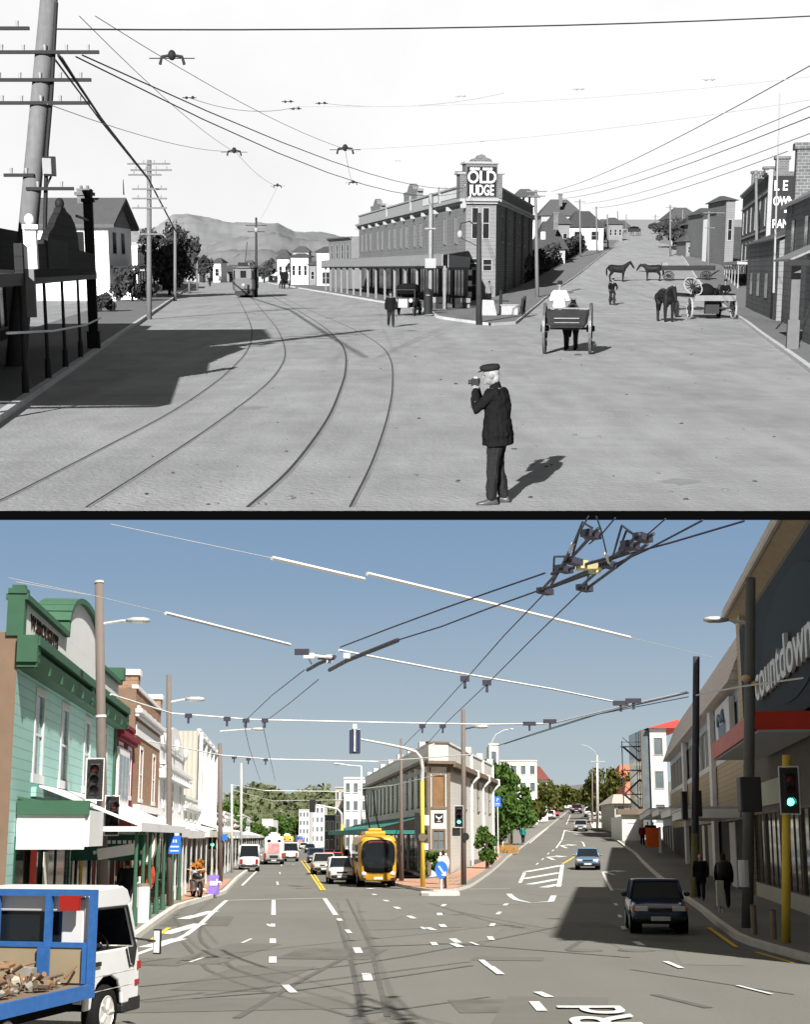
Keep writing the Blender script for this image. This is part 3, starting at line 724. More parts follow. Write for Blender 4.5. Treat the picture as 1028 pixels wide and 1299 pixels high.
# side wall on the climbing street
tmp, L3 = front('x', 'x', Bc, Rf, 0)
os_ = [(5+i*6.2,5.2,1.0,2.2) for i in range(6)]
wo = mb(g_brick); wall_front(wo, L3, -.6, 8.5, os_); wo.build('wall', None, tmp); wins(tmp, os_, g_trim, g_glass, fr=.1)
cornice(tmp, L3, 8.25, g_trim, .45, .4, 0)
part(tmp, 'parapet', g_brick, lambda b: b.box(0,L3,0,.5,8.66,9.7)); part(tmp, 'parapet_cap', g_trim, lambda b: b.box(0,L3+.1,-.1,.6,9.702,9.85))
for i in range(5): part(tmp, 'pilaster', g_brick, lambda b: b.box(9.2*(i+.9)-.3,9.2*(i+.9)+.3,-.22,-.003,-.5,8.6))
part(tmp, 'chimney', g_brick, lambda b: (b.box(8,9.2,3,4.4,8,11.2), b.box(7.8,9.4,2.8,4.6,11.202,11.5)))
merge(oj, tmp)
b = mb(g_roof); o_ = Vector((5.2,124)); b.quad(*[(p[0]-o_.x, p[1]-o_.y, 8.6) for p in (Ac,Bc,Rf,(Rf[0]-2,yA),(Lf[0]+9,yA),Lf)]); b.build('roof', None, oj)
b = mb(g_brick); b.quad((Rf[0]-5.2,yR-124,-.6),(Rf[0]-7.2,yA-124,-.6),(Rf[0]-7.2,yA-124,9),(Rf[0]-5.2,yR-124,9)); b.quad((Lf[0]-5.2,yA-124,-.6),(Rf[0]-7.2,yA-124,-.6),(Rf[0]-7.2,yA-124,9),(Lf[0]-5.2,yA-124,9)); b.build('rear_wall', None, oj)
# verandah
yv0, yv1 = 99.0, 184.0
tmp, LV = front('x', 'x', (VF(yv1),yv1), (VF(yv0),yv0), 0)
b = mb(g_iroof); b.hexa([(0,.05,3.75),(LV,.05,3.75),(LV-24,6.6,4.3),(0,6.6,4.3),(0,.05,3.8),(LV,.05,3.8),(LV-24,6.6,4.36),(0,6.6,4.36)]); b.build('verandah_roof', None, tmp)
part(tmp, 'fascia', mat('fascia_grey', .26, .8, n=(2,.1)), lambda b: b.box(-.05,LV+.05,-.06,-.003,3.05,3.85)); part(tmp, 'fascia_rail', g_dark, lambda b: b.box(-.05,LV+.05,-.09,-.004,2.9,3.048))
for i in range(15):
    u = LV-.15-i*LV/14.6; part(tmp, 'verandah_post', g_post, lambda b: (b.box(u-.09,u+.09,.05,.23,-.02,3.05), b.box(u-.14,u+.14,.02,.27,2.75,2.89)))
b = mb(g_dark)
merge(oj, tmp)
# end of the verandah towards the corner
tmp, LE = front('x', 'x', (VF(yv0)+.35,yv0+.2), (5.5,123), 0)
part(tmp, 'fascia', mat('fascia_grey', .26), lambda b: b.box(0,LE,-.05,.0,2.95,3.8)); part(tmp, 'fascia_rail', g_dark, lambda b: b.box(0,LE,-.07,.005,2.75,2.948))
b = mb(g_white); 
for i in range(7): b.mat(g_white if i % 2 else g_dark); b.box(LE-.4,LE-.1,-.2,.1,i*.46,i*.46+.458)
b.build('chequered_post', None, tmp)
merge(oj, tmp)
# crates and goods under the verandah
for px, row, s, lb in ((556,394,.8,'stack of dark goods boxes set out under the corner verandah near the telegraph pole'),(580,393,.7,'pale sacks heaped under the verandah left of the chequered post')):
    P = T.g(px,row); o = thing('goods_pile', lb, 'goods', (P.x,P.y,.13)); rnd = random.Random(px)
    for i in range(4): part(o, 'box', [g_cart,g_cartl][i%2], lambda b: b.boxr((rnd.uniform(-.6,.6),rnd.uniform(-.3,.3),s*(.25+.5*(i//2))),(s*.9,s*.7,s*.48),rnd.uniform(-.4,.4)), .02)
# lower building beyond the verandah
ob, L = front('low_shop', 'low dark shop behind the far end of the verandah', (-11.2,213), (-7.4,200), 0)
body(ob, L, 8, 7.0, g_bd, [(1.2+i*3.2,4.2,1.1,1.9) for i in range(4)], roofm=g_roof); wins(ob, [(1.2+i*3.2,4.2,1.1,1.9) for i in range(4)], g_trim, g_glass); cornice(ob, L, 6.8, g_roof, .4, .35)

# ------------------------------------------------------------------ left shops with verandah
FT = lambda y: TK(y)-4.2
def uy(y): return (y-22)*math.sqrt(1+.13**2)
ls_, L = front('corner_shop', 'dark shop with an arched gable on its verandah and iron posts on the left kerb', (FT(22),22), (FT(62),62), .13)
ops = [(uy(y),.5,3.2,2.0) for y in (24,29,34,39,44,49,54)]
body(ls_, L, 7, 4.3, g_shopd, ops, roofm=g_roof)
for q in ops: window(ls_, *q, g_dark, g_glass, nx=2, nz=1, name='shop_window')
part(ls_, 'unseen_upper_storey', g_shopd, lambda b: (b.box(uy(27),uy(35.4),.0,7,4.303,6.6), b.box(uy(35.4)+.01,uy(44.5),.0,7,4.303,9.3)))  # out of view, stepped so that their shadow falls across the road
kz_ = lambda px, row: (lambda y: (uy(y), T.kz(y, row)-.13))( -4.6/((px-514)/1800+.125) )
pr = [kz_(14,306),kz_(14,346)[:2]]
pr = [(uy(31),2.55),(uy(49.6),2.55),(uy(49.6),3.25),(uy(44.2),3.3)]
pts_ = [(101,311),(100,297),(97,284),(92,273),(86,267),(84,262),(79,262),(77,268),(72,276),(67,288),(62,293),(58,303),(53,304),(52,309)]
pr += [kz_(*q) for q in pts_] + [(uy(31),3.3)]
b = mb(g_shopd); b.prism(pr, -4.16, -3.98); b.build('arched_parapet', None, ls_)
c_ = kz_(81.5,262); part(ls_, 'gable_ball', g_dark, lambda b: b.ell((c_[0],-4.07,c_[1]+.1),.13,.13,.16), 0, True)
u0_, z0_ = kz_(56,306); u1_, z1_ = kz_(84,338)
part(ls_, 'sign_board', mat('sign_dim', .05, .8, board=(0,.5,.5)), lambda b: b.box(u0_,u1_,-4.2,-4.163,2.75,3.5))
part(ls_, 'end_pilaster', g_white, lambda b: (b.box(uy(31.2),uy(31.5),-4.44,-4.17,2.75,3.6), b.box(uy(31.1),uy(31.6),-4.5,-4.168,3.602,3.7), b.ell((uy(31.35),-4.3,3.82),.11,.11,.12), b.mat(g_trimd), b.box(uy(31.2),uy(31.4),-4.36,-4.17,1.7,2.748)))
verandah(ls_, uy(23), uy(50.2), 4.1, 2.75, 2.62, g_iroof, g_dark, g_iron, [uy(27),uy(31.6),uy(36),uy(40.2),uy(44.8)], .22, 0, True, .05)
part(ls_, 'corner_post', g_dark, lambda b: (b.box(uy(49.9)-.16,uy(49.9)+.16,-4.15,-3.83,0,5.0), b.box(uy(49.9)-.22,uy(49.9)+.22,-4.21,-3.77,5.003,5.12), b.cyl((uy(49.9),-3.99,5.122),(uy(49.9),-3.99,5.4),.1,.2,8), b.box(uy(49.9)-.22,uy(49.9)+.22,-4.21,-3.77,0,.6), b.box(uy(45.5),uy(49.9)-.2,-4.02,-3.96,4.35,4.42)))
part(ls_, 'hitching_rail', g_white, lambda b: b.tube([(uy(28),-4.18,1.5),(uy(36),-4.18,1.2),(uy(45),-4.18,1.0),(uy(51),-4.18,1.02)], .03, 6))
for y, h, m in ((50.5,2.0,g_trimd),(45,1.3,g_trimd),(40,1.7,g_post),(37.5,1.2,g_dark)): part(ls_, 'show_board', m, lambda b: b.boxr((uy(y),-.5,h/2+.1),(.9,.08,h),.5))
# white house
hx = thing('white_house', 'white walled two storey house with dark gabled roof and big brick chimney on the left', 'house', (-29.5,131,0))
x1 = 2.7
part(hx, 'wall', g_white, lambda b: b.prism([(-4,-.5),(x1,-.5),(x1,6.6),(-4,6.6)], 0, 11))
part(hx, 'roof', g_roof, lambda b: b.prism([(-.7,6.45),(5.6,9.0),(11.7,6.45),(11.7,6.75),(5.6,9.35),(-.7,6.75)], -4.6, x1+.7, 'yz'))
part(hx, 'gable_end', g_bd, lambda b: b.prism([(0.1,6.603),(10.9,6.603),(5.5,9.25)], x1-.3, x1, 'yz'))
part(hx, 'chimney', g_brick, lambda b: (b.box(-.9,.3,4.2,5.4,7.2,9.5), b.box(-1.1,.5,4.0,5.6,9.503,9.8), b.box(-.9,.3,4.2,5.4,9.803,10.1), b.cyl((-.6,4.8,10.1),(-.6,4.8,10.4),.16,.13), b.cyl((.0,4.8,10.1),(.0,4.8,10.4),.16,.13)))
for y, z in ((2,4.2),(6,4.2),(2,1.0),(6,1.0)): part(hx, 'window', g_glass, lambda b: b.box(x1+.003,x1+.06,y,y+1.4,z,z+1.9))
part(hx, 'window', g_glass, lambda b: b.box(-.6,.5,-.06,-.003,4.3,6.1)); part(hx, 'porch', g_dark, lambda b: (b.box(x1+.07,x1+2.6,.6,9,2.9,3.1), b.box(x1+2.4,x1+2.52,.7,.82,-.3,2.898), b.box(x1+2.4,x1+2.52,4.5,4.62,-.3,2.898), b.box(x1+2.4,x1+2.52,8.7,8.82,-.3,2.898)))
part(hx, 'finial', g_dark, lambda b: b.cyl((x1+.5,5.5,9.6),(x1+.5,5.5,11),.07,.03))
pf = thing('picket_fence', 'short white picket fence beside the white house', 'fence', (-26.6,128,0))
b = mb(g_white)
for i in range(16): b.box(i*.19,i*.19+.12,0,.04,0,1.2)
b.box(0,3,.043,.08,.25,.35); b.box(0,3,.043,.08,.85,.95); b.build('pickets', None, pf)
tree('bushy dark tree behind the white house on the left', (-24.5,150,0), 7.6, (3.3,3.3,3.4), g_leaf, g_dark, 3000, .3, seed=3)
for i,(px,row,h,lb) in enumerate(((168,384,3.2,'round dark garden shrub behind the picket fence'),(205,372,3.4,'dark hedge bush beside the second pole'),(128,398,1.3,'low scrub bush at the foot of the white house'))):
    P = T.g(px,row); o = thing('shrub', lb, 'shrub', P); b = mb(g_leaf); crown(b,(0,0,h*.5),(h*.8,h*.8,h*.52),900,.25,i+4,14,.2); b.build('foliage', None, o); part(o,'stem',g_dark,lambda b: b.cyl((0,0,-.2),(0,0,h*.5),.1,.05))
# shops further down the left side
for i,(y0,y1,h,m,lb) in enumerate(((172,192,5.4,g_white,'pale two storey shop with two dark upper windows down the left street'),(194,214,6.2,g_trim,'grey shop beyond the pale two storey one, down the left street'),(217,246,5.0,g_bd,'boarded shop furthest down the left side of the street'),(135,168,2.1,g_cart,'dark board fence along the left pavement behind the third pole'))):
    o, L = front('street_shop' if i < 3 else 'board_fence', lb, (FT(y0)-1,y0), (FT(y1)-1,y1), .1, cat='shop' if i < 3 else 'fence')
    if i == 3: part(o, 'boards', m, lambda b: b.box(0,L,0,.1,-.2,h)); continue
    op = [(L*k/4+1.2,3.3,1.3,1.4) for k in range(4)]+[(L*k/3+.8,.4,L/3-1.6,1.9) for k in range(3)]
    body(o, L, 9, h, m, op, roofm=g_roof); wins(o, op[:4], g_trim, g_glass, fr=.1); [window(o, *q, g_dark, g_glass, name='shop_window') for q in op[4:]]; cornice(o, L, h-.25, g_trim, .3, .3)
    verandah(o, .5, L-.5, 2.6, 2.9, 2.7, g_iroof, g_trim, g_dark, [1+k*(L-2)/4 for k in range(5)], .25)
    if i == 0:
        b = mb(g_white); wall_front(b, 9, -.4, 5.4, [(2,3.3,1,1.3),(5.6,3.3,1,1.3)]); e = b.build('end_wall', None, o); e.rotation_euler = (0,0,PI/2+PI); e.location = (-.01,9,0)
        for x in (2,5.6): part(o,'window',g_glass,lambda b: b.box(-.03,-.012,9-x-1,9-x,3.3,4.6))
# buildings at the far end, right of the tram
def boxhouse(label, px0, px1, rt, y, m, d=10, roof=None, nwin=2, name='house', cat='house', zb=None, eave=.5, pitch=None, wz=.45, winm=None, group=None):
    xa, xb = W.X(px0,y,3), W.X(px1,y,3); H = W.kz(y,rt); zb = W.hz((xa+xb)/2,y)-.8 if zb is None else zb; H -= zb; L = xb-xa
    o = thing(name, label, cat, (xa,y,zb), 0, group); p = pitch if pitch is not None else 0; he = H-p
    op = [(L*(k+.5)/nwin-.14*L/nwin*1.4, he*wz, .4*L/nwin, he*.28) for k in range(nwin)]
    body(o, L, d, he, m, op, roofm=g_roof, z0=-.5); wins(o, op, g_trim, winm or g_glass, fr=.08)
    if p: part(o, 'roof', roof or g_roof, lambda b: b.hexa([(-eave,-eave,he-.05),(L+eave,-eave,he-.05),(L+eave,d+eave,he-.05),(-eave,d+eave,he-.05),(L*.3,d*.45,H),(L*.7,d*.45,H),(L*.7,d*.55,H),(L*.3,d*.55,H)]))
    return o
boxhouse('big white walled hall with dark roof at the far end, left of the long verandah', 402, 426, 312, 232, g_white, 14, g_roof, 1, 'hall', 'building', pitch=.9, wz=.2)
boxhouse('white shopfront with dark upper opening beside the far hall', 369, 391, 321, 246, g_white, 10, g_roof, 3, 'far_shop', 'shop', pitch=.6)
boxhouse('narrow white gabled shop just right of the centre tram pole', 352, 367, 319, 262, g_white, 10, g_roof, 2, 'far_shop', 'shop', pitch=1.2)
boxhouse('grey shed between the two far white shops', 392, 401, 331, 240, g_bd, 10, g_roof, 1, 'far_shed', 'shed', pitch=.6)
boxhouse('small pale house left of the tram at the street end', 270, 280, 327, 300, g_white, 10, g_roof, 1, 'far_house', 'house', pitch=1)
boxhouse('squat grey store behind the tram at the street end', 280, 306, 336, 315, g_bd, 10, g_roof, 3, 'far_store', 'shop', pitch=1)
boxhouse('grey house with pale gable peeping over the shops at the street end', 328, 350, 330, 305, g_trim, 10, g_roof, 2, 'far_house', 'house', pitch=1.6)
for i,(px,row,y,lb) in enumerate(((335,341,285,'dark tree clump right of the centre pole at the street end'),(346,335,300,'tall dark tree behind the centre pole at the street end'),(258,330,290,'dark tree beyond the last left shop'),(378,330,262,'dark tree between the far white shops'))):
    z = T.kz(y,row); tree(lb, (T.X(px,y,0),y,0), max(3,z+1.2), (2.2,2.2,max(1.4,(z+1)*.42)), g_leaf, g_dark, 700, .35, 'trees at the street end', seed=20+i)

# ------------------------------------------------------------------ tram
tr = thing('tram', 'electric tram coming down the middle of the street beside the centre pole', 'tram', T.g(309,377.5), .06)
g_tram = mat('tram_paint', .075, .5, n=(2,.08)); g_tram2 = mat('tram_cream', .11, .5)
part(tr, 'body', g_tram, lambda b: b.secs([(Vector((0,y,1.25)),Vector((1,0,0)),Vector((0,0,1)),w,.62) for y,w in ((0,.85),(.25,1.08),(.8,1.14),(9,1.14),(9.6,1.08),(9.9,.85))], 24, .35))
cb = part(tr, 'cabin', g_tram2, lambda b: b.secs([(Vector((0,y,2.35)),Vector((1,0,0)),Vector((0,0,1)),w,.55) for y,w in ((.1,.8),(.3,1.04),(.8,1.1),(9,1.1),(9.6,1.04),(9.8,.8))], 24, .3))
for x in (-.72,0,.72): part(tr, 'window', g_glass, lambda b: b.boxr((x,.09 if x == 0 else .2,2.3),(.56,.1,.68),-x*.35))
for k in range(6):
    for s in (-1,1): part(tr, 'window', g_glass, lambda b: b.box(s*1.09-.03,s*1.09+.03,1.2+k*1.3,2.2+k*1.3,1.98,2.65))
part(tr, 'roof', g_tram, lambda b: b.secs([(Vector((0,y,2.98)),Vector((1,0,0)),Vector((0,0,1)),w,h) for y,w,h in ((-.15,.7,.08),(.1,1.1,.16),(1,1.22,.2),(9,1.22,.2),(10,.9,.1))], 20, .7))
part(tr, 'clerestory', g_tram2, lambda b: b.box(-.6,.6,1.2,8.6,3.1,3.42)); part(tr, 'destination_box', g_dark, lambda b: b.box(-.5,.5,-.1,.3,3.1,3.45))
part(tr, 'headlamp', g_trim, lambda b: b.cyl((0,-.12,1.25),(0,.05,1.25),.16,.13,12)); part(tr, 'fender', g_iron, lambda b: (b.box(-.95,.95,-.5,.2,.25,.36), b.box(-.9,.9,.1,.3,.36,.62)))
part(tr, 'trolley_pole', g_iron, lambda b: b.tube([(0,4.5,3.42),(0,9.8,5.6)], .035, 6)); part(tr, 'bogie', g_iron, lambda b: b.box(-.8,.8,1.5,8.2,.1,.6))
# ------------------------------------------------------------------ poles of the old street
bp, P_, Q_ = pole('utility_pole', 'huge leaning timber pole with many crossarms and a lamp box, nearest on the left', (19,470), (63,-14), .30, .24, g_wood, [(68,-8,128),(38,-20,40),(103,-10,118),(132,-6,116),(223,8,46),(240,36,96)], 'timber poles on the left pavement', armm=g_dark, ins=g_trim, n=14)
a = W.at(66,212,P_.y)-P_
part(bp, 'lamp_box', g_dark, lambda b: (b.boxr((a.x,a.y-.3,a.z),(.34,.3,.52),.2), b.mat(g_trim), b.boxr((a.x-.04,a.y-.47,a.z),(.24,.02,.42),.2), b.mat(g_iron), b.tube([(a.x,a.y-.2,a.z-.27),(a.x-.15,a.y-.1,a.z-.5),(a.x-.3,a.y,a.z-.6)],.03)))
part(bp, 'cable_conduit', g_dark, lambda b: b.tube([(W.at(72,4,P_.y)-P_)+Vector((0,-.1,0)),(W.at(66,120,P_.y)-P_)+Vector((0,-.1,0)),(W.at(60,192,P_.y)-P_)+Vector((0,-.1,0)),(W.at(57,320,P_.y)-P_)+Vector((0,-.1,0))],.06))
for i,(b_, t_, ar, lb, r) in enumerate((((189,405),(189,203),[(208,162,216),(216,166,218),(222,163,205),(240,168,212),(252,168,212),(264,168,212),(297,171,207)],'second timber pole from the left, standing at the kerb with seven thin crossarms',.16),
    ((222,382),(222,278),[(284,212,232)],'third timber pole along the left kerb',.15),((240,373),(240,308),[(312,233,248)],'fourth timber pole along the left kerb',.14),((250,369),(250,318),[],'fifth and farthest timber pole along the left kerb',.13))):
    pole('utility_pole', lb, b_, t_, r, r*.8, g_wood, ar, 'timber poles on the left pavement', ins=g_trim)
o,P_,Q_ = pole('tram_pole', 'dark iron centre pole of the tram line with bracket arms beside the tram', (325,377), (325,280), .16, .1, g_iron, [(286,312,338),(294,314,336)], armm=g_iron)
part(o,'finial',g_iron,lambda b: b.ell(Q_+Vector((0,0,.15)),.12,.12,.2)); part(o,'lamp',g_trim,lambda b: b.ell(Q_+Vector((0,-.2,-.9)),.2,.2,.26))
o,P_,Q_ = pole('utility_pole', 'pale square pole in front of the corner verandah', (546,398), (547,245), .17, .14, mat('pole_pale', .24, .8), [(290,539,553)], 'poles at the corner shop', n=4)
part(o,'junction_box',g_trim,lambda b: b.box(-.35,.35,-.5,-.2,2.9,3.5))
o,P_,Q_ = pole('tram_pole', 'dark round pole with a lamp bracket at the kerb before the corner sign', (608,412), (608,270), .17, .11, g_iron, [], 'poles at the corner shop')
part(o,'lamp_bracket',g_iron,lambda b: (b.tube([Q_*.86,Q_*.88+Vector((-.5,-.3,.25)),Q_*.87+Vector((-.95,-.5,.2)),Q_*.84+Vector((-1.0,-.5,0))],.035), b.tube([Q_*.7,Q_*.78+Vector((-1.0,-.5,0))],.02), b.mat(g_trim), b.ell(Q_*.81+Vector((-1.0,-.5,0)),.14,.14,.2)))
for b_,t_,ar,lb in (((682,379),(680,241),[(243,668,694),(249,670,692)],'tall timber pole with white lamp box at the dark side wall of the corner shops'),((737,327),(736,253),[(256,729,743)],'second timber pole up the hill on the left pavement'),((758,321),(757,262),[],'third timber pole up the hill on the left pavement'),((772,316),(771,272),[(289,766,777)],'fourth timber pole up the hill with a low crossarm'),((785,303),(784,268),[],'fifth thin pole up the hill on the left pavement'),((795,296),(795,272),[],'farthest thin pole on the left near the hill top')):
    o,P_,Q_ = pole('utility_pole', lb, b_, t_, .17 if b_[0] < 700 else .15, .12, g_wood, ar, 'timber poles up the hill street')
    if b_[0] == 682: part(o,'lamp_box',g_white,lambda b: b.box(.2,.55,-.3,.05,Q_.z*.55,Q_.z*.55+.6))
for b_,t_,ar,lb in (((961,366),(960,216),[(221,955,1016),(226,956,990)],'pale timber pole against the brick terrace with wide crossarms'),((899,353),(900,268),[(270,893,920),(289,895,907)],'timber pole behind the dray on the right pavement'),((866,317),(867,266),[],'thin pole on the right pavement by the dark trees'),((851,325),(851,260),[(263,845,858)],'pale thin pole at the right kerb beyond the wagon'),((832,296),(832,272),[(275,828,837)],'small far pole on the right near the hill top')):
    pole('utility_pole', lb, b_, t_, .17, .13, g_wood, ar, 'timber poles up the hill street', ins=g_trim if b_[0] > 950 else None)
P=T.at(990,219,62); o = thing('flag_mast','thin bare mast rising above the roofs at the far right','mast',P); Q=T.at(990,118,62)-P; part(o,'mast',g_wireg,lambda b: b.tube([(0,0,-5),Q],[.05,.025]))

# ------------------------------------------------------------------ wires of the old street
gw = 'overhead wires of the old street'
def w_(label, a, b, r, m, sag=.3, mid=None): return wire(label, [T.at(*a), T.at(*b)], r, m, sag, gw)
w_('upper tram feeder wire running from the leaning pole to the corner sign block', (104,70,29), (592,238,123), .016, g_wire, .9)
w_('lower tram feeder wire running from the leaning pole to the corner sign block', (96,72,29), (590,242,122), .016, g_wire, 1.3)
w_('single dark wire crossing the very top of the sky', (70,37,29), (1060,19,36), .016, g_wire, .12)
for i,(x,dx) in enumerate(((74,0),(78,4),(70,-3))): wire(['thick black cable swooping from the leaning pole down to the second pole','black cable just above the thickest one, swooping to the second pole','black cable just below the thickest one, swooping to the second pole'][i], [T.at(x,70+i*3,29), T.at(128,150+i*2,44), T.at(188,226+i,80), T.at(222,291+i,124), T.at(241,315,163), T.at(252,326,195)], .035 if i == 0 else .022, g_wire, .0, gw)
for a,b,lb in (((700,243,150),(1040,77,44),'steepest telegraph wire climbing to the upper right corner'),((712,252,160),(1040,144,44),'dark telegraph wire climbing to the right edge above the mast'),((705,246,155),(1040,130,46),'faint telegraph wire between the two upper ones on the right'),((752,264,180),(1000,192,60),'lowest dark telegraph wire ending at the right brick chimney'),((740,258,176),(1040,165,46),'faint telegraph wire just above the lowest one on the right')):
    w_(lb, a, b, .017, g_wire if 'faint' not in lb else g_wireg, .5)
for a,b,lb in (((100,20,29),(300,194,70),'pale span wire from the leaning pole through the nearest wire hanger'),((300,194,70),(352,236,98),'pale span wire between two wire hangers above the hills'),((60,132,29),(297,192,70),'faint span wire below the feeder from the leaning pole'),((352,236,98),(325,284,139),'faint pull wire down to the centre tram pole'),((438,190,60),(448,232,95),'short faint wire between two hangers left of the corner shops'),((120,20,29),(438,189,60),'long faint wire passing above the feeders to the middle hanger'),((380,135,48),(1040,96,40),'faint upper span wire crossing the sky to the right edge'),((438,190,60),(1040,125,44),'faint lower span wire crossing the sky to the right edge'),((408,131,48),(640,118,52),'faint span wire with two dark insulators right of the middle'),((240,124,42),(380,135,48),'faint span wire left of the two insulators')):
    w_(lb, a, b, .009, g_wireg, .25)
for i,(px,row,y,s,lb) in enumerate(((218,74,44,1.5,'largest iron wire hanger, upper left in the sky'),(297,193,70,1.4,'iron wire hanger above the hill crest'),(438,190,60,1.4,'iron wire hanger on the feeder above the corner shops'),(352,236,98,1.1,'small wire hanger above the centre pole'),(448,232,95,1.1,'small wire hanger left of the parapet gablets'))):
    P = T.at(px,row,y); o = thing('wire_hanger', lb, 'wire hanger', P, 0, 'iron hangers on the tram wires')
    part(o,'hanger',g_wire,lambda b: (b.ell((0,0,.06*s),.08*s,.08*s,.1*s), b.tube([(-.24*s,0,-.12*s),(-.2*s,0,.03*s),(0,0,.06*s),(.2*s,0,.03*s),(.24*s,0,-.12*s)],.03*s,6), b.tube([(-.45*s,0,0),(.45*s,0,0)],.01*s,4)))
for px,row,y,lb in ((240,124,42,'pair of small insulators where feeder and span cross, left'),(365,129,48,'small insulators left of the dropper wires'),(408,131,48,'pair of dark insulators right of the dropper wires'),(375,138,48,'two short dropper clips under the span'),(505,204,90,'tiny clip on the feeder above the corner row'),(585,122,51,'faint insulator on the right span wire'),(735,113,46,'insulator on the upper right span wire'),(900,101,42,'insulator on the span at the upper right')):
    P = T.at(px,row,y); o = thing('insulator', lb, 'insulator', P, 0, 'insulators on the span wires')
    part(o,'clamp',g_wireg if px > 420 else g_wire,lambda b: (b.ell((-.08,0,0),.045,.04,.04), b.ell((.1,0,.01),.045,.04,.04), b.tube([(-.2,0,0),(.2,0,0)],.012,4)))

# ------------------------------------------------------------------ right side of the hill street
def RK(y):
    for (x0,y0),(x1,y1) in zip(kRr,kRr[1:]):
        if y <= y1: break
    return x0+(x1-x0)*(y-y0)/(y1-y0)
def RF(y): return RK(y)+5.2
def rz0(y): return T.hz(60,y)+.13
# brick terrace with the painted end wall
tb = thing('brick_terrace','three storey brick terrace with rows of painted white letters on its end wall','building',(34.9,140,rz0(140)))
tmp,L = front('x','x',(RF(188)+1.2,188),(34.9,140),rz0(140))
H = 11.0; op = [(L*(k+.5)/6-.6,6.2,1.1,2.6) for k in range(6)]+[(L*(k+.5)/6-.6,2.9,1.1,1.9) for k in range(6)]+[(L*k/6+.8,.1,L/6-1.6,2.3) for k in range(6)]
body(tmp,L,9,H,g_brick,op,z0=-2,roofm=g_roof); wins(tmp,op[:12],g_trim,g_glass,fr=.16); [window(tmp,*q,g_dark,g_glass,name='shop_window') for q in op[12:]]
cornice(tmp,L,H-.3,g_trim,.4,.4); part(tmp,'string_course',g_trim,lambda b: (b.box(0,L,-.12,-.003,9.1,9.3), b.box(0,L,-.1,-.003,5.5,5.7)))
for u,hh in ((L*.15,2.4),(L*.28,2.0),(L*.62,1.4),(L*.97,1.2)): part(tmp,'chimney',g_brick,lambda b: (b.box(u-.7,u+.7,.6,1.8,H-.2,H+hh), b.box(u-.85,u+.85,.45,1.95,H+hh+.003,H+hh+.25)))
verandah(tmp,L*.3,L-.3,2.6,2.9,2.6,g_iroof,g_trim,g_trim,[L*.3+.3+k*(L*.7-.8)/5 for k in range(6)],.3)
merge(tb,tmp)
ep=part(tb,'end_pilaster',g_trim,lambda b: b.box(-.1,.3,-.16,-.003,-1,H+.2)); ea=-math.atan2(34.9-RF(188)-1.2,-48)-PI; ea=-math.atan2(RF(188)+1.2-34.9,48); ep.rotation_euler=(0,0,ea)
sg=part(tb,'sign_panel',g_dark,lambda b: b.box(.32,2.5,-.08,-.02,5.0,10.6)); sg.rotation_euler=(0,0,ea)
for s,z,sz,sx in (('L E',9.25,1.3,.8),('OWN',7.85,1.2,.62),('RAN',5.75,1.15,.66)): text(s,sz,g_white,sg,(.42,-.1,z),bold=.02,sx=sx,name='sign_lettering')
part(sg,'sign_lettering',g_white,lambda b: (b.box(1.5,2.4,-.105,-.082,7.15,7.4), b.box(1.3,2.4,-.105,-.082,5.15,5.3)))
part(tb,'lean_to',g_bd,lambda b: b.box(.5,6,-6,-1.3,-1,4.5))
# nearer right houses
nb = thing('boarded_house','boarded house with brick chimney behind the awning at the right edge','house',(16.55,56,.0),-.165)
part(nb,'wall',mat('rough_board',.2,.9,board=(2,.3,.5),big=(.5,.15)),lambda b: b.prism([(0,-.3),(8,-.3),(8,6.6),(4,8.4),(0,6.0)],0,20))
part(nb,'roof',g_iroof,lambda b: b.hexa([(-.35,-.4,5.85),(4,-.4,8.45),(4,20,8.45),(-.35,20,5.85),(-.35,-.4,6.0),(4,-.4,8.65),(4,20,8.65),(-.35,20,6.0)]))
part(nb,'chimney',g_brick,lambda b: (b.box(.0,.8,16,17,5.5,8.6), b.box(-.12,.92,15.88,17.12,8.603,8.9)))
for y in (3,9,15): part(nb,'window',g_glass,lambda b: b.box(-.05,-.004,y,y+1.3,3.6,5.2))
aw = thing('shop_awning','thick post and sloping awning of the shop at the right edge, before the boarded house','awning',(13.55,50,.13),-.165)
part(aw,'post',mat('post_grey',.12,.8),lambda b: (b.box(-.15,.15,0,.3,0,2.98), b.box(-.2,.2,-.06,.36,0,1.0)))
part(aw,'roof',g_iroof,lambda b: b.hexa([(-.35,-1.2,3.0),(2.6,-1.2,4.3),(2.6,5,4.3),(-.35,5,3.0),(-.35,-1.2,3.08),(2.6,-1.2,4.38),(2.6,5,4.38),(-.35,5,3.08)])); part(aw,'fascia',g_dark,lambda b: b.box(-.4,2.6,-1.28,-1.21,2.85,3.05)); part(aw,'wall',g_bd,lambda b: b.box(.9,2.9,1.5,5.5,-.2,3.3))
sd = thing('timber_shed','small weathered board shop with dark windows between the awning and the brick terrace','shed',(19.9,77,0),-.165)
part(sd,'wall',mat('rough_board',.2),lambda b: b.prism([(0,-1),(3,-1),(3,5.6),(.0,4.4)],0,24)); part(sd,'roof',g_roof,lambda b: b.hexa([(-.3,-.4,4.35),(3.1,-.4,5.7),(3.1,24,5.7),(-.3,24,4.35),(-.3,-.4,4.45),(3.1,-.4,5.82),(3.1,24,5.82),(-.3,24,4.45)])); part(sd,'door',g_dark,lambda b: b.box(-.06,-.004,1.5,3.2,.1,2.4))
for k in range(3): part(sd,'window',g_glass,lambda b: b.box(-.05,-.004,6+k*6,8+k*6,1.2,2.6))
boxhouse('tall white end wall of a house beyond the brick terrace', 909, 921, 262, 205, g_white, 10, g_roof, 1, pitch=.8, wz=.5)
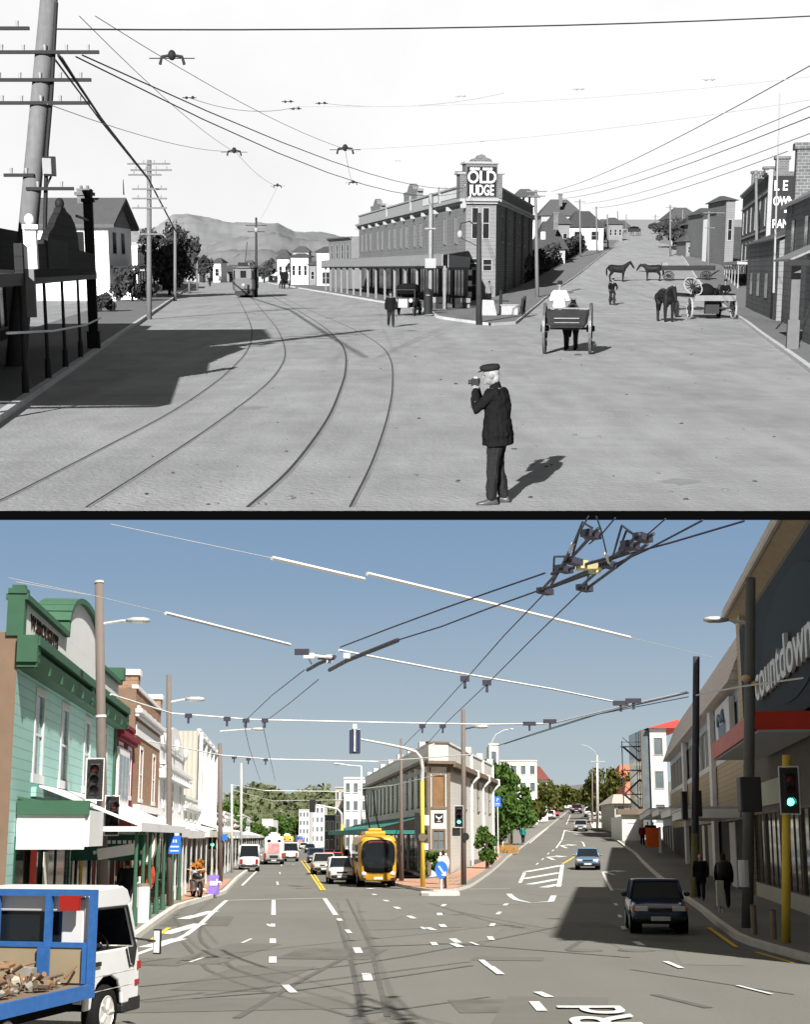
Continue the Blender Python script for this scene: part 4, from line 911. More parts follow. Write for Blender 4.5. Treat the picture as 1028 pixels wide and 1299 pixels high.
boxhouse('dark boarded house with tall windows left of the white end wall', 891, 909, 262, 222, g_bd, 12, g_roof, 3, pitch=1.0)
boxhouse('long low roofed house above the dark trees on the right', 849, 886, 262, 300, g_trim, 12, g_roof, 5, pitch=2.4)
boxhouse('small house with a chimney at the right of the hill top', 836, 846, 281, 420, g_bd, 12, g_roof, 2, pitch=2)
boxhouse('grey cottage behind the pole on the right pavement', 870, 890, 296, 232, g_bd, 8, g_roof, 2, pitch=1.2)
for i,(px,row,y,rx,lb) in enumerate(((856,283,275,5,'dark round tree by the pale thin pole on the right'),(873,281,262,5.5,'broad dark tree in front of the long low house'),(884,291,255,4,'dark bush tree left of the boarded house'),(838,287,400,5,'small dark tree near the hill top on the right'))):
    z=T.kz(y,row); x=T.X(px,y,z); zb=T.hz(x,y); tree(lb,(x,y,zb),z-zb+.8,(rx,rx,(z-zb)*.5),g_leaf,g_dark,1300,.42,'trees on the right of the hill street',seed=31+i)
# left side of the hill street
boxhouse('low bungalow with wide hipped roof beside the dark side wall', 684, 717, 279, 205, g_trim, 14, mat('dark_tiles',.07,.9,n=(3,.2)), 3, 'bungalow', pitch=4.0, wz=.35, zb=T.hz(60,205)-1.2)
boxhouse('broad grey roofed villa high behind the bungalow', 686, 738, 251, 290, g_trim, 14, g_roof, 5, 'villa', pitch=3.4, wz=.55)
boxhouse('white walled house with dark roof behind the third hill pole', 722, 765, 266, 262, mat('grey_white', .5, .85, n=(1.5,.06)), 14, mat('dark_tiles',.07), 2, pitch=3.0, wz=.55)
boxhouse('dark boarded house with narrow windows left of the hill top', 771, 789, 275, 330, g_bd, 12, g_roof, 3, pitch=1.6)
boxhouse('turreted villa with a white balcony on the skyline', 652, 682, 238, 330, g_white, 12, g_roof, 4, 'villa', pitch=2.0, wz=.7)
for k,(px,row,y,lb) in enumerate(((712,247,290,'tall chimney on the villa ridge'),(706,271,205,'squat chimney rising from the bungalow roof'))):
    P=T.at(px,row,y); o=thing('chimney_stack',lb,'chimney',P); part(o,'stack',g_brick,lambda b: (b.box(-.35,.35,.2,.9,-2.2,0), b.box(-.45,.45,.1,1.0,.003,.2)))
hg = [(9.6,128),(13.6,154),(20.6,195),(35.6,276),(57,390)]
he = thing('garden_hedge','long dark hedge and board fence climbing beside the hill pavement','hedge',(0,0,0)); b=mb(g_leaf); rnd=random.Random(4)
bb = mb(g_cart)
for (x0,y0),(x1,y1) in zip(hg[1:],hg[2:]):
    n=int((y1-y0)*16)
    for i in range(n):
        t=rnd.random(); x=x0+(x1-x0)*t+rnd.uniform(-.6,.3)-.9; y=y0+(y1-y0)*t; z=T.hz(x+3,y)+rnd.uniform(0,3.0); a=Vector((rnd.uniform(-1,1),rnd.uniform(-1,1),rnd.uniform(-1,1))).normalized(); d=a.orthogonal().normalized()*.33; e=a.cross(d)*.7; p=Vector((x,y,z)); b.quad(p-d,p-e,p+d,p+e)
    k=8
    for i in range(k):
        t0,t1=i/k,(i+1)/k; p=[(x0+(x1-x0)*t-1.0,y0+(y1-y0)*t) for t in (t0,t1)]; z0=T.hz(p[0][0]+3,p[0][1]); z1=T.hz(p[1][0]+3,p[1][1]); bb.quad((*p[0],z0-1.5),(*p[1],z1-1.5),(*p[1],z1+2.0),(*p[0],z0+2.0))
b.build('foliage',None,he); bb.build('boards',None,he)

# more of the hill street frontage
for args in ((744,762,276,300,g_bd,'brown boarded cottage behind the hedge, half way up the hill on the left',2,1.6),(760,778,277,345,g_trim,'grey cottage with a pale front below the hill top on the left',2,2.2),(786,799,279,420,g_bd,'small dark cottage at the hill top on the left',1,2.2),(700,722,268,240,g_bd,'dark gabled house between the bungalow and the white walled house',2,2.0),
    (919,930,246,199,g_bd,'narrow dark house touching the far end of the brick terrace',1,.8),(884,903,272,245,g_bd,'dark low house between the boarded house and the dark trees',2,1.4),(866,882,266,330,g_bd,'dark house above the broad dark tree on the right',2,2.0),(846,862,272,370,g_trim,'grey house behind the round dark tree on the right',2,2.4),(839,850,279,440,g_bd,'small dark house nearest the hill top on the right',1,2.4)):
    boxhouse(args[5], args[0], args[1], args[2], args[3], args[4], 12, g_roof, args[6], 'cottage', pitch=args[7])
for lb, q_, o_ in (('long dark paling fence climbing the left side of the hill street', [(46.3,316),(79.6,510)], -4.6), ('long dark paling fence climbing the right side of the hill street', [(41.8,216),(61.2,337),(91,505)], 5.0)):
    o = thing('paling_fence', lb, 'fence', (0,0,0)); b = mb(g_cart)
    for (x0,y0),(x1,y1) in zip(q_,q_[1:]):
        n = int((y1-y0)/3)
        for i in range(n):
            p = [(x0+(x1-x0)*t+o_, y0+(y1-y0)*t) for t in (i/n,(i+1)/n)]; a = T.hz(*p[0]); c = T.hz(*p[1]); h = 1.7+.15*(i%2)
            b.hexa([(*p[0],a-.5),(*p[1],c-.5),(p[1][0]+.1,p[1][1],c-.5),(p[0][0]+.1,p[0][1],a-.5),(*p[0],a+h),(*p[1],c+h),(p[1][0]+.1,p[1][1],c+h),(p[0][0]+.1,p[0][1],a+h)])
    b.build('palings', None, o)

for i,(a,c,r,y,m,lb) in enumerate(((236,252,332,300,g_trim,'pale low shop at the far left end of the street'),(252,266,336,330,g_bd,'dark low shop beyond the pale one at the far left end'),(306,322,330,330,g_trim,'grey gabled store right behind the tram'),(340,356,334,290,g_white,'small white shop right of the grey gabled store'),(404,424,328,300,g_bd,'dark roof showing over the white far hall'),(296,312,322,390,g_trim,'pale house on the rise far behind the tram'),(322,338,318,400,g_bd,'dark house on the rise behind the centre pole'),(350,366,316,395,g_white,'white house on the rise right of the centre pole'),(372,392,312,405,g_trim,'wide grey house on the rise above the white shops'))):
    boxhouse(lb, a, c, r, y, m, 10, g_roof, 2, 'far_building', 'house', pitch=1.6)
# ------------------------------------------------------------------ people, horses and carts of the old street
P = T.g(631,641)
person('elderly man in flat cap and black jacket standing in the road, holding up a camera', P+Vector((0,.12,0)), math.radians(78),
  J=dict(hip=(0,.0,.91),neck=(.0,.03,1.45),head=(-.02,.085,1.6),face=(-.25,.95,-.1), ls=(-.185,.02,1.4),le=(-.17,.26,1.19),lw=(-.06,.27,1.415), rs=(.185,.03,1.4),re=(.2,.27,1.2),rw=(.05,.28,1.43),
         lk=(-.1,.035,.48),la=(-.11,.05,.09),rk=(.1,.0,.48),ra=(.12,-.07,.09)),
  top=g_wool,legs=g_trou,skin=g_skin,shoe=g_boot,hair=mat('grey_hair',.3,.8),hat='cap',hatm=mat('cap_cloth',.02,.9),vox=.009,coat=.14,hands={'l':((.3,.12,.95),(1,.1,0),.55),'r':((-.25,.12,.95),(-1,.1,0),.55)},wide=1.2,toes={'l':(-.3,1,0),'r':(.25,1,0)})
o = W.tops[-1]; part(o,'pocket_flap',mat('cloth_seam',.004,.95),lambda b: (b.boxr((-.195,.03,.86),(.012,.13,.03),0), b.boxr((-.2,.01,.83),(.01,.005,.16),0)),.004)
o = thing('box_camera','small dark box camera held up to the face of the man in the cap','camera',P+Vector((0,.12,0)),math.radians(78))
part(o,'box',g_dark,lambda b: b.box(-.055,.05,.23,.33,1.47,1.56),.006); part(o,'lens',g_iron,lambda b: b.cyl((0,.331,1.515),(0,.37,1.515),.028,.03,14)); part(o,'viewfinder',g_trim,lambda b: b.box(-.02,.02,.25,.3,1.561,1.585))

# two wheeled cart seen from behind
C = T.g(720,449); ca = thing('two_wheeled_cart','empty two wheeled tip cart seen from behind, driven by the man in white shirt','cart',C,-.16)
for s in (-1,1): spoke_wheel('wheel',ca,(s*.78,0,.87),.87,g_cart,'x',14,.09,.12,mat('iron_tyre',.09,.5))
part(ca,'tray',g_cart,lambda b: (b.box(-.56,.56,-.7,1.0,.92,.99), b.hexa([(-.58,-.76,.99),(.58,-.76,.99),(.58,-.7,.99),(-.58,-.7,.99),(-.68,-.9,1.52),(.68,-.9,1.52),(.68,-.83,1.52),(-.68,-.83,1.52)]), b.hexa([(-.62,-.7,.993),(-.56,-.7,.993),(-.56,1,.993),(-.62,1,.993),(-.72,-.82,1.5),(-.66,-.82,1.5),(-.66,1.05,1.5),(-.72,1.05,1.5)]), b.hexa([(.56,-.7,.993),(.62,-.7,.993),(.62,1,.993),(.56,1,.993),(.66,-.82,1.5),(.72,-.82,1.5),(.72,1.05,1.5),(.66,1.05,1.5)]), b.box(-.6,.6,.94,1.0,.993,1.4)))
part(ca,'tailboard_rail',g_cartl,lambda b: (b.box(-.42,.42,-.915,-.88,1.22,1.26), b.box(-.42,.42,-.85,-.82,1.08,1.11)))
part(ca,'axle',g_iron,lambda b: b.cyl((-.9,0,.87),(.9,0,.87),.045)); part(ca,'seat_board',g_cartl,lambda b: b.box(-.7,.7,.75,1.05,1.5,1.55))
for s in (-1,1): part(ca,'shaft',g_cart,lambda b: b.tube([(s*.45,-.6,.9),(s*.42,1.2,.95),(s*.4,3.6,1.1)],[.05,.05,.035]))
hd = Matrix.Rotation(-.16,4,'Z')
horse('dark horse between the shafts, hidden behind the two wheeled cart', C+hd@Vector((0,2.9,0)), -.16, g_horse, g_mane, .15, tack=g_cart, group='dark cart horses in the hill street')
SIT = dict(hip=(0,0,.0),neck=(0,.06,.52),head=(0,.1,.68),ls=(-.19,.05,.46),le=(-.3,.08,.2),lw=(-.14,.3,.16),rs=(.19,.05,.46),re=(.3,.08,.2),rw=(.14,.3,.16),lh=(-.1,.0,.0),lk=(-.13,.42,.02),la=(-.12,.5,-.38),rh=(.1,0,0),rk=(.13,.42,.02),ra=(.12,.5,-.38))
person('driver in bright white shirt and dark hat sitting on the two wheeled cart', C+hd@Vector((-.35,.85,1.62)), -.16, J=SIT, top=g_shirt,legs=g_trou,skin=g_skin,shoe=g_boot,hat='hat',hatm=mat('cap_cloth',.02),vox=.016,wide=1.15)

# dray with spare wheel
D = T.g(905,405); dr = thing('flat_dray','flat four wheeled dray at the right kerb carrying a dark heap and spare wheel','dray',D,.06)
part(dr,'deck',g_cartl,lambda b: (b.box(-1.15,1.15,-.3,4.2,1.22,1.3), b.box(-1.2,1.2,-.36,-.303,1.05,1.36)))
part(dr,'deck_rail',g_cart,lambda b: (b.box(-1.2,-1.12,-.3,4.2,1.303,1.45), b.box(1.12,1.2,-.3,4.2,1.303,1.45)))
for s in (-1,1):
    spoke_wheel('wheel',dr,(s*1.28,.35,.62),.62,g_cart,'x',12,.09,.11,g_trim); spoke_wheel('wheel',dr,(s*1.28,3.4,.5),.5,g_cart,'x',12,.09,.1)
part(dr,'axle',g_iron,lambda b: (b.cyl((-1.3,.35,.62),(1.3,.35,.62),.05), b.box(-.4,.4,.2,.5,.3,1.1), b.box(-.06,.06,.3,3.5,.5,.62), b.cyl((-1.3,3.4,.5),(1.3,3.4,.5),.05)))
R_ = Matrix.Rotation(.06,4,'Z')
o = thing('spare_wheel','large spoked spare wheel with pale rim leaning on the dray deck','wheel',D+R_@Vector((-1.0,.9,1.3))); spoke_wheel('rim',o,(0,0,.55),.62,g_cart,(.45,-1,.75),12,.06,.1,g_trim)
o = thing('cargo_heap','dark heap of sacks on the dray deck','sack heap',D+R_@Vector((-.1,1.4,1.3))); part(o,'sacks',g_wool,lambda b: (b.ell((0,0,.3),.5,.5,.42), b.ell((.45,.2,.2),.4,.45,.28), b.ell((-.4,.3,.2),.35,.45,.3)),0,True)
horse('dark horse standing head on beside the left of the dray', T.g(850,409)+Vector((0,1.2,0)), math.pi+.12, g_horse, g_mane, .45, tack=g_cart, group='dark cart horses in the hill street').scale=(1.2,)*3
person('man in dark hat and coat sitting on the right end of the dray', D+R_@Vector((.85,.7,1.42)), math.pi*.95, J=SIT, top=g_wool,legs=g_trou,skin=g_skin,shoe=g_boot,hat='hat',hatm=mat('cap_cloth',.02),vox=.02)
horse('dark horse with pale face standing behind the right of the dray', T.g(928,399)+Vector((.5,6,0)), math.pi-.2, mat('bay_hide',.04,.6,n=(4,.2)), g_mane, .1, tack=g_cart, group='dark cart horses in the hill street')
# loose horse side on, with long wagon behind
horse('dark horse standing side on in the middle of the hill street', T.g(784,357.5), -PI/2-.05, g_horse, g_mane, .12, group='dark cart horses in the hill street').scale=(1.25,)*3
Wg = T.g(873,356.5); wg = thing('long_wagon','long dark flat wagon standing across the hill street behind the dray','wagon',Wg,PI/2-.1)
part(wg,'deck',g_cart,lambda b: (b.box(-.9,.9,-2.9,3.0,1.15,1.35), b.box(-.95,-.85,-2.9,3.0,1.353,1.7), b.box(.85,.95,-2.9,3.0,1.353,1.7)))
for y in (-2.0,2.1):
    for s in (-1,1): spoke_wheel('wheel',wg,(s*.95,y,.55),.55,g_cart,'x',12,.08,.1)
part(wg,'seat_box',g_cartl,lambda b: b.box(-.6,.6,2.3,2.9,1.353,2.0)); part(wg,'pole',g_cart,lambda b: b.tube([(0,3,.9),(0,5.4,1.1)],.05)); [part(wg,'axle',g_iron,lambda b: b.cyl((-1,y,.55),(1,y,.55),.05)) for y in (-2,2.1)]
horse('dark horse hitched to the long wagon with its head lowered', Wg+Vector((-3.9,.3,T.hz(Wg.x-3.9,Wg.y)-Wg.z)), PI/2-.2, g_horse, g_mane, .5, tack=g_cart, group='dark cart horses in the hill street').scale=(1.2,)*3
# distant cart on the crest
Fc = T.g(808,299); o = thing('distant_cart','tiny dark horse cart far up near the hill top','cart',Fc); part(o,'tray',g_cart,lambda b: b.box(-2.2,1.0,-.6,.6,1.0,1.8))
for x in (-1.4,.4): spoke_wheel('wheel',o,(x,-.65,.6),.6,g_cart,'y',8,.1,.12)
part(o,'cover',g_wool,lambda b: b.ell((-.6,0,1.9),1.3,.6,.5))
# walker, cyclists
person('man in dark suit and hat walking on the road before the corner shops', T.g(496,415), PI+.1, J=dict(lk=(-.1,.12,.5),la=(-.1,.2,.1),rk=(.1,-.0,.48),ra=(.1,-.22,.14)), top=g_wool,legs=g_trou,skin=g_skin,shoe=g_boot,hat='hat',hatm=mat('cap_cloth',.02),vox=.016,coat=.12)
def bike(label, loc, rz, m=None):
    o = thing('bicycle', label, 'bicycle', loc, rz)
    for y in (-.52,.52): spoke_wheel('wheel',o,(0,y,.34),.34,g_iron,'x',14,.035,.03)
    part(o,'frame',m or g_iron,lambda b: (b.tube([(0,-.52,.34),(0,-.05,.3),(0,-.18,.82)],.018), b.tube([(0,-.52,.34),(0,-.16,.75),(0,.38,.78)],.016), b.tube([(0,-.05,.3),(0,.38,.7)],.018), b.tube([(0,.52,.34),(0,.36,.9)],.018)))
    part(o,'handlebar',m or g_iron,lambda b: b.tube([(-.27,.18,.98),(-.1,.36,.96),(.1,.36,.96),(.27,.18,.98)],.014)); part(o,'saddle',g_dark,lambda b: b.ell((0,-.2,.86),.09,.14,.04)); return o
RIDE = dict(hip=(0,-.2,.93),neck=(0,.02,1.42),head=(0,.07,1.58),ls=(-.19,.0,1.37),le=(-.28,.1,1.14),lw=(-.25,.2,1.0),rs=(.19,.0,1.37),re=(.28,.1,1.14),rw=(.25,.2,1.0),lh=(-.09,-.18,.92),lk=(-.11,.2,.72),la=(-.11,.0,.42),rh=(.09,-.18,.92),rk=(.11,.1,.58),ra=(.11,-.06,.22))
Y = T.g(777,387)
bk = bike('dark bicycle ridden down the hill between the cart and the horse', Y, PI+.1); bk.scale = (1.15,)*3
pr_ = person('cyclist in dark jacket riding a bicycle down the hill street', Y, PI+.1, J=RIDE, top=g_wool,legs=g_trou,skin=g_skin,shoe=g_boot,hat='cap',hatm=mat('cap_cloth',.02),vox=.018); pr_.scale = (1.15,)*3
Y = T.g(266,364)
bike('small dark bicycle far down the street left of the tram', Y, .1); person('distant cyclist in dark clothes riding away left of the tram', Y, .1, J=RIDE, top=g_wool,legs=g_trou,skin=g_skin,shoe=g_boot,hat='cap',hatm=mat('cap_cloth',.02),vox=.022)
Y = T.g(361,366); o = thing('hooded_buggy','small dark hooded buggy far down the street right of the tram','buggy',Y,PI)
for s in (-1,1): spoke_wheel('wheel',o,(s*.7,0,.6),.6,g_cart,'x',12,.07,.09)
part(o,'body',g_cart,lambda b: b.box(-.55,.55,-.5,.7,.7,1.2)); part(o,'hood',g_wool,lambda b: b.secs([(Vector((0,y,1.75)),Vector((1,0,0)),Vector((0,0,1)),.6,.62) for y in (-.5,.3)],14,.6))
horse('distant horse in front of the hooded buggy', Y+Vector((0,-2.4,0)), PI, g_horse, g_mane, .2, vox=.03, group='dark cart horses in the hill street')
# vintage car at the verandah
V = T.g(516,400); vc = thing('vintage_car','dark open vintage motor car parked facing the camera at the corner verandah','car',V,PI-.15)
part(vc,'body',g_dark,lambda b: (b.box(-.62,.62,-1.5,.4,.5,1.05), b.box(-.4,.4,.4,1.45,.5,1.0), b.box(-.55,.55,-1.5,-1.3,1.05,1.35)),.04); part(vc,'hood',g_wool,lambda b: b.secs([(Vector((0,y,1.6)),Vector((1,0,0)),Vector((0,0,1)),.62,h) for y,h in ((-1.55,.3),(-.7,.36),(.25,.3))],14,.5),0,True)
part(vc,'windscreen',g_iron,lambda b: (b.box(-.6,.6,.38,.41,1.05,1.1), b.box(-.6,.6,.38,.41,1.55,1.6), b.box(-.6,-.55,.38,.41,1.1,1.55), b.box(.55,.6,.38,.41,1.1,1.55))); part(vc,'radiator',g_trim,lambda b: b.box(-.3,.3,1.452,1.52,.5,1.05),.03)
for s in (-1,1):
    part(vc,'headlight',g_trim,lambda b: b.cyl((s*.48,1.3,.95),(s*.48,1.5,.95),.1,.13,12)); part(vc,'mudguard',g_dark,lambda b: b.tube([(s*.68,1.65,.6),(s*.68,1.3,.85),(s*.68,.9,.75),(s*.68,.3,.4),(s*.68,-.5,.4),(s*.68,-.9,.75),(s*.68,-1.4,.8)],.07))
    for y in (-1.15,1.25): spoke_wheel('wheel',vc,(s*.68,y,.38),.38,g_cart,'x',12,.1,.07,g_iron)
Y = T.g(543,401); o = thing('pillar_box','squat black pillar letter box beside the pale square pole','letter box',(Y.x,Y.y,.13)); part(o,'body',g_dark,lambda b: (b.cyl((0,0,0),(0,0,1.35),.26,.25,18), b.cyl((0,0,0),(0,0,.14),.3,.3,18)),0); part(o,'cap',g_dark,lambda b: b.secs([(Vector((0,0,z)),Vector((1,0,0)),Vector((0,1,0)),r,r) for z,r in ((1.351,.31),(1.42,.31),(1.5,.2),(1.54,.06))],18)); part(o,'slot',g_trim,lambda b: b.box(-.12,.12,-.265,-.25,1.12,1.16))
# corner island furniture
Y = T.g(620,403); o = thing('stone_plinth','pale squared stone block on the corner pavement right of the dark pole','plinth',(Y.x,Y.y,.13)); part(o,'block',mat('pale_stone',.3,.9,n=(4,.1)),lambda b: b.hexa([(-.42,-.3,0),(.5,-.3,0),(.5,.5,0),(-.42,.5,0),(-.36,-.2,.92),(.3,-.2,.9),(.3,.4,.9),(-.36,.4,.92)]),.03)
Y = T.g(648,402); o = thing('horse_trough','stone horse trough with two dark posts on the corner pavement','trough',(Y.x,Y.y,.13),-.1); part(o,'basin',mat('pale_stone',.3),lambda b: (b.box(-.55,.45,-.3,.3,0,.55), b.box(-.62,.52,-.36,.36,.553,.62)),.02); part(o,'pump_post',g_dark,lambda b: (b.cyl((-.6,-.1,0),(-.6,-.1,1.3),.09), b.ell((-.6,-.1,1.36),.11,.11,.12), b.box(-.6,-.1,-.14,-.06,.78,.86))); part(o,'end_post',g_dark,lambda b: (b.cyl((.62,0,0),(.75,.1,1.0),.09), b.cyl((.8,.4,0),(.85,.5,1.1),.08)))
person('person in pale blouse and dark skirt standing in the corner doorway behind the plinth', Vector((W.X(621,112,1),112,.13)), PI, top=g_trimd,legs=g_wool,skin=g_skin,shoe=g_boot,hat='hat',hatm=mat('cap_cloth',.02),vox=.02,skirt=True)
# =================================================================== THE NEW STREET (colour)
use(B)
c_road = mat('asphalt', (.116,.114,.105), .9, n=(30,.09), big=(.13,.09), bump=(14,.012), streak=[(((.6,.05,1),.08),.035),(((1.2,.12,1),-.14),.03)])
c_pave = mat('concrete_pavement', (.15,.145,.135), .9, n=(2,.08), big=(.3,.08)); c_brickp = mat('brick_paving', (.30,.18,.13), .9, n=(4,.12), big=(.5,.1)); c_kerb = mat('pale_kerb', (.42,.40,.36), .85, n=(2,.1))
c_line = mat('road_paint', (.43,.43,.42), .8, n=(5,.12)); c_yel = mat('yellow_paint', (.6,.33,.05), .8, n=(5,.15)); c_seam = mat('tar_seam', (.08,.077,.07), .7, n=(3,.2)); c_patch = mat('road_patch', (.102,.099,.09), .92, n=(1.5,.08)); c_green = mat('green_surface', (.05,.12,.09), .9)
c_steel = mat('painted_steel_grey', (.12,.10,.09), .55, n=(4,.06)); c_navy = mat('dark_pole', (.03,.03,.045), .5); c_yp = mat('yellow_pole', (.62,.36,.04), .5, n=(3,.05)); c_galv = mat('galvanised', (.42,.42,.41), .45, metal=.3); c_blk = mat('signal_black', (.012,.012,.013), .5)
c_white = mat('white_paint', (.72,.72,.70), .6, n=(1.2,.04)); c_cream = mat('cream_paint', (.62,.56,.44), .7, n=(1.5,.05)); c_glass = mat('shop_glass', (.02,.024,.026), .08, n=(.6,.3)); c_glassl = mat('window_glass', (.10,.12,.13), .1, n=(.8,.3)); c_dk = mat('shop_dark', (.02,.018,.016), .7)
c_green1 = mat('mint_boards', (.31,.52,.47), .75, board=(2,.26,.6), n=(1.2,.05), big=(.4,.05)); c_green2 = mat('deep_green', (.036,.085,.053), .6, n=(2,.1)); c_green3 = mat('bottle_green', (.015,.06,.04), .6); c_brown = mat('brown_render', (.15,.105,.075), .85, n=(2,.08), big=(.5,.08)); c_brick = mat('brown_brick', (.24,.145,.095), .9, brick=(2.2,(.25,.2,.16)), n=(2,.06)); c_mar = mat('maroon_paint', (.15,.02,.03), .7, n=(2,.1)); c_clad = mat('grey_cladding', (.33,.31,.27), .7, corr=(1,.35), n=(1,.04)); c_stone = mat('pale_stucco', (.62,.59,.53), .8, n=(2,.06))
c_iron = mat('red_iron', (.45,.05,.04), .6, n=(2,.1)); c_roof = mat('corrugated_roof', (.66,.66,.65), .5, corr=(0,.3), n=(2,.05)); c_blue = mat('truck_blue', (.02,.085,.25), .5, n=(14,.16), big=(2,.1)); c_sign = mat('sign_blue', (.02,.12,.45), .5); c_redb = mat('red_canopy', (.55,.05,.03), .6, n=(2,.06)); c_wb = mat('cream_weatherboard', (.50,.50,.47), .75, board=(2,.22,.8), n=(1.2,.05), big=(.3,.05)); c_trimb = mat('brown_trim', (.13,.10,.075), .7)
c_leaf = mat('leaf_green', (.045,.085,.018), .7, n=(1.2,.3)); c_leaf2 = mat('leaf_olive', (.06,.065,.016), .7, n=(1.2,.3)); c_bark = mat('bark', (.09,.065,.045), .9); c_tile = mat('mansard_shingle', (.45,.41,.38), .85, board=(2,.42,.5), n=(5,.15)); c_bdbr = mat('tan_boards', (.38,.31,.22), .8, board=(2,.25,.55), n=(2,.08)); c_panel = mat('grey_blue_panel', (.26,.29,.33), .5, n=(.6,.1)); c_spanglare = mat('glare_white_span', (.8,.8,.8), .5, n=None); c_wire = mat('trolley_wire', (.02,.022,.045), .5, n=None); c_hillf = mat('hazed_hill_forest', (.075,.085,.045), 1, n=(.12,.4), big=(.03,.25)); c_skin = mat('skin', (.42,.24,.17), .6, n=None); c_jean = mat('denim', (.025,.03,.05), .9, n=(20,.1)); c_cloth = mat('dark_cloth', (.012,.012,.015), .9, n=(20,.1)); c_hair = mat('brown_hair', (.03,.02,.012), .8)  # forested hill colour paled, distance haze mixed into it
g_lit = mat('signal_green_lit', (.05,.7,.4), .3, n=None, emit=((.12,1,.62),2.2)); r_lit = mat('signal_red_off', (.12,.012,.01), .3, n=None)

ys = []
def big_ground():
    yy = [-60,-30,-12,0]; y = 4
    while y < 320: yy.append(y); y += 3
    while y < 3200: yy.append(y); y *= 1.12
    b = mb(c_road); V = []; n = 70
    for y in yy:
        w = max(110, y*1.0); r = []
        for i in range(n+1):
            t = 2*i/n-1; x = w*(t*.35+.65*t**3); b.v.append((x,y,W.hz(x,y))); r.append(len(b.v)-1)
        V.append(r)
    for a, c in zip(V, V[1:]):
        for i in range(n): b.face([a[i],a[i+1],c[i+1],c[i]])
    return struct(b.build('road'))
big_ground()
def G(*p): return [B.g(*q) for q in p]
FB = lambda y: -10.5-.08*(y-46)
kl = G((60,1262),(110,1232),(172,1194),(200,1172),(226,1153),(258,1143),(286,1134),(302,1116),(318,1103),(338,1092),(352,1083))
kl2 = [(p.x,p.y) for p in kl]+[(kl[-1].x-.07*k,kl[-1].y+k*1.0) for k in (40,100,180)]
struct(sheet('pavement', kl2, [(FB(y)-.5,y) for x,y in kl2], c_pave, .004, .14, c_kerb, 2))
q = G((232,1149),(258,1143.6),(284,1135),(300,1118)); struct(sheet('brick_paving', [(p.x-.25,p.y) for p in q], [(max(FB(p.y)+1.2,p.x-2.4),p.y) for p in q], c_brickp, .152, 0, None, 2))
kw = G((462,1110),(480,1118),(503,1124),(530,1130),(556,1134),(580,1131),(597,1126),(645,1088),(672,1068),(696,1050),(718,1032),(733,1020))
WFr = lambda y: 2.9+.158*(y-90.5)
inner = [(FB(90)+9.6,86),(0.2,84),(1.0,84),(1.8,85),(2.3,86),(2.6,88),(3.0,90.6)]+[(WFr(p.y)+.2 if p.y<120 else p.x-4.5,p.y) for p in kw[7:]]
struct(sheet('pavement', [(p.x,p.y) for p in kw], inner, c_pave, .004, .14, c_kerb, 2))
q = kw[1:8]; struct(sheet('brick_paving', [(p.x-(.4 if i>4 else 0),p.y+.6) for i,p in enumerate(q)], inner[1:8], c_brickp, .15, 0, None, 1.5))
struct(sheet('pavement', [(kw[0].x-.09*k,kw[0].y+k) for k in range(0,221,10)], [(kw[0].x-.09*k+3.2,kw[0].y+k+1) for k in range(0,221,10)], c_pave, .004, .14, c_kerb, 3))
RFb = lambda y: 6.43+.136*y
kr = G((1100,1240),(1007,1216),(955,1201),(935,1194),(906,1172),(888,1156),(837,1115),(806,1084),(777,1063))
struct(sheet('pavement', [(p.x,p.y) for p in kr], [(RFb(p.y)+.3,p.y) for p in kr], c_pave, .004, .14, c_kerb, 2))
kr2 = G((752,1052),(748,1040),(744,1024),(742,1016)); struct(sheet('pavement', [(kr2[0].x+14,kr2[0].y-6)]+[(p.x,p.y) for p in kr2], [(kr2[0].x+16,kr2[0].y+2)]+[(p.x+5,p.y+1) for p in kr2], mat('pale_concrete',(.5,.47,.42),.9,n=(2,.05)), .004, .12, c_kerb, 3))
iq = [(.78,66.2),(2.15,66.0),(2.2,68.6),(1.0,69.4)]
isl = thing('traffic_island','small kerbed concrete island carrying the blue arrow sign at the corner','traffic island',(1.55,64.2,0)); part(isl,'kerb',c_kerb,lambda b: b.prism([(-.85,-.6),(-.5,-.85),(.6,-.8),(.85,-.5),(.85,1.0),(.4,1.5),(-.5,1.4),(-.85,1.0)],-.1,.14,'xy'),.03)
# ---- painted marks
_mk=[0]
def mark(pts, w, m=c_line, name='road_marking', dz=.008):
    _mk[0]+=1; dz += .00035*_mk[0]%.02 if name=='road_marking' else .00025*(_mk[0]%12)
    P = [B.g(*p) for p in pts]; L=[]; R=[]
    for i,p in enumerate(P):
        d = (P[min(i+1,len(P)-1)]-P[max(i-1,0)]).normalized(); n = Vector((d.y,-d.x,0))*w/2; L.append((p-n)[:2]); R.append((p+n)[:2])
    return struct(sheet(name, L, R, m, dz, 0, None, 2.5))
def dash(px,row,dx,dy,w): mark([(px-dx*.85,row-dy*.85),(px+dx*.85,row+dy*.85)], w*.62)
mark([(150,1219),(173,1211),(230,1190.5),(255,1172),(272,1155.5),(287,1142.5)], .16)
for a,c in (((185,1202),(228,1191)),((208,1185),(254,1172)),((232,1166),(271,1156))): mark([a,c],.42)
mark([(287,1142.3),(412,1139.5)],.2); mark([(290,1136.5),(600,1133.5)],.12,mat('worn_paint',(.17,.168,.16),.9,n=(6,.25)))
mark([(347,1142),(347,1161)],.15); mark([(412,1140),(426,1161)],.17)
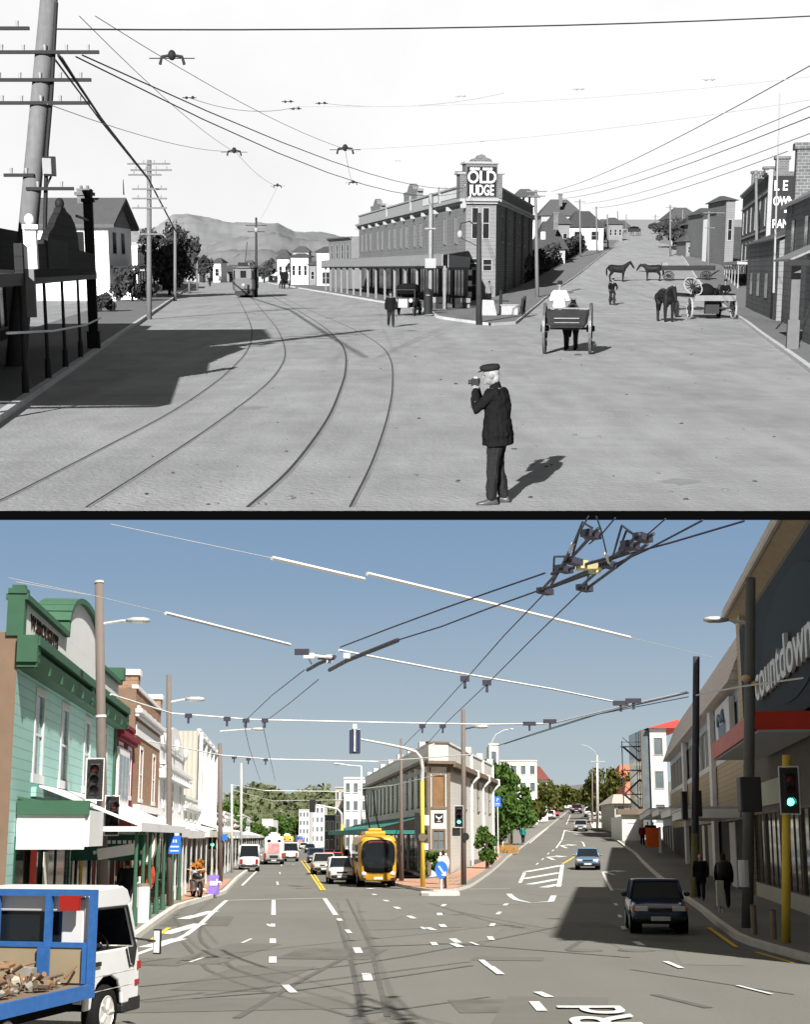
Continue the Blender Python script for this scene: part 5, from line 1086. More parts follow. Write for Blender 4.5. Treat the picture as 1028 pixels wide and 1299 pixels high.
for p,r,dx,dy,w in ((346,1174,0,2.2,.22),(341,1174,2.2,1.8,.14),(346,1194,0,3.4,.25),(346,1218,0,4.6,.25),(431,1167,1.5,1.6,.26),(442,1182,2.5,2.6,.22),(454,1206,2,4,.28),(466,1240,1.5,5.5,.28),(313,1194,7,-3.2,.13),(250,1218,11,-3.6,.13),(367,1255,6.5,6,.22),
    (475,1135,2,.8,.3),(490,1143,2.5,1,.3),(504,1152,3,1.5,.3),(522,1164,4,2,.3),(537,1178,2.5,1.8,.16),(547,1179,5,2,.3),(563,1149,2,-1.6,.26),(558,1160,.4,2,.3),(562,1175,2,2.2,.3),(578,1194,4.5,3,.3),(580,1200,6,2.6,.3),(551,1198,1.8,2.4,.24),(642,1148,2,-1.4,.26),(633,1159,2,-2,.22),(625,1174,1.6,-2.2,.24),(623,1191,1.8,2.6,.24),(602,1198,6,2.4,.14),(616,1223,6,5,.2),(629,1232,8,6,.24),(690,1263,9,4,.24),(683,1278,6,7,.26),(811,1198,5,3,.28),(855,1225,12,5,.2),(958,1257,26,6.5,.12),
    (782,1148,1,1.6,.2),(787,1163,1.2,2,.2),(792,1178,1.5,2.6,.22),(357,1098,.3,1,.14),(355,1108,.3,1.4,.14),(352,1121,.5,2.4,.18),(372,1097,2,.2,.3),(470,1128,3,.5,.5)): dash(p,r,dx,dy,w)
mark([(382,1092),(394,1109),(408,1130)],.12,c_yel); mark([(386,1092),(398,1109),(412,1130)],.12,c_yel); mark([(326,1105),(307,1124)],.14); mark([(306,1108),(285,1128)],.1,c_yel); mark([(190,1195),(214,1178)],.12,c_yel); mark([(900,1178),(935,1203)],.12,c_yel); mark([(960,1208),(1008,1222)],.1,c_yel)
# climbing street marks
mark([(646,1134),(652,1140),(664,1145),(698,1146.5),(703,1136)],.25); mark([(666,1107),(660,1120)],.2); mark([(714,1097),(709,1125)],.24)
for a,c in (((668,1106),(712,1098)),((664,1115),(711,1107)),((672,1122),(710,1115)),((690,1126),(709,1122))): mark([a,c],.5)
mark([(595,1128),(648,1127)],.14); mark([(662,1134),(815,1143)],.12,mat('worn_paint',(.26,.255,.24))); mark([(777,1128),(820,1129)],.3); mark([(777,1131),(820,1132)],.5,c_green); mark([(765,1106),(777,1130)],.14)
mark([(729,1087),(714,1096)],.16,c_yel); mark([(706,1076),(713,1066),(740,1068),(742,1074)],.16); mark([(713,1066),(717,1053),(733,1059)],.16); mark([(719,1046),(724,1034)],.14); mark([(696,1050),(672,1070)],.13); mark([(717,1054),(735,1056)],.5)
for p,r in ((696,1083),(689,1090),(682,1096),(702,1079)): dash(p,r,1.5,-1.2,.2)
def arrow(px,row,s,fl=1):
    P = B.g(px,row); b = mb(c_line)
    for poly in ([(-.2,0),(.1,0),(.1,2.2),(.9,2.9),(.9,3.3),(-.2,2.5)],[(.9,2.4),(1.9,3.1),(.9,3.9)]):
        b.v += [(P.x+x*s*fl,P.y+y*s*2.2,W.hz(P.x+x*s*fl,P.y+y*s*2.2)+.012) for x,y in poly]; n=len(poly); b.face(list(range(len(b.v)-n,len(b.v))))
    struct(b.build('lane_arrow'))
arrow(704,1091,.95); arrow(720,1076,.95); arrow(781,1110,.85)
tx = text('Rd',1.36,c_line,None,(3.2,19.75,.034),(0,0,PI/2),'road_lettering',.002,1.62,.012); struct(tx)
for pts,w in (([(175,1252),(330,1237),(470,1222),(640,1190),(760,1165)],.1),([(180,1272),(400,1255),(600,1225)],.09),([(300,1292),(367,1252),(440,1214),(470,1200),(560,1196),(800,1215)],.12),([(232,1195),(262,1230),(300,1247),(350,1262),(440,1288)],.1),([(255,1172),(252,1192),(300,1232),(345,1247)],.1),([(428,1165),(448,1230),(460,1290)],.09),([(440,1140),(470,1200),(492,1290)],.09),([(470,1180),(600,1176)],.07),([(720,1205),(735,1196),(751,1183)],.14),([(440,1290),(620,1265)],.09),([(800,1230),(1008,1262)],.06),([(830,1262),(900,1279)],.16)): mark(pts,w,c_seam,'tar_seam',.006)
for a,c,w in (((600,1216),(690,1217),.9),((175,1225),(215,1216),1.6),((820,1190),(850,1195),1.0)): mark([a,c],w,c_patch,'road_patch',.005)
for px,row in ((204,1222),(808,1206),(385,1127),(742,1206)):
    P=B.g(px,row); b=mb(c_seam); b.cyl((P.x,P.y,P.z+.001),(P.x,P.y,P.z+.01),.42,.42,20); b.mat(c_patch); b.cyl((P.x,P.y,P.z+.002),(P.x,P.y,P.z+.014),.34,.34,20); tag(b.build('manhole_cover'),{204:'manhole cover near the cab of the flatbed truck',808:'manhole cover before the dark blue hatchback',385:'manhole cover beside the yellow centre line',742:'small dark service cover at the edge of the big shadow'}[px],'manhole cover')

# hills
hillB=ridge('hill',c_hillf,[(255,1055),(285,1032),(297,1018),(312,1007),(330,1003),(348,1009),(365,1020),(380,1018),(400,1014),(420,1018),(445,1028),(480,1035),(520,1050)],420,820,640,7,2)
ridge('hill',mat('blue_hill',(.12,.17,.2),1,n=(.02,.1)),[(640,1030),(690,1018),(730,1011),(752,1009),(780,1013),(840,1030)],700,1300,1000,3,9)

rnd=random.Random(8); b=mb(mat('hazed_forest_leaf',(.085,.098,.052),.9,n=(.05,.35),big=(.02,.3)))  # leaf olive made paler, far haze put into the colour
pv=[v.co for v in hillB.data.vertices]; pv=[p for p in pv if p.y<690]
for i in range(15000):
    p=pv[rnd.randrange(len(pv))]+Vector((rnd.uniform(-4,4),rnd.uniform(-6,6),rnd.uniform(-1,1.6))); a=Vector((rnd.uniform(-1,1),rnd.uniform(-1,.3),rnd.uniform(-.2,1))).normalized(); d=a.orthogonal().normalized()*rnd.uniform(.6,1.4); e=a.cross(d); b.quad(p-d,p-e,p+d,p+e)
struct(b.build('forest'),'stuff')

rnd=random.Random(21)
for i in range(14):
    px,row=rnd.uniform(200,900),rnd.uniform(1140,1285); P=B.g(px,row); L_=rnd.uniform(.8,3.2); w_2=rnd.uniform(.5,1.1); a=rnd.choice((-.08,.14,1.4,.0)); m=[c_patch,mat('road_patch_light',(.12,.117,.106),.92,n=(20,.1)),mat('oil_stain',(.093,.09,.082),.8,n=(1.5,.25))][i%3]
    d=Vector((math.sin(a),math.cos(a))); n_=Vector((d.y,-d.x)); q=[Vector((P.x,P.y))+d*L_*t for t in (-1,1)]
    struct(sheet('road_patch',[v-n_*w_2 for v in q],[v+n_*w_2 for v in q],m,.0045+i*.0002,0,None,2.5))
# ------------------------------------------------------------------ left row of shops
gs, L = front('green_shop','mint green weatherboard shop with white arched parapet sign and deep green cornice','' and 0 or (FB(35),35),(FB(55.3),55.3),0)
def ug(y): return (y-35)*math.sqrt(1+.08**2)
def ypx(px): return 6.82/((px-514)/-1800-.08)
H=7.5; ow=[]
for px in (51.5,84,113,135): u=ug(ypx(px)); ow.append((u-.55,4.15,1.1,2.1))
body(gs,L,9,H,c_green1,ow+[(1,.3,L/2-1.4,2.1),(L/2+.4,.3,L/2-1.2,2.1)],roofm=c_roof,side=c_brown)
wins(gs,ow,c_white,c_glassl,fr=.2,nz=2,proud=.025)
for q in ow: part(gs,'sill_bracket',c_green1,lambda b: b.box(q[0]-.2,q[0]+q[2]+.2,-.14,-.003,3.55,3.8))
for x in (1,L/2+.4): window(gs,x,.3,L/2-1.4,2.1,c_green3,c_glass,fr=.12,nx=4,nz=1,name='shop_window')
cornice(gs,L,6.98,c_green2,.55,.42,-.05,1.9,c_green2); part(gs,'soffit',c_green2,lambda b: b.hexa([(0,-.42,6.6),(L,-.42,6.6),(L,-.003,6.6),(0,-.003,6.6),(0,-.53,6.97),(L,-.53,6.97),(L,-.003,6.97),(0,-.003,6.97)]))
for u in (.05,L/2,L-.25): part(gs,'corner_bracket',c_green2,lambda b: b.box(u-.2,u+.3,-.5,-.004,6.75,7.42))
ua,uc=ug(ypx(76.5)),ug(ypx(121))
par=mb(c_white); par.box(0,L,-.05,.25,7.403,8.32)
um=(ua+uc)/2; ap=[(ua,8.323)]+[(um-(um-ua)*math.cos(t),8.34+1.45*math.sin(t)**.8) for t in [PI*k/16 for k in range(1,16)]]+[(uc,8.323)]
par.prism(ap,-.05,.25); par.build('parapet',None,gs)
cap=mb(c_green2); cap.box(-.05,ua-.02,-.2,.35,8.323,8.47); cap.box(uc+.02,L+.05,-.2,.35,8.323,8.47)
for a,c in zip(ap,ap[1:]):
    d=Vector((c[0]-a[0],0,c[1]-a[1])).normalized(); n=Vector((-d.z,0,d.x))*.17
    A=Vector((a[0],0,a[1])); C=Vector((c[0],0,c[1]))
    cap.hexa([A+Vector((0,-.2,0)),C+Vector((0,-.2,0)),C+Vector((0,.9,0)),A+Vector((0,.9,0)),A+n+Vector((0,-.2,0)),C+n+Vector((0,-.2,0)),C+n+Vector((0,.9,0)),A+n+Vector((0,.9,0))])
cap.build('parapet_cap',None,gs)
part(gs,'corner_urn',c_green2,lambda b: (b.box(-.08,.36,-.16,.3,8.473,8.6), b.box(0,.28,-.1,.22,8.602,8.7)),0); part(gs,'corner_urn',c_green2,lambda b: b.box(L-.5,L+.1,-.3,.4,8.473,8.95))
text('W.BROUGHTS',.52,mat('letter_brown',(.03,.02,.015),.8),gs,(ug(36.2),-.065,7.78),name='parapet_lettering',sx=1.3,ext=.01,bold=.015)
part(gs,'corner_pier',c_green2,lambda b: b.box(-.06,.3,-.12,.3,7.41,8.32)); part(gs,'corner_board',c_green2,lambda b: b.box(L-.4,L,-.08,-.003,3,6.6))
# verandahs
verandah(gs,ug(36.0),ug(38.6),1.75,3.5,3.12,c_green2,c_white,c_green3,[],.85,.14)
part(gs,'verandah_end_sign',c_white,lambda b: b.box(ug(36.0)-.08,ug(36.0)-.04,-1.7,-.02,2.2,3.05)); part(gs,'verandah_end_gutter',c_green2,lambda b: b.box(ug(36.0)-.16,ug(36.0)-.002,-1.8,-.02,3.052,3.4))
verandah(gs,ug(38.8),L,2.75,3.9,2.85,c_roof,c_white,c_green2,[ug(y) for y in (39.2,41.2,43.1,45.6,48,51.5,55)],.2,.14,True,.06)
for y,h in ((42.6,.75),(44.6,.75)):
    s=part(gs,'hanging_sign',c_green3,lambda b: b.boxr((ug(y),-1.5,2.2),(.06,2.2,h),.3)); 
    for k,(w,z) in enumerate(((1.1,.16),(1.4,-.14))): part(s,'sign_lettering',c_white,lambda b: [b.boxr((ug(y)-.05-.1,-1.5+(i-5)*.14*w,2.2+z),(.02,.1,.1),.3) for i in range(10)])
sg=part(gs,'oval_sign',c_trimb,lambda b: b.secs([(Vector((ug(43.6)+x,-2.5,2.25)),Vector((0,1,0)),Vector((0,0,1)),.3,.55) for x in (-.03,.03)],24)); part(sg,'sign_face',c_cream,lambda b: b.secs([(Vector((ug(43.6)+x,-2.5,2.25)),Vector((0,1,0)),Vector((0,0,1)),.25,.49) for x in (-.045,-.032)],24))
for y,w,h,m in ((38,.9,1.9,c_redb),(40,.8,1.6,c_cream),(47,.6,1.8,c_yel),(50,.9,1.4,c_mar)): part(gs,'shop_poster',m,lambda b: b.box(ug(y),ug(y)+w,-.05,-.035,.5,.5+h))
def shop(label,y0,y1,h,m,nw=2,par=.6,roofm=None,win=c_white,trimm=c_white,side=None,ver=(3.2,2.8,2.6),vm=None,wz=None,fas=None,name='shop_building'):
    o,L=front(name,label,(FB(y0),y0),(FB(y1),y1),0); wz=wz or 4.2; wh=max(1.0,min(2.2,h-par-wz-.5))
    ow=[(L*(k+.5)/nw-.6,wz,1.2,wh) for k in range(nw)]; lw=[(L*k/2+.4,.3,L/2-.8,2.2) for k in range(2)]
    body(o,L,10,h,m,ow+lw,roofm=c_roof,roofz=h-par,side=side); wins(o,ow,win,c_glassl,fr=.14); [window(o,*q,c_trimb,c_glass,nx=3,nz=1,name='shop_window') for q in lw]
    cornice(o,L,h-par-.3,trimm,.3,.32); part(o,'parapet_cap',trimm,lambda b: b.box(-.02,L+.02,-.08,.2,h+.002,h+.16))
    if ver: verandah(o,.05,L-.05,FB((y0+y1)/2)*-1-8.1 if False else ver[2],ver[0]+.4,ver[1],vm or c_roof,fas or c_white,c_galv,[.4+k*(L-.8)/3 for k in range(4)],.3,.14)
    return o,L
o,L=shop('narrow maroon shop with white framed windows beyond the green shop',55.6,62,6.9,c_mar,2,.3,trimm=c_mar,ver=(3.2,2.8,2.5)); part(o,'white_bay',c_white,lambda b: b.box(.4,L-2.2,-.1,-.004,3.6,6.0)); 
for k in range(3): part(o,'bay_window',c_glassl,lambda b: b.box(.65+k*1.15,1.45+k*1.15,-.13,-.104,4.0,5.7))
o,L=shop('tall brown brick shop with flat parapet and corner chimneys, behind the maroon shop',62.2,74.4,8.9,c_brick,2,.9,side=c_brown,trimm=c_stone,ver=(3.1,2.75,2.4))
for u in (.1,L-.9): part(o,'chimney',c_brick,lambda b: (b.box(u,u+.8,-.06,.9,8.9,9.5), b.mat(c_stone), b.box(u-.08,u+.88,-.14,1.0,9.503,9.75)))
part(o,'frieze',c_stone,lambda b: (b.box(.3,L-.3,-.05,-.004,6.9,7.5), b.box(0.2,L-.2,-.3,-.004,3.6,3.9)))
for k in range(5): part(o,'dentil',c_stone,lambda b: b.box(L*k/5+.5,L*k/5+1.2,-.12,-.004,7.85,8.2))
o,L=shop('white ornate stucco shop with curved pediment and heavy cornice',74.6,92,7.2,c_stone,3,.8,trimm=c_stone,ver=(3.1,2.8,2.6),fas=c_cream)
part(o,'pediment',c_stone,lambda b: b.prism([(L*.2,7.36)]+[(L*.5-L*.3*math.cos(PI*k/14),7.36+1.35*math.sin(PI*k/14)) for k in range(1,14)]+[(L*.8,7.36)],-.1,.3)); [part(o,'scroll',c_stone,lambda b: b.ell((L*f,-.18,7.65),.5,.18,.42),0,True) for f in (.1,.5,.9)]; cornice(o,L,5.9,c_stone,.6,.3,0,1.3)
o,L=shop('low cream shop between the ornate shop and the grey clad block',92.2,106.4,5.0,c_cream,3,.5,ver=(3.0,2.8,2.6),fas=c_cream,wz=3.7)
o,L=shop('tall grey clad block with pale window strips on its street front',106.7,129,10.3,c_cream,4,.4,side=c_clad,trimm=c_stone,ver=(3.2,2.9,2.4),wz=6.4)
for k in range(5): part(o,'pier',c_stone,lambda b: b.box(L*k/4-.3,L*k/4+.3,-.25,-.003,0,10.2))
for k in range(4): window(o,L*(k+.5)/4-.9,3.7,1.8,2.0,c_stone,c_glassl,fr=.1,y=-.01,nx=2)
for i,(y0,y1,h,m,lb) in enumerate(((130,150,4.6,c_brown,'low brown shop beyond the grey clad block'),(151,175,5.0,c_cream,'low cream shop with pale verandah down the left street'),(176,206,4.4,c_mar,'low dark red shop down the left street'),(208,250,5.6,c_stone,'farthest pale shop on the left street'))):
    shop(lb,y0,y1,h,m,3,.4,ver=(3.0,2.7,2.4),wz=3.6)
# ------------------------------------------------------------------ weatherboard corner building
cb=thing('corner_building','two storey cream weatherboard corner building with chamfered corner and dark bracketed cornice','building',(1.5,90,0))
A1,B1=(1.5,90),(2.72,90.5); F1=(1.5-.104*52,142); R1=(2.72+.158*29,119.5)
HB=7.1
tmp,L=front('x','x',F1,A1,0); ow=[(3+i*3.6,4.5,.85,2.0) for i in range(14)]; body_=mb(c_wb); wall_front(body_,L,-.5,HB,ow+[(1+i*L/8,.3,L/8-1,2.4) for i in range(8)]); body_.quad((0,0,-.5),(0,8,-.5),(0,8,HB),(0,0,HB)); body_.build('wall',None,tmp)
wins(tmp,ow,c_trimb,c_glass,fr=.12); [window(tmp,1+i*L/8,.3,L/8-1,2.4,c_trimb,c_glass,nx=2,nz=1,name='shop_window') for i in range(8)]
cornice(tmp,L,6.85,c_trimb,.55,.35,0,3.6,c_white); part(tmp,'parapet',c_wb,lambda b: b.box(0,L,-.02,.3,7.203,8.2)); part(tmp,'parapet_cap',c_white,lambda b: b.box(0,L,-.1,.36,8.203,8.32))
for i in range(7): part(tmp,'parapet_pier',c_wb,lambda b: b.box(3+i*7.4-.45,3+i*7.4+.45,-.08,.34,8.324,8.68))
verandah(tmp,.2,L-1.2,3.6,3.9,3.0,mat('teal_roof',(.03,.13,.11),.6,corr=(0,.3)),mat('teal_fascia',(.03,.14,.12),.6),c_trimb,[1+i*5.6 for i in range(9)],.3,.14)
merge(cb,tmp)
tmp,L=front('x','x',A1,B1,0); q=[(.3,4.35,L-.6,1.95)]; b=mb(c_wb); wall_front(b,L,-.5,HB,q+[(.3,1.75,L-.6,1.15)]); b.build('wall',None,tmp)
wd=window(tmp,*q[0],c_trimb,mat('boarded_pane',(.17,.10,.05),.6,n=(2,.25)),fr=.1,nz=1); part(wd,'sash',c_trimb,lambda b: b.box(.3,L-.3,.06,.095,5.3,5.36)); window(tmp,.3,1.75,L-.6,1.15,c_trimb,c_glassl,fr=.12,nx=2,nz=2)
part(tmp,'corner_pilaster',c_trimb,lambda b: b.box(-.12,.1,-.06,-.003,.2,6.8)); part(tmp,'corner_pilaster',c_trimb,lambda b: b.box(L-.1,L+.12,-.06,-.003,.2,6.8))
lg=part(tmp,'logo_panel',c_blk,lambda b: b.box(L/2-.3,L/2+.3,-.04,-.004,3.4,3.95)); part(lg,'logo',c_white,lambda b: (b.prism([(L/2-.22,3.86),(L/2-.2,3.7),(L/2-.05,3.62),(L/2,3.52),(L/2+.05,3.62),(L/2+.2,3.7),(L/2+.22,3.86),(L/2+.08,3.72),(L/2-.08,3.72)],-.055,-.043), b.box(L/2-.12,L/2+.12,-.055,-.043,3.45,3.49)))
part(tmp,'white_notice',c_white,lambda b: (b.box(.34,L/2-.05,-.03,-.004,1.2,1.72), b.box(L/2+.05,L-.34,-.03,-.004,1.2,1.72)))
cornice(tmp,L,6.85,c_trimb,.55,.35,-.3); part(tmp,'parapet',c_wb,lambda b: b.box(0,L,-.02,.3,7.203,8.3)); part(tmp,'parapet_cap',c_trimb,lambda b: b.box(-.08,L+.08,-.1,.36,8.303,8.42)); part(tmp,'base_panel',c_stone,lambda b: b.box(.14,L-.14,-.05,-.004,-.1,1.0))
merge(cb,tmp)
tmp,L=front('x','x',B1,R1,0); ow=[(8.6+i*4.3,4.4,1.25,2.0) for i in range(5)]; b=mb(c_wb); wall_front(b,L,-.5,HB,ow+[(20,1.9,1.2,1.1)]); b.build('wall',None,tmp); wins(tmp,ow,c_trimb,c_glass,fr=.1); window(tmp,20,1.9,1.2,1.1,c_trimb,c_glass)
cornice(tmp,L,6.6,c_trimb,.5,.55,0); part(tmp,'parapet',c_wb,lambda b: b.box(0,L,-.02,.3,7.153,8.3)); part(tmp,'parapet_cap',c_white,lambda b: b.box(0,L,-.1,.36,8.303,8.42))
for u in (12.5,20.5,28.5):
    part(tmp,'downpipe',c_white,lambda b: b.tube([(u,-.1,8.3),(u,-.1,7.2),(u,-.6,7.1),(u,-.6,6.7),(u,-.1,6.2),(u,-.1,.2)],.11,8)); part(tmp,'parapet_pier',c_wb,lambda b: b.box(u-.35,u+.35,-.12,.34,8.424,8.85))
part(tmp,'plinth',c_pave,lambda b: b.box(12,L,-.08,-.004,-.4,.9)); merge(cb,tmp)
b=mb(c_roof); b.quad(*[(p[0]-1.5,p[1]-90,7.16) for p in (A1,B1,R1,(R1[0]-1,142),F1)]); b.build('roof',None,cb)
b=mb(c_wb); b.quad((R1[0]-1.5,29.5,-.5),(R1[0]-2.5,52,-.5),(R1[0]-2.5,52,8.3),(R1[0]-1.5,29.5,8.3)); b.build('rear_wall',None,cb)
# beyond it down the street
def bx(label,px0,px1,rt,y,m,d=12,nw=3,nr=2,roof=None,pitch=0,cat='building',name='block',win=None,fm=None,group=None,low=1.0):
    xa,xb=W.X(px0,y,3),W.X(px1,y,3); zb=W.hz((xa+xb)/2,y); H=W.kz(y,rt)-zb; L=xb-xa; o=thing(name,label,cat,(xa,y,zb),0,group); he=H-pitch
    op=[(L*(k+.5)/nw-.25*L/nw,low+(he-low)*(r+.25)/nr,.5*L/nw,(he-low)/nr*.5) for k in range(nw) for r in range(nr)]
    body(o,L,d,he,m,op,z0=-2,roofm=c_clad); wins(o,op,fm or c_white,win or c_glassl,fr=.07,nz=1)
    if pitch: part(o,'roof',roof or c_clad,lambda b: b.hexa([(-.4,-.5,he-.05),(L+.4,-.5,he-.05),(L+.4,d+.5,he-.05),(-.4,d+.5,he-.05),(L*.25,d*.45,H),(L*.75,d*.45,H),(L*.75,d*.55,H),(L*.25,d*.55,H)]))
    else: part(o,'parapet_cap',m,lambda b: b.box(-.05,L+.05,-.08,.3,he+.002,he+.2))
    return o
bx('pale office block with stepped roof behind the corner building',436,466,988,160,c_stone,20,3,4,name='office_block')
bx('grey office block left of the pale one, down the street',425,437,1000,175,c_clad,20,2,4,name='office_block')
bx('dark glass fronted building with blue panes down the street',412,436,1036,178,mat('blue_glass',(.02,.035,.06),.2),20,4,2,name='glass_building',low=.5)
bx('white hotel block with grid of windows far down the street',379,392,1028,330,c_white,14,3,4,name='hotel_block'); bx('white hotel block beside the first, with a roof sign',394,411,1022,345,c_white,14,3,4,name='hotel_block')
bx('low white shop sign fronted store far down the street',332,346,1040,300,c_white,12,2,1,name='far_store')
# ------------------------------------------------------------------ supermarket block on the right
hz_x=lambda y: B.hz(80,y)
sb=thing('supermarket','long dark supermarket with deep eave, mansard roof and big white letters on a blue sign','building',(RFb(62),62,0))
tmp,L=front('x','x',(RFb(62),62),(RFb(26),26),0)
def ur(y): return (62-y)*math.sqrt(1+.136**2)
HA=11.9
gw_=[(.6+i*5.1,.7,4.5,2.7) for i in range(7)]
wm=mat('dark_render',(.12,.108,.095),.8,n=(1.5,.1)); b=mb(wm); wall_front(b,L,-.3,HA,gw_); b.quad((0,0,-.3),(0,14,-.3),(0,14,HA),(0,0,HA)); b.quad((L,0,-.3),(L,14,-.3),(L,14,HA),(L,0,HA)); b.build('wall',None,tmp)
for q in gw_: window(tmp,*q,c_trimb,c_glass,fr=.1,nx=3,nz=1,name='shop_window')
rnd=random.Random(5)
for i in range(16):
    u=.8+i*2.1; part(tmp,'window_poster',[mat('poster_yellow',(.5,.42,.05),.6),c_white,mat('poster_blue',(.1,.2,.4),.6),mat('poster_green',(.2,.4,.08),.6)][i%4],lambda b: b.box(u,u+rnd.uniform(.5,1.2),.06,.09,.8+rnd.random()*.5,1.9+rnd.random()))
part(tmp,'plinth',c_clad,lambda b: b.box(0,L,-.07,-.003,-.2,.68))
part(tmp,'corner_pier',c_bdbr,lambda b: b.box(-.02,1.6,-.25,-.003,0,HA)); 
# eave
part(tmp,'eave',mat('eave_soffit',(.28,.22,.15),.8),lambda b: b.hexa([(-1.2,-.6,HA+.25),(ur(27),-.6,HA+.25),(ur(27),.0,HA-.1),(-1.2,0,HA-.1),(-1.2,-.6,HA+.45),(ur(27),-.6,HA+.45),(ur(27),.0,HA+.45),(-1.2,0,HA+.45)]))
part(tmp,'gutter',c_tile,lambda b: b.box(-1.25,ur(27),-.72,-.603,HA+.2,HA+.6)); 
rf=mb(c_clad); rf.quad((-1.2,-.55,HA+.5),(L,-.55,HA+.5),(L,14,HA+.5),(-1.2,14,HA+.5)); rf.build('roof',None,tmp)
# blue sign
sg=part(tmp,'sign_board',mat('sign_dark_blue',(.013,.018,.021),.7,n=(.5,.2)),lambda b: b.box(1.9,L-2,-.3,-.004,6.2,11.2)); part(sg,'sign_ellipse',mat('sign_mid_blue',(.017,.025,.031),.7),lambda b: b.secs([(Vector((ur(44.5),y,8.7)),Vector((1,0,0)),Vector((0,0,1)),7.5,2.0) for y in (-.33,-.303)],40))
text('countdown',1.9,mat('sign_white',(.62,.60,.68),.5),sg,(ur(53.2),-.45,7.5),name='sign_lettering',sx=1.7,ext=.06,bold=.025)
cp=part(tmp,'red_canopy',c_redb,lambda b: b.box(ur(54.5),ur(39.5),-2.05,-.31,5.45,5.95)); part(cp,'canopy_soffit',c_stone,lambda b: b.box(ur(54.4),ur(39.6),-1.95,-.32,5.38,5.446))
part(cp,'canopy_side',mat('faded_red',(.42,.16,.14),.7),lambda b: b.box(ur(54.5),ur(39.6),-2.09,-2.054,5.4,5.97))
part(tmp,'light_band',mat('interior_glow',(.3,.3,.22),.6),lambda b: b.box(1.8,ur(46),-.06,-.004,3.7,4.6))
merge(sb,tmp)
tmp,L=front('x','x',(RFb(130),130),(RFb(62.2),62.2),0); HB_=9.2
ub=lambda y: (130-y)*math.sqrt(1+.136**2)
ow=[(1+i*5.0,6.6,4.2,2.1) for i in range(int(L/5))]
b=mb(c_panel); wall_front(b,L,-.5,HB_,ow); b.quad((0,0,-.5),(0,12,-.5),(0,12,HB_+2.8),(0,0,HB_)); b.build('wall',None,tmp)
for q in ow: window(tmp,*q,c_clad,c_glassl,fr=.1,nx=3,nz=1)
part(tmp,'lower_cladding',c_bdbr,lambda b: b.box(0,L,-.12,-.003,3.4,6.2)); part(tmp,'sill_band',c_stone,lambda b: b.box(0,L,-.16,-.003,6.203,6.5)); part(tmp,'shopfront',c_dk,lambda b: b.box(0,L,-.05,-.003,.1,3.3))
part(tmp,'mansard',c_tile,lambda b: b.hexa([(0,-.7,HB_+.003),(L,-.7,HB_+.003),(L,6,HB_+.003),(0,6,HB_+.003),(0,.5,HB_+3.0),(L,.5,HB_+3.0),(L,6,HB_+3.0),(0,6,HB_+3.0)]))
u=ub(66.5); s=part(tmp,'logo_panel',c_white,lambda b: b.box(u-8.2,u,-.3,-.05,6.55,9.0)); part(s,'logo_bag',mat('logo_navy',(.05,.09,.15),.5),lambda b: (b.prism([(u-5.8,7.0),(u-2.6,7.0),(u-2.0,8.0),(u-6.4,8.0)],-.33,-.303), b.tube([(u-5.9,-.32,8.0),(u-5.6,-.32,8.5),(u-4.4,-.32,8.15),(u-3,-.32,8.55),(u-2.5,-.32,8.0)],.12,6)))
for y in (78,104): part(tmp,'white_column',c_white,lambda b: b.box(ub(y)-.9,ub(y)+.9,-.4,-.17,0,HB_+.6))
for i,y0 in enumerate((64,78,94,112)):
    a,c=ub(y0+13),ub(y0+.6); o=part(tmp,'canopy',c_stone,lambda b: b.box(a,c,-2.6,-.18,3.35+i*.3,3.75+i*.3)); part(o,'canopy_top',c_panel,lambda b: b.box(a,c,-2.65,-.18,3.753+i*.3,3.85+i*.3))
for y,w,m in ((70,1.6,c_stone),(84,2.0,c_clad),(90,1.0,c_cream),(99,1.2,c_stone),(108,2.4,c_clad)): part(tmp,'shopfront_panel',m,lambda b: b.box(ub(y)-w,ub(y)+w,-.09,-.054,.15,3.2))
merge(sb,tmp)
tmp,L=front('x','x',(RFb(150),150),(RFb(130.2),130.2),hz_x(128)-1.2)
part(tmp,'low_wing',c_panel,lambda b: b.box(0,L,0,9,-1,5.4)); part(tmp,'low_wing_front',c_dk,lambda b: b.box(0,L,-.06,-.003,0,3.6))
for k in range(5): part(tmp,'shopfront_panel',c_clad,lambda b: b.box(k*5+.5,k*5+2.4,-.1,-.064,.8,3.5))
o=part(tmp,'canopy',c_stone,lambda b: b.box(0,L,-2.4,-.1,4.3,4.75)); part(o,'canopy_top',c_panel,lambda b: b.box(0,L,-2.45,-.1,4.753,4.86))
merge(sb,tmp)
# red roofed tall house and fire stair
hz_=lambda y: B.hz(80,y)
rh=bx('narrow white building with a red iron roof beyond the supermarket',829,850,926,156,c_white,10,1,3,name='white_building',fm=c_clad); H=B.kz(156,926)-hz_(156)
xa,xb=W.X(829,156,8),W.X(850,156,8); part(rh,'roof',c_iron,lambda b: b.hexa([(-.3,-.4,H+.203),(4,-.4,H+.203),(4,11,H+.203),(-.3,11,H+.203),(-.1,4.5,H+.3),(4,4.5,H+1.5),(4,6,H+1.5),(-.1,6,H+.3)]))
sw=part(rh,'glass_side',c_glassl,lambda b: b.box(-.9,-.02,.3,9,1.5,H)); part(sw,'side_frame',c_trimb,lambda b: [b.box(-.93,-.88,.2+k*1.7,.3+k*1.7,0,H) for k in range(3)]+[b.box(-1.0,-.85,-.1,.25,0,H)])
fsx=Vector((W.X(808,158,6),158,hz_(158))); fs=thing('fire_stair','dark steel zigzag fire escape stair on the side of the white building','fire escape',fsx)
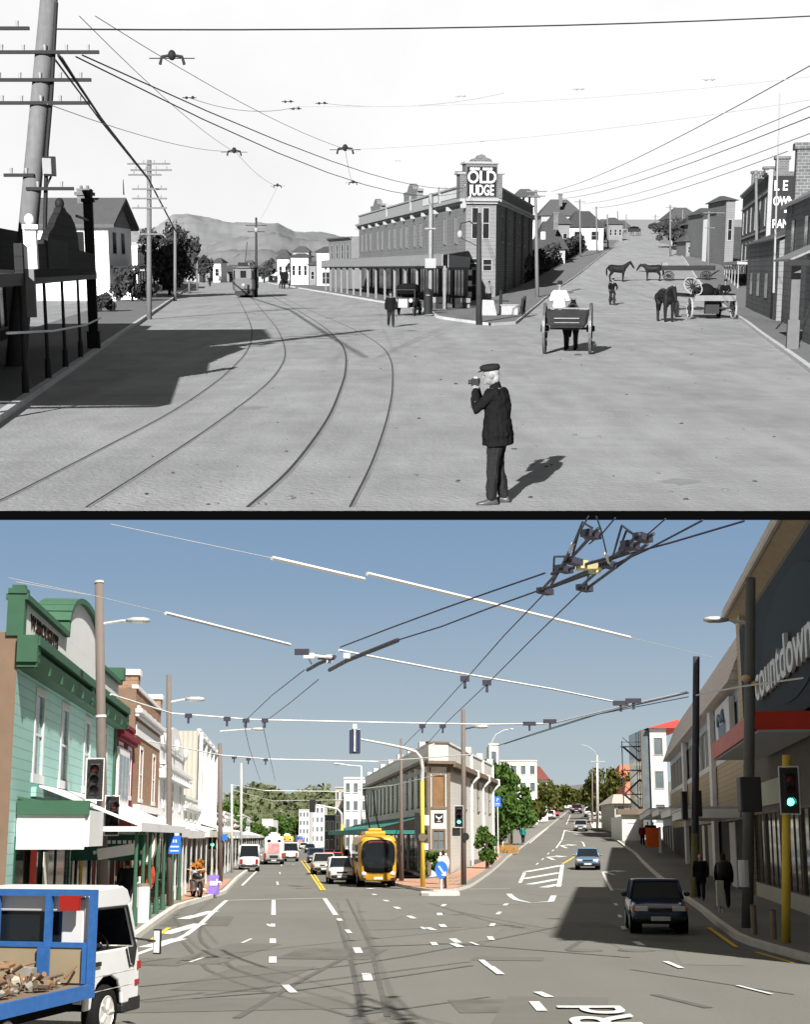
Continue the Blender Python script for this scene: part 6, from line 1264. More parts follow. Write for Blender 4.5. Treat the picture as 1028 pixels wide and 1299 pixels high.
part(fs,'stair',c_navy,lambda b: [b.tube([(-1.3 if k%2 else 1.6,0,2.2+k*2.6),(1.6 if k%2 else -1.3,0,4.8+k*2.6)],.12,6) for k in range(3)]+[b.tube([(-1.3 if k%2 else 1.6,0,3.2+k*2.6),(1.6 if k%2 else -1.3,0,5.8+k*2.6)],.05,6) for k in range(3)]+[b.tube([(x,0,0),(x,0,10.6)],.06,6) for x in (-1.4,1.7)]+[b.box(-1.5,1.8,-.5,.5,2.15+k*2.6,2.25+k*2.6) for k in range(1,4)]+[b.tube([(-1.4,0,10.5),(1.7,0,10.5)],.04,5)])
gg=bx('low white garage with roller door at the side street corner',790,817,1036,150,c_cream,8,1,1,name='garage',win=c_white,low=.1); part(gg,'roof_edge',c_trimb,lambda b: b.box(-.5,3.5,-.4,.5,B.kz(150,1036)-hz_(150)+.21,B.kz(150,1030)-hz_(150)+.3)); part(gg,'roller_door',c_white,lambda b: b.box(.55,2.2,-.06,-.004,.05,1.6))
bx('grey boarded house with pale roof above the garage',781,812,1006,175,c_clad,12,2,2,pitch=1.2,name='house',roof=c_clad,cat='house')
bx('cream house with a red tiled roof behind the trees on the right',790,815,968,215,c_stone,12,2,2,pitch=2.2,roof=mat('red_tile',(.42,.13,.07),.8),name='house',cat='house')
bx('low red roofed house behind the fire stair',797,822,990,190,c_stone,10,2,2,pitch=2.2,roof=mat('red_tile',(.42,.13,.07),.8),name='house',cat='house')
P=Vector((B.X(829,124,2),124,B.hz(80,124))); bn=thing('orange_banner','bright orange red banner panel standing at the shop entrance in the shade','banner',P); k=P.y/1800; part(bn,'panel',mat('banner_red',(.75,.09,.02),.6),lambda b: b.box(-8.5*k,7.5*k,0,.08,.8*k*12,33*k)); part(bn,'pole',c_white,lambda b: b.box(7.6*k,10.5*k,0,.2,-.2,34*k))
bx('cream block of flats with a flat roof up the hill on the left',636,683,966,205,c_cream,14,4,3,name='flats',low=2); bx('grey house with dark gabled roof beside the flats',676,696,970,220,c_stone,12,2,2,pitch=2.2,roof=mat('red_tile2',(.14,.05,.045),.8),name='house',cat='house'); bx('small cream tower rising above the trees',622,634,945,190,c_cream,6,1,3,name='tower',cat='tower')
# ------------------------------------------------------------------ trees of the new street
def tr_at(label,px,top,y,rw,leafm=c_leaf,n=2600,leaf=.3,seed=1,vr=.45,cl=26,group='street trees on the hill'):
    z=B.kz(y,top); x=B.X(px,y,z); zb=B.hz(x,y); H=z-zb; return tree(label,(x,y,zb),H,(rw,rw,H*vr),leafm,c_bark,n,leaf,group,seed=seed,cl=cl,tr=.14)
tr_at('tall dense green tree right behind the weatherboard corner building',622,952,132,2.6,n=5000,leaf=.24,seed=41,vr=.46,cl=40)
tr_at('rounded green tree to the right of the tallest tree behind the corner building',648,978,140,2.4,n=4000,leaf=.24,seed=42,vr=.42,cl=34)
tr_at('green tree between the tallest tree and the flats',634,990,128,1.8,n=2600,leaf=.22,seed=43,vr=.44)
tr_at('leafy slender street tree growing at the kerb by the parking sign',618,1040,96,.78,n=2400,leaf=.14,seed=44,vr=.47,cl=30)
for px,tp,y,rw,lb,m in ((676,990,210,3.6,'olive tree in front of the grey gabled house',c_leaf2),(700,988,235,4.2,'olive tree on the left kerb half way up the hill',c_leaf2),(714,996,280,4.6,'dark olive tree near the hill top on the left',c_leaf2),(724,1000,320,4.5,'farthest tree on the left by the hill top',c_leaf),(668,1008,190,2.6,'small yellowish tree before the flats',c_leaf2),(758,990,235,3.2,'olive tree left of the tall pole on the right',c_leaf2),(773,972,215,4.6,'tall olive tree in front of the red tiled house',c_leaf2),(786,985,212,3.8,'olive tree beside the low red roofed house',c_leaf2),(748,1004,300,3.4,'small far tree on the right near the hill top',c_leaf)):
    tr_at(lb,px,tp,y,rw,m,1700,.34,int(px),.42)
for px,tp,y,rw,lb in ((292,1012,190,2.6,'green tree beyond the grey clad block'),(318,1040,270,4,'dark street tree down the left street'),(350,1032,330,4.6,'dark green street tree in the middle distance'),(368,1038,345,4.2,'dark street tree before the white hotels'),(335,1046,250,3,'low street tree near the far white bus')): tr_at(lb,px,tp,y,rw,c_leaf,1400,.36,int(px),.42,group='street trees down the left street')
P=B.g(644,1084); o=thing('grass_clump','tan tufts of ornamental grass at the left kerb of the climbing street','grass clump',P); b=mb(mat('tan_grass',(.28,.16,.06),.9,n=(5,.2))); rnd=random.Random(2)
for i in range(420):
    a=rnd.uniform(0,6.3); r=rnd.random()*.9; x,y=math.cos(a)*r*1.1,math.sin(a)*r*1.4; h=rnd.uniform(.4,.9); d=rnd.uniform(-.3,.3); b.quad((x-.03,y,.1),(x+.03,y,.1),(x+d,y+rnd.uniform(-.2,.2),.1+h))
b.build('blades',None,o)
P=B.g(553,1118); o=thing('flax_bush','dark upright leafy bush at the foot of the chamfered corner','bush',P+Vector((0,3,.1))); b=mb(c_leaf); crown(b,(-.1,0,.9),(.8,.5,.95),700,.17,5,14,.1); b.build('foliage',None,o)
# ------------------------------------------------------------------ poles, lamps and signals
def lamp_arm(o,Q,px,row,P,m=c_galv,drop=.0,rise=.12):
    E_=B.at(px,row,P.y)-P; s=Q*((E_.z-rise)/Q.z); d=(E_-s); d.z=0; d.normalize()
    a=part(o,'lamp_arm',m,lambda b: b.tube([s,s.lerp(E_,.7)+Vector((0,0,.02)),E_],[.05,.04,.035],8))
    c=E_+d*.18; q=mb(c_galv); q.smooth=True; q.secs([(c+d*t,d.cross(Vector((0,0,1))),Vector((0,0,1)),w,h) for t,w,h in ((-.32,.07,.05),(-.1,.15,.09),(.2,.16,.09),(.36,.08,.05))],14); q.build('lamp_head',None,o)
def signal(label,loc,rz,lit=None,s=1.0,shield=True,name='traffic_light',group='traffic lights at the junction'):
    o=thing(name,label,'traffic light',loc,rz,group)
    part(o,'housing',c_blk,lambda b: b.box(-.17*s,.17*s,0,.22*s,-.52*s,.52*s),.03)
    part(o,'backing_board',c_blk,lambda b: b.box(-.27*s,.27*s,.05*s,.08*s,-.66*s,.66*s),.02); part(o,'backing_edge',c_white,lambda b: (b.box(-.3*s,-.272*s,.05*s,.08*s,-.68*s,.68*s), b.box(.272*s,.3*s,.05*s,.08*s,-.68*s,.68*s), b.box(-.3*s,.3*s,.05*s,.08*s,.681*s,.71*s), b.box(-.3*s,.3*s,.05*s,.08*s,-.71*s,-.681*s)))
    for k,z in enumerate((.34,0,-.34)):
        m=g_lit if lit==k else (r_lit if k==0 else c_dk)
        part(o,'lens',m,lambda b: b.ell((0,-.005*s,z*s),.115*s,.04*s,.115*s,None,16,6),0,True)
        b=mb(c_blk); pts=[]; n=12
        for i in range(n+1):
            a=PI*(-.12+1.24*i/n); pts.append((math.cos(a)*.135*s,math.sin(a)*.135*s))
        for (x0,z0),(x1,z1) in zip(pts,pts[1:]):
            b.quad((x0,0,z*s+z0),(x1,0,z*s+z1),(x1,-.2*s,z*s+z1*.98),(x0,-.2*s,z*s+z0*.98)); b.quad((x0*1.08,0,z*s+z0*1.08),(x1*1.08,0,z*s+z1*1.08),(x1*1.06,-.2*s,z*s+z1*1.06),(x0*1.06,-.2*s,z*s+z0*1.06))
        b.build('visor',None,o)
    return o
gp='grey steel street lamp poles'
oA,PA,QA=pole('street_lamp','thick brown lamp pole standing before the green shop, nearest on the left',(131,1178),(125.5,740),.155,.13,c_steel,(),gp,n=16); lamp_arm(oA,QA,166,787,PA)
part(oA,'pole_band',c_white,lambda b: b.cyl(QA*.60,QA*.607,.16,.16,16)); part(oA,'pole_cap',c_clad,lambda b: b.cyl(QA*1.001,QA*1.008,.15,.13,14)); part(oA,'street_name_sign',c_white,lambda b: b.boxr((.35,-.25,B.kz(PA.y,1080)),(1.1,.04,.3),.3,0,-.15))
oB,PB,QB=pole('street_lamp','lamp pole by the white verandah post, second on the left',(214.5,1155),(214,856),.11,.09,c_steel,(),gp,n=14); lamp_arm(oB,QB,240,887,PB)
s=part(oB,'bus_stop_sign',c_sign,lambda b: b.box(-.06,.36,-.2,-.16,B.kz(PB.y,1083),B.kz(PB.y,1060))); part(s,'sign_marks',c_white,lambda b: (b.box(.08,.13,-.21,-.202,B.kz(PB.y,1069),B.kz(PB.y,1065)), b.box(.17,.22,-.21,-.202,B.kz(PB.y,1069),B.kz(PB.y,1065)), b.box(.0,.3,-.21,-.202,B.kz(PB.y,1075),B.kz(PB.y,1073)), b.box(.0,.3,-.21,-.202,B.kz(PB.y,1080),B.kz(PB.y,1078.5))))
oC,PC,QC=pole('street_lamp','dark lamp pole right of the green signal on the left pavement',(279.5,1122),(279,943),.13,.11,c_steel,(),gp,n=12); lamp_arm(oC,QC,322,925,PC)
part(oC,'parking_sign',c_sign,lambda b: b.box(.05,.35,-.2,-.17,B.kz(PC.y,1066),B.kz(PC.y,1058)))
for px,br,tr_,lb,ap in ((306,1104,968,'pale lamp pole far down the left pavement',None),(294,1110,995,'short pale pole among the far left verandahs',None),(197.5*0+438,1092,1008,'slim pole beside the blue cars down the street',None)):
    pole('street_pole',lb,(px,br),(px,tr_),.1,.08,c_galv,(),'slim street poles')
oD,PD,QD=pole('street_lamp','brown pole with pointed top standing behind the yellow bus at the corner',(509.5,1121),(509,937),.14,.06,c_steel,(),gp,n=12)
oE,PE,QE=pole('street_lamp','tall grey lamp pole on the corner pavement carrying the green signal',(588.5,1126),(588,900),.14,.11,c_steel,(),gp,n=12); lamp_arm(oE,QE,606,922,PE,c_navy)
oF,PF,QF=pole('street_lamp','thick lamp pole on the right pavement before the supermarket',(949,1184),(953,733),.16,.14,mat('pole_neutral_grey',(.12,.12,.115),.6),(),gp,n=14); lamp_arm(oF,QF,918,786,PF)  # this pole in a plain neutral grey
part(oF,'paper_notice',c_white,lambda b: b.cyl((0,0,1.2),(0,0,1.9),.175,.175,14)); part(oF,'insulator',mat('insulator_tan',(.5,.35,.2),.5),lambda b: (b.ell(QF*.705+Vector((-.15,-.2,0)),.14,.12,.1), b.ell(QF*.69+Vector((.1,-.2,0)),.1,.1,.07)))
oG,PG,QG=pole('street_pole','dark navy pole behind the blue hatchback on the right pavement',(882,1143),(884,833),.155,.14,c_navy,(),gp,n=14)
part(oG,'pole_base',mat('pole_olive',(.13,.12,.06),.7),lambda b: b.cyl((0,0,0),QG*.27,.17,.165,14)); part(oG,'signal_box',c_blk,lambda b: (b.box(-.38,-.16,-.15,.15,B.kz(PG.y,1040),B.kz(PG.y,1004)), b.box(.2,.42,-.15,.15,B.kz(PG.y,1036),B.kz(PG.y,1003))))
for (b_,t_,ar,lb,m) in (((758,1053),(758,958),[(966,750,768)],'pale power pole with crossarm at the side street',c_galv),((752,1046),(752,976),[(978,747,757)],'second power pole behind the pale one at the side street',c_steel)):
    pole('power_pole',lb,b_,t_,.13,.1,m,ar,'power poles up the hill')
o,P,Q=pole('street_lamp','slim white lamp pole with curved arm behind the corner building',(624,1068),(622.5,945),.09,.06,c_white,(),gp); part(o,'lamp_arm',c_white,lambda b: b.tube([Q,Q+(B.at(629,932,P.y)-P-Q),B.at(640,926,P.y)-P,B.at(650,925,P.y)-P],.045,6)); part(o,'lamp_head',c_galv,lambda b: b.ell(B.at(649,925,P.y)-P,.32,.14,.09),0,True)
o,P,Q=pole('street_lamp','slim hilltop lamp pole with curved arm at the tall power pole',(760,1050),(759,962),.07,.05,c_galv,(),gp); part(o,'lamp_arm',c_galv,lambda b: b.tube([Q,B.at(754,952,P.y)-P,B.at(745,946,P.y)-P,B.at(738,945,P.y)-P],.05,6))
o,P,Q=pole('street_lamp','distant lamp pole above the office block with a long arm to the left',(459,1100),(458.5,972),.1,.08,c_galv,(),gp); part(o,'lamp_arm',c_galv,lambda b: b.tube([Q,B.at(444,971,P.y)-P,B.at(426,968,P.y)-P],.045,6)); part(o,'lamp_head',c_galv,lambda b: b.ell(B.at(427,969,P.y)-P,.3,.14,.1),0,True)
# signals
o_=signal('nearest traffic light with white edge, on the left side of the brown pole',Vector((B.X(121.5,PA.y-.35,5),PA.y-.35,B.kz(PA.y,989))),.12,None,.84)
signal('traffic light seen edge on to the right of the brown pole, below the nearest one',Vector((B.X(143,PA.y-.9,3.2),PA.y-.9,B.kz(PA.y,1035))),.75,None,.78)
oL,PL,QL=pole('signal_post','short pale yellow signal post on the left pavement',(268.5,1118),(268.5,1070),.075,.07,mat('pale_yellow_post',(.55,.45,.25),.6),(),None); signal('green lit traffic light on the pale yellow post on the left',PL+Vector((0,-.15,B.kz(PL.y,1065)-0)),0,2,.86)
signal('green lit traffic light on the tall grey pole at the corner',Vector((B.X(582.5,PE.y-.3,3.6),PE.y-.3,B.kz(PE.y,1036))),0,2,.78)
part(oE,'push_box',c_blk,lambda b: (b.box(-.55,-.15,-.2,.1,B.kz(PE.y,1061),B.kz(PE.y,1050.5)), b.cyl((.1,-.2,B.kz(PE.y,1062)),(.1,.15,B.kz(PE.y,1062)),.2,.2,16)))
oY,PY_,QY=pole('signal_mast','tall signal mast, yellow below and grey above, curving out over the road',(536.5,1129),(536,990),.12,.09,c_yp,(),None,n=12)
t=lambda px,row: B.at(px,row,PY_.y)-PY_
part(oY,'mast_arm',c_galv,lambda b: b.tube([QY*1.0,t(536.5,975),t(534.5,962),t(528,954),t(515,949.5),t(490,944),t(458,938)],[.095,.09,.085,.08,.075,.06,.05],10)); 
part(oY,'signal_box',c_blk,lambda b: (b.box(-.38,-.14,-.1,.2,B.kz(PY_.y,1064),B.kz(PY_.y,1031)), b.mat(c_white), b.box(.1,.32,-.05,.1,B.kz(PY_.y,1047),B.kz(PY_.y,1034)), b.box(.1,.28,-.05,.1,B.kz(PY_.y,1078),B.kz(PY_.y,1070)), b.mat(c_trimb), b.cyl((0,-.16,B.kz(PY_.y,1062)),(0,.16,B.kz(PY_.y,1062)),.2,.2,14)))
sg=signal('traffic light hanging at the end of the curved mast arm, seen from behind',PY_+t(450.5,941)+Vector((0,-.12,0)),PI,None,.86); part(sg,'rear_cover',mat('navy_cover',(.02,.025,.06),.5),lambda b: b.box(-.27,.27,.075,.2,-.58,.58),.03); part(sg,'bracket',c_galv,lambda b: (b.box(-.05,.05,.21,.27,-.5,.62), b.mat(c_cream), b.box(-.1,.1,.1,.25,.62,.85)))
o,P,Q=pole('signal_post','yellow signal post at the right edge of the pavement',(998,1204),(998.5,958),.105,.1,c_yp,(),None,n=12); signal('green lit traffic light on the yellow post at the right edge',Vector((B.X(1003,P.y-.3,3.5),P.y-.3,B.kz(P.y,1003))),-.05,2,.78); part(o,'side_signal',c_blk,lambda b: b.box(-.85,-.35,.1,.5,B.kz(P.y,1030),B.kz(P.y,985)),.04)
o,P,Q=pole('signal_mast','yellow signal mast farther down the street beyond the bus',(434.5,1100),(434,1046),.14,.1,c_yp,(),None); part(o,'mast_arm',c_galv,lambda b: b.tube([Q,B.at(433.5,1032,P.y)-P,B.at(428,1026,P.y)-P,B.at(402,1021,P.y)-P],[.09,.09,.08,.06],8)); part(o,'signal_head',c_blk,lambda b: b.boxr(B.at(396.5,1022,P.y)-P,(.5,.3,1.1)),.05)
# small street things
for px,tp,br,lb in ((958,1150,1193,'left of two short grey bollards on the right pavement'),(983,1156,1199,'right bollard beside the yellow post')):
    P=B.g(px,br); h=B.kz(P.y,tp); o=thing('bollard',lb,'bollard',P,0,'grey bollards on the right pavement'); part(o,'post',mat('bollard_tan',(.22,.18,.13),.7),lambda b: b.cyl((0,0,0),(0,0,h),.075,.075,14)); part(o,'cap',c_trimb,lambda b: b.cyl((0,0,h+.001),(0,0,h+.05),.085,.06,14))
P=B.g(915.5,1164); o=thing('post_box_board','pale upright cabinet board on two thin legs by the right kerb','cabinet',P); part(o,'board',mat('pale_green_grey',(.42,.44,.38),.6),lambda b: b.box(-.1,.1,-.06,.06,.3,1.0),.01); part(o,'leg',c_galv,lambda b: b.cyl((-.05,0,0),(-.05,0,.298),.02)); part(o,'leg',c_galv,lambda b: b.cyl((.05,0,0),(.05,0,.298),.02)); o.scale=(1.15,1.15,1.15)
P=Vector((B.X(560,64.3,1),64.0,.14)); o=thing('keep_left_sign','round blue arrow sign on a short white post on the traffic island','sign',P); rr=.38
part(o,'disc',c_sign,lambda b: b.secs([(Vector((0,y,.95)),Vector((1,0,0)),Vector((0,0,1)),rr*.74,rr) for y in (-.03,0)],28)); part(o,'arrow',c_white,lambda b: (b.boxr((-.02,-.04,.97),(.08,.012,.36),0,0,-.6), b.prism([(.2,.68),(.2,.9),(-.02,.72)],-.046,-.034))); part(o,'post',c_white,lambda b: b.cyl((0,.03,0),(0,.03,.7),.05,.05))
for px,br,tp,lb in ((567.5,1127,1090,'slim orange marker post beside the pedestrian at the corner'),(538.5,1128,1096,'slim yellow marker post in front of the signal mast')):
    P=B.g(px,br); h=B.kz(P.y,tp); o=thing('marker_post',lb,'marker post',P,0,'marker posts at the corner kerb'); part(o,'post',c_yp if px<560 else mat('orange_post',(.6,.25,.03),.6),lambda b: (b.cyl((0,0,0),(0,0,h),.05,.045), b.cyl((0,0,h*.82),(0,0,h*.9),.056,.056)))
P=B.g(632.5,1086); h=B.kz(P.y,1025); o=thing('parking_sign','tall blue parking sign on a white post by the leafy street tree','sign',P); sg=part(o,'panel',c_sign,lambda b: b.box(-.26,.26,-.05,-.02,h-.85,h)); part(o,'post',c_white,lambda b: b.cyl((0,0,0),(0,0,h-.1),.05,.045)); text('P',.42,c_white,sg,(-.11,-.06,h-.42),ext=.005); part(sg,'sign_marks',c_white,lambda b: (b.box(-.18,.18,-.06,-.052,h-.6,h-.55), b.box(-.18,.18,-.06,-.052,h-.72,h-.68)))
for px,br,tp,lb in ((638.5,1076,1050,'left one of the low white posts up the left kerb'),(646.5,1073,1047,'right one of the low white posts up the left kerb'),(675,1051,1020,'slim white sign post half way up the left kerb')):
    P=B.g(px,br); h=B.kz(P.y,tp)-P.z; o=thing('white_post',lb,'post',P,0,'white posts at the left kerb of the hill'); part(o,'post',c_white,lambda b: (b.cyl((0,0,0),(0,0,h),.06,.05), b.cyl((0,0,h+.001),(0,0,h+.06),.07,.04)))
P=B.g(270.5,1139); k=P.y/1800; o=thing('sandwich_board','purple sandwich board with white lettering on the left brick paving','sandwich board',P+Vector((0,0,.14)),.1); pb=part(o,'board',mat('board_purple',(.10,.05,.28),.5),lambda b: b.hexa([(-6.5*k,0,0),(6.5*k,0,0),(6.5*k,.08,0),(-6.5*k,.08,0),(-6*k,.3,23*k),(6*k,.3,23*k),(6*k,.36,23*k),(-6*k,.36,23*k)])); part(o,'rear_board',c_trimb,lambda b: b.hexa([(-6.5*k,.7,0),(6.5*k,.7,0),(6.5*k,.76,0),(-6.5*k,.76,0),(-6*k,.37,23*k),(6*k,.37,23*k),(6*k,.42,23*k),(-6*k,.42,23*k)])); text('sale',.36,c_white,pb,(-5.2*k,.12,11*k),(PI/2-.3,0,0),ext=.01,sx=.9,bold=.015)
P=B.g(241,1144); o=thing('parked_motorbike','dark motorbike with chrome parts parked on the pavement by the white posts','motorbike',P+Vector((.1,1.0,.14)),.35)
for y in (-.65,.65): spoke_wheel('wheel',o,(0,y,.32),.32,c_galv,'x',10,.1,.07,M_tyre)
part(o,'engine',c_galv,lambda b: (b.box(-.18,.18,-.25,.25,.25,.6), b.cyl((.2,-.7,.3),(.2,.2,.32),.05)),.04); part(o,'tank',c_blk,lambda b: (b.ell((0,.15,.82),.16,.32,.14), b.ell((0,-.4,.78),.14,.38,.08)),0,True); part(o,'fork',c_galv,lambda b: (b.tube([(-.1,.65,.32),(-.1,.4,1.0)],.03), b.tube([(.1,.65,.32),(.1,.4,1.0)],.03), b.tube([(-.38,.25,1.1),(0,.38,1.02),(.38,.25,1.1)],.02))); part(o,'headlight',M_lamp,lambda b: b.ell((0,.52,.92),.1,.08,.1),0,True)
P=B.g(247,1137); o=thing('street_planter','orange brown shrub in a dark tub on the pavement beside the motorbike','planter',P+Vector((0,.6,.14))); part(o,'tub',c_trimb,lambda b: b.cyl((0,0,0),(0,0,.55),.28,.34,14)); b=mb(mat('rust_leaf',(.32,.13,.03),.8,n=(4,.2))); crown(b,(0,0,1.0),(.36,.36,.5),350,.11,6,10,.1); b.build('foliage',None,o)
for px,row,h,m,lb in ((176,1178,1.0,c_stone,'white litter bin at the kerb below the oval sign'),(163,1172,1.2,c_white,'white shop board leaning behind the truck mirror')):
    P=B.g(px,row); o=thing('litter_bin' if px==176 else 'shop_board',lb,'bin' if px==176 else 'board',P+Vector((0,.4,.14)))
    if px==176: part(o,'barrel',m,lambda b: b.cyl((0,0,0),(0,0,h),.19,.2,16)); part(o,'lid',c_trimb,lambda b: b.cyl((0,0,h+.002),(0,0,h+.08),.21,.15,16))
    else: part(o,'panel',m,lambda b: b.hexa([(-.25,0,0),(.25,0,0),(.25,.05,0),(-.25,.05,0),(-.25,.2,h),(.25,.2,h),(.25,.25,h),(-.25,.25,h)])); part(o,'prop',c_trimb,lambda b: b.tube([(0,.5,0),(0,.24,h*.9)],.02))
# ------------------------------------------------------------------ overhead trolley lines of the new street
gv='trolley wires over the junction'; gs_='white span wires'
Z6=5.8
def L6(px,row,z=Z6): return B.lv(px,row,z)
def tw(label,pts,r=.016,m=c_wire,z=Z6,group=gv,sag=0): return wire(label,[L6(*p,z) for p in pts],r*.75 if m==c_wire else r*.85,m,sag,group)
tw('upper trolley wire sweeping from the left street to the big crossing frame',[(432,821),(500,795),(560,773),(625,750),(692,727)],.017)
tw('upper trolley wire leaving the big crossing frame to the top right',[(760,715),(800,702),(850,689),(945,661)],.017)
tw('lower trolley wire sweeping from the switch to the big crossing frame',[(505,812),(560,795),(620,772),(690,747)],.017)
tw('lower trolley wire leaving the big crossing frame to the top right',[(740,731),(780,716),(820,698),(892,660)],.017)
tw('left trolley wire coming up the left street to the switch',[(330,990),(316,948),(309,916),(345,882),(386,850)],.015)
tw('right trolley wire coming up the left street to the switch',[(349,990),(340,950),(333,918),(370,890),(404,862)],.015)
tw('left trolley wire from the corner street up to the crossing frame',[(512,946),(537,921),(590,863),(640,806),(692,752)],.014)
tw('right trolley wire from the corner street up to the crossing frame',[(540,946),(562,921),(619,867),(680,806),(742,746)],.014)
tw('trolley wire from the crossing frame to the top edge, left one',[(728,690),(740,668),(747,655)],.012); tw('trolley wire from the crossing frame to the top edge, right one',[(770,702),(763,672),(757,655)],.012); tw('diagonal trolley wire beyond the crossing frame to the top edge',[(748,690),(765,676),(781,657)],.012); tw('short trolley wire beyond the right frog to the top edge',[(822,678),(845,658)],.012)
tw('dark trolley wire on the right rising from the corner street',[(632,946),(680,930),(740,911),(800,896),(874,879)],.02); tw('second dark trolley wire just under the first on the right',[(640,944),(700,925),(760,906),(874,884)],.016)
tw('pale cable crossing from the dark pole to the right edge',[(884,882),(940,871),(1020,860)],.022,c_galv)
for pts,lb,r in (([(345,708),(462,735)],'short white span bar at the upper left of the sky',.035),([(466,728),(800,809)],'longest white span bar across the upper sky',.035),([(210,778),(368,818)],'white span bar right of the nearest lamp head',.035),([(430,825),(560,850),(700,874),(778,890)],'white span bar from the switch down to the right',.028),([(140,881),(217,905),(320,913),(500,917),(620,919),(700,918),(795,895),(872,878)],'long white span wire from the brick shop across to the dark pole',.03),([(188,940),(280,958),(340,963),(480,966),(600,957)],'second long white span wire lower down across the left street',.03),([(296,996),(335,1003),(430,1004),(500,996),(560,982)],'third white span wire farther down the street',.035),([(295,1002),(345,1016),(470,1014)],'fourth white span wire just below the third',.03)):
    tw(lb,pts,r,c_spanglare,6.0,gs_)  # thick white wires, overexposed glare put into their colour and width
for pts,lb in (([(10,733),(125,757),(210,778)],'thin grey stay wire from the left edge to the nearest lamp pole'),([(140,665),(345,708)],'thin grey stay wire at the top left of the sky'),([(800,809),(905,834)],'thin grey stay wire right of the longest span bar'),([(125,757),(20,738)],'faint stay wire left of the nearest lamp pole')): tw(lb,pts,.006,c_galv,6.1,gs_)
# crossing frame and switch
fr=thing('trolley_crossing','large dark crossing frame of trolley wires with a brass insulator, highest in the sky','trolley crossing',L6(745,715))
def fp(px,row,dz=0): return L6(px,row)-L6(745,715)+Vector((0,0,dz))
part(fr,'frog_rail',c_navy,lambda b: [b.tube([fp(a,c),fp(e,f)],.02,6) for a,c,e,f in ((685,751,760,670),(700,742,728,690),(690,748,770,714),(735,746,812,677),(743,748,822,690),(700,728,800,700),(700,745,750,727),(770,712,830,677))])
part(fr,'spacer_frame',c_navy,lambda b: [b.tube([fp(a,c,.02),fp(e,f,.16),fp(g_,h_,.02)],.014,5) for a,c,e,f,g_,h_ in ((702,738,704,722,722,708),(718,716,740,680,752,672),(726,710,736,690,746,690),(744,744,752,728,770,712),(778,708,790,684,802,678),(786,700,796,690,812,684))])
for a,c in ((692,750),(728,712),(742,746),(772,716),(816,682),(750,678),(800,692),(716,722)): part(fr,'frog_body',c_navy,lambda b: b.boxr(fp(a,c),(.26,.12,.08),.9))
part(fr,'brass_insulator',mat('brass',(.62,.45,.25),.4,metal=.3),lambda b: (b.boxr(fp(747,719),(.32,.1,.07),-.2), b.boxr(fp(755,722),(.12,.12,.1),.3), b.boxr(fp(740,716.5),(.1,.1,.1),.3))); part(fr,'hanger',c_white,lambda b: (b.tube([fp(723,700),fp(727,690)],.022), b.tube([fp(769,702),fp(773,714)],.022)))
sw=thing('trolley_switch','dark trolley wire switch with pale clamps left of the middle of the sky','trolley switch',L6(405,832))
def sp(px,row): return L6(px,row)-L6(405,832)
part(sw,'switch_rail',c_navy,lambda b: (b.tube([sp(390,850),sp(404,842),sp(425,833)],.035), b.tube([sp(418,850),sp(440,838),sp(470,826),sp(505,812)],.04), b.boxr(sp(383,827),(.26,.12,.1),0), b.boxr(sp(414,834),(.3,.12,.08),.4))); part(sw,'clamp',c_stone,lambda b: (b.boxr(sp(392,832),(.2,.08,.1)), b.boxr(sp(418,836),(.1,.1,.16)), b.tube([sp(396,832),sp(424,834)],.03), b.tube([sp(391,834),sp(395,842)],.02), b.boxr(sp(440,832),(.12,.1,.1))))
for i,(px,row,lb) in enumerate(((590,861,'wire clip on the left corner trolley wire under the white bar'),(618,866,'wire clip on the right corner trolley wire under the white bar'),(536,921,'wire clip on the long white span, left of the pair by the corner'),(562,921,'wire clip on the long white span, right of the pair by the corner'),(312,914,'wire clip on the long white span over the left street'),(336,914,'second wire clip on the long white span over the left street'),(239,908,'dark wire clip next to the second lamp pole'),(288,912,'dark wire clip left of the pair over the left street'),(672,918,'dark wire clip where the white span bends up on the right'),(698,915,'dark wire clip right of the bend of the white span'),(788,892,'dark wire clip left of the two near the dark pole'),(804,889,'dark wire clip right of the two near the dark pole'),(297,961,'wire clip on the second white span, left'),(315,963,'wire clip on the second white span, middle'),(337,964,'wire clip on the second white span, right'))):
    o=thing('wire_clip',lb,'wire clip',L6(px,row,5.95),0,'wire clips on the span wires'); part(o,'clip',c_navy,lambda b: (b.box(-.1 if px<640 else -.2,.1 if px<640 else .2,-.05,.05,-.06,.06), b.box(-.03,.03,-.03,.03,-.22,-.062)))
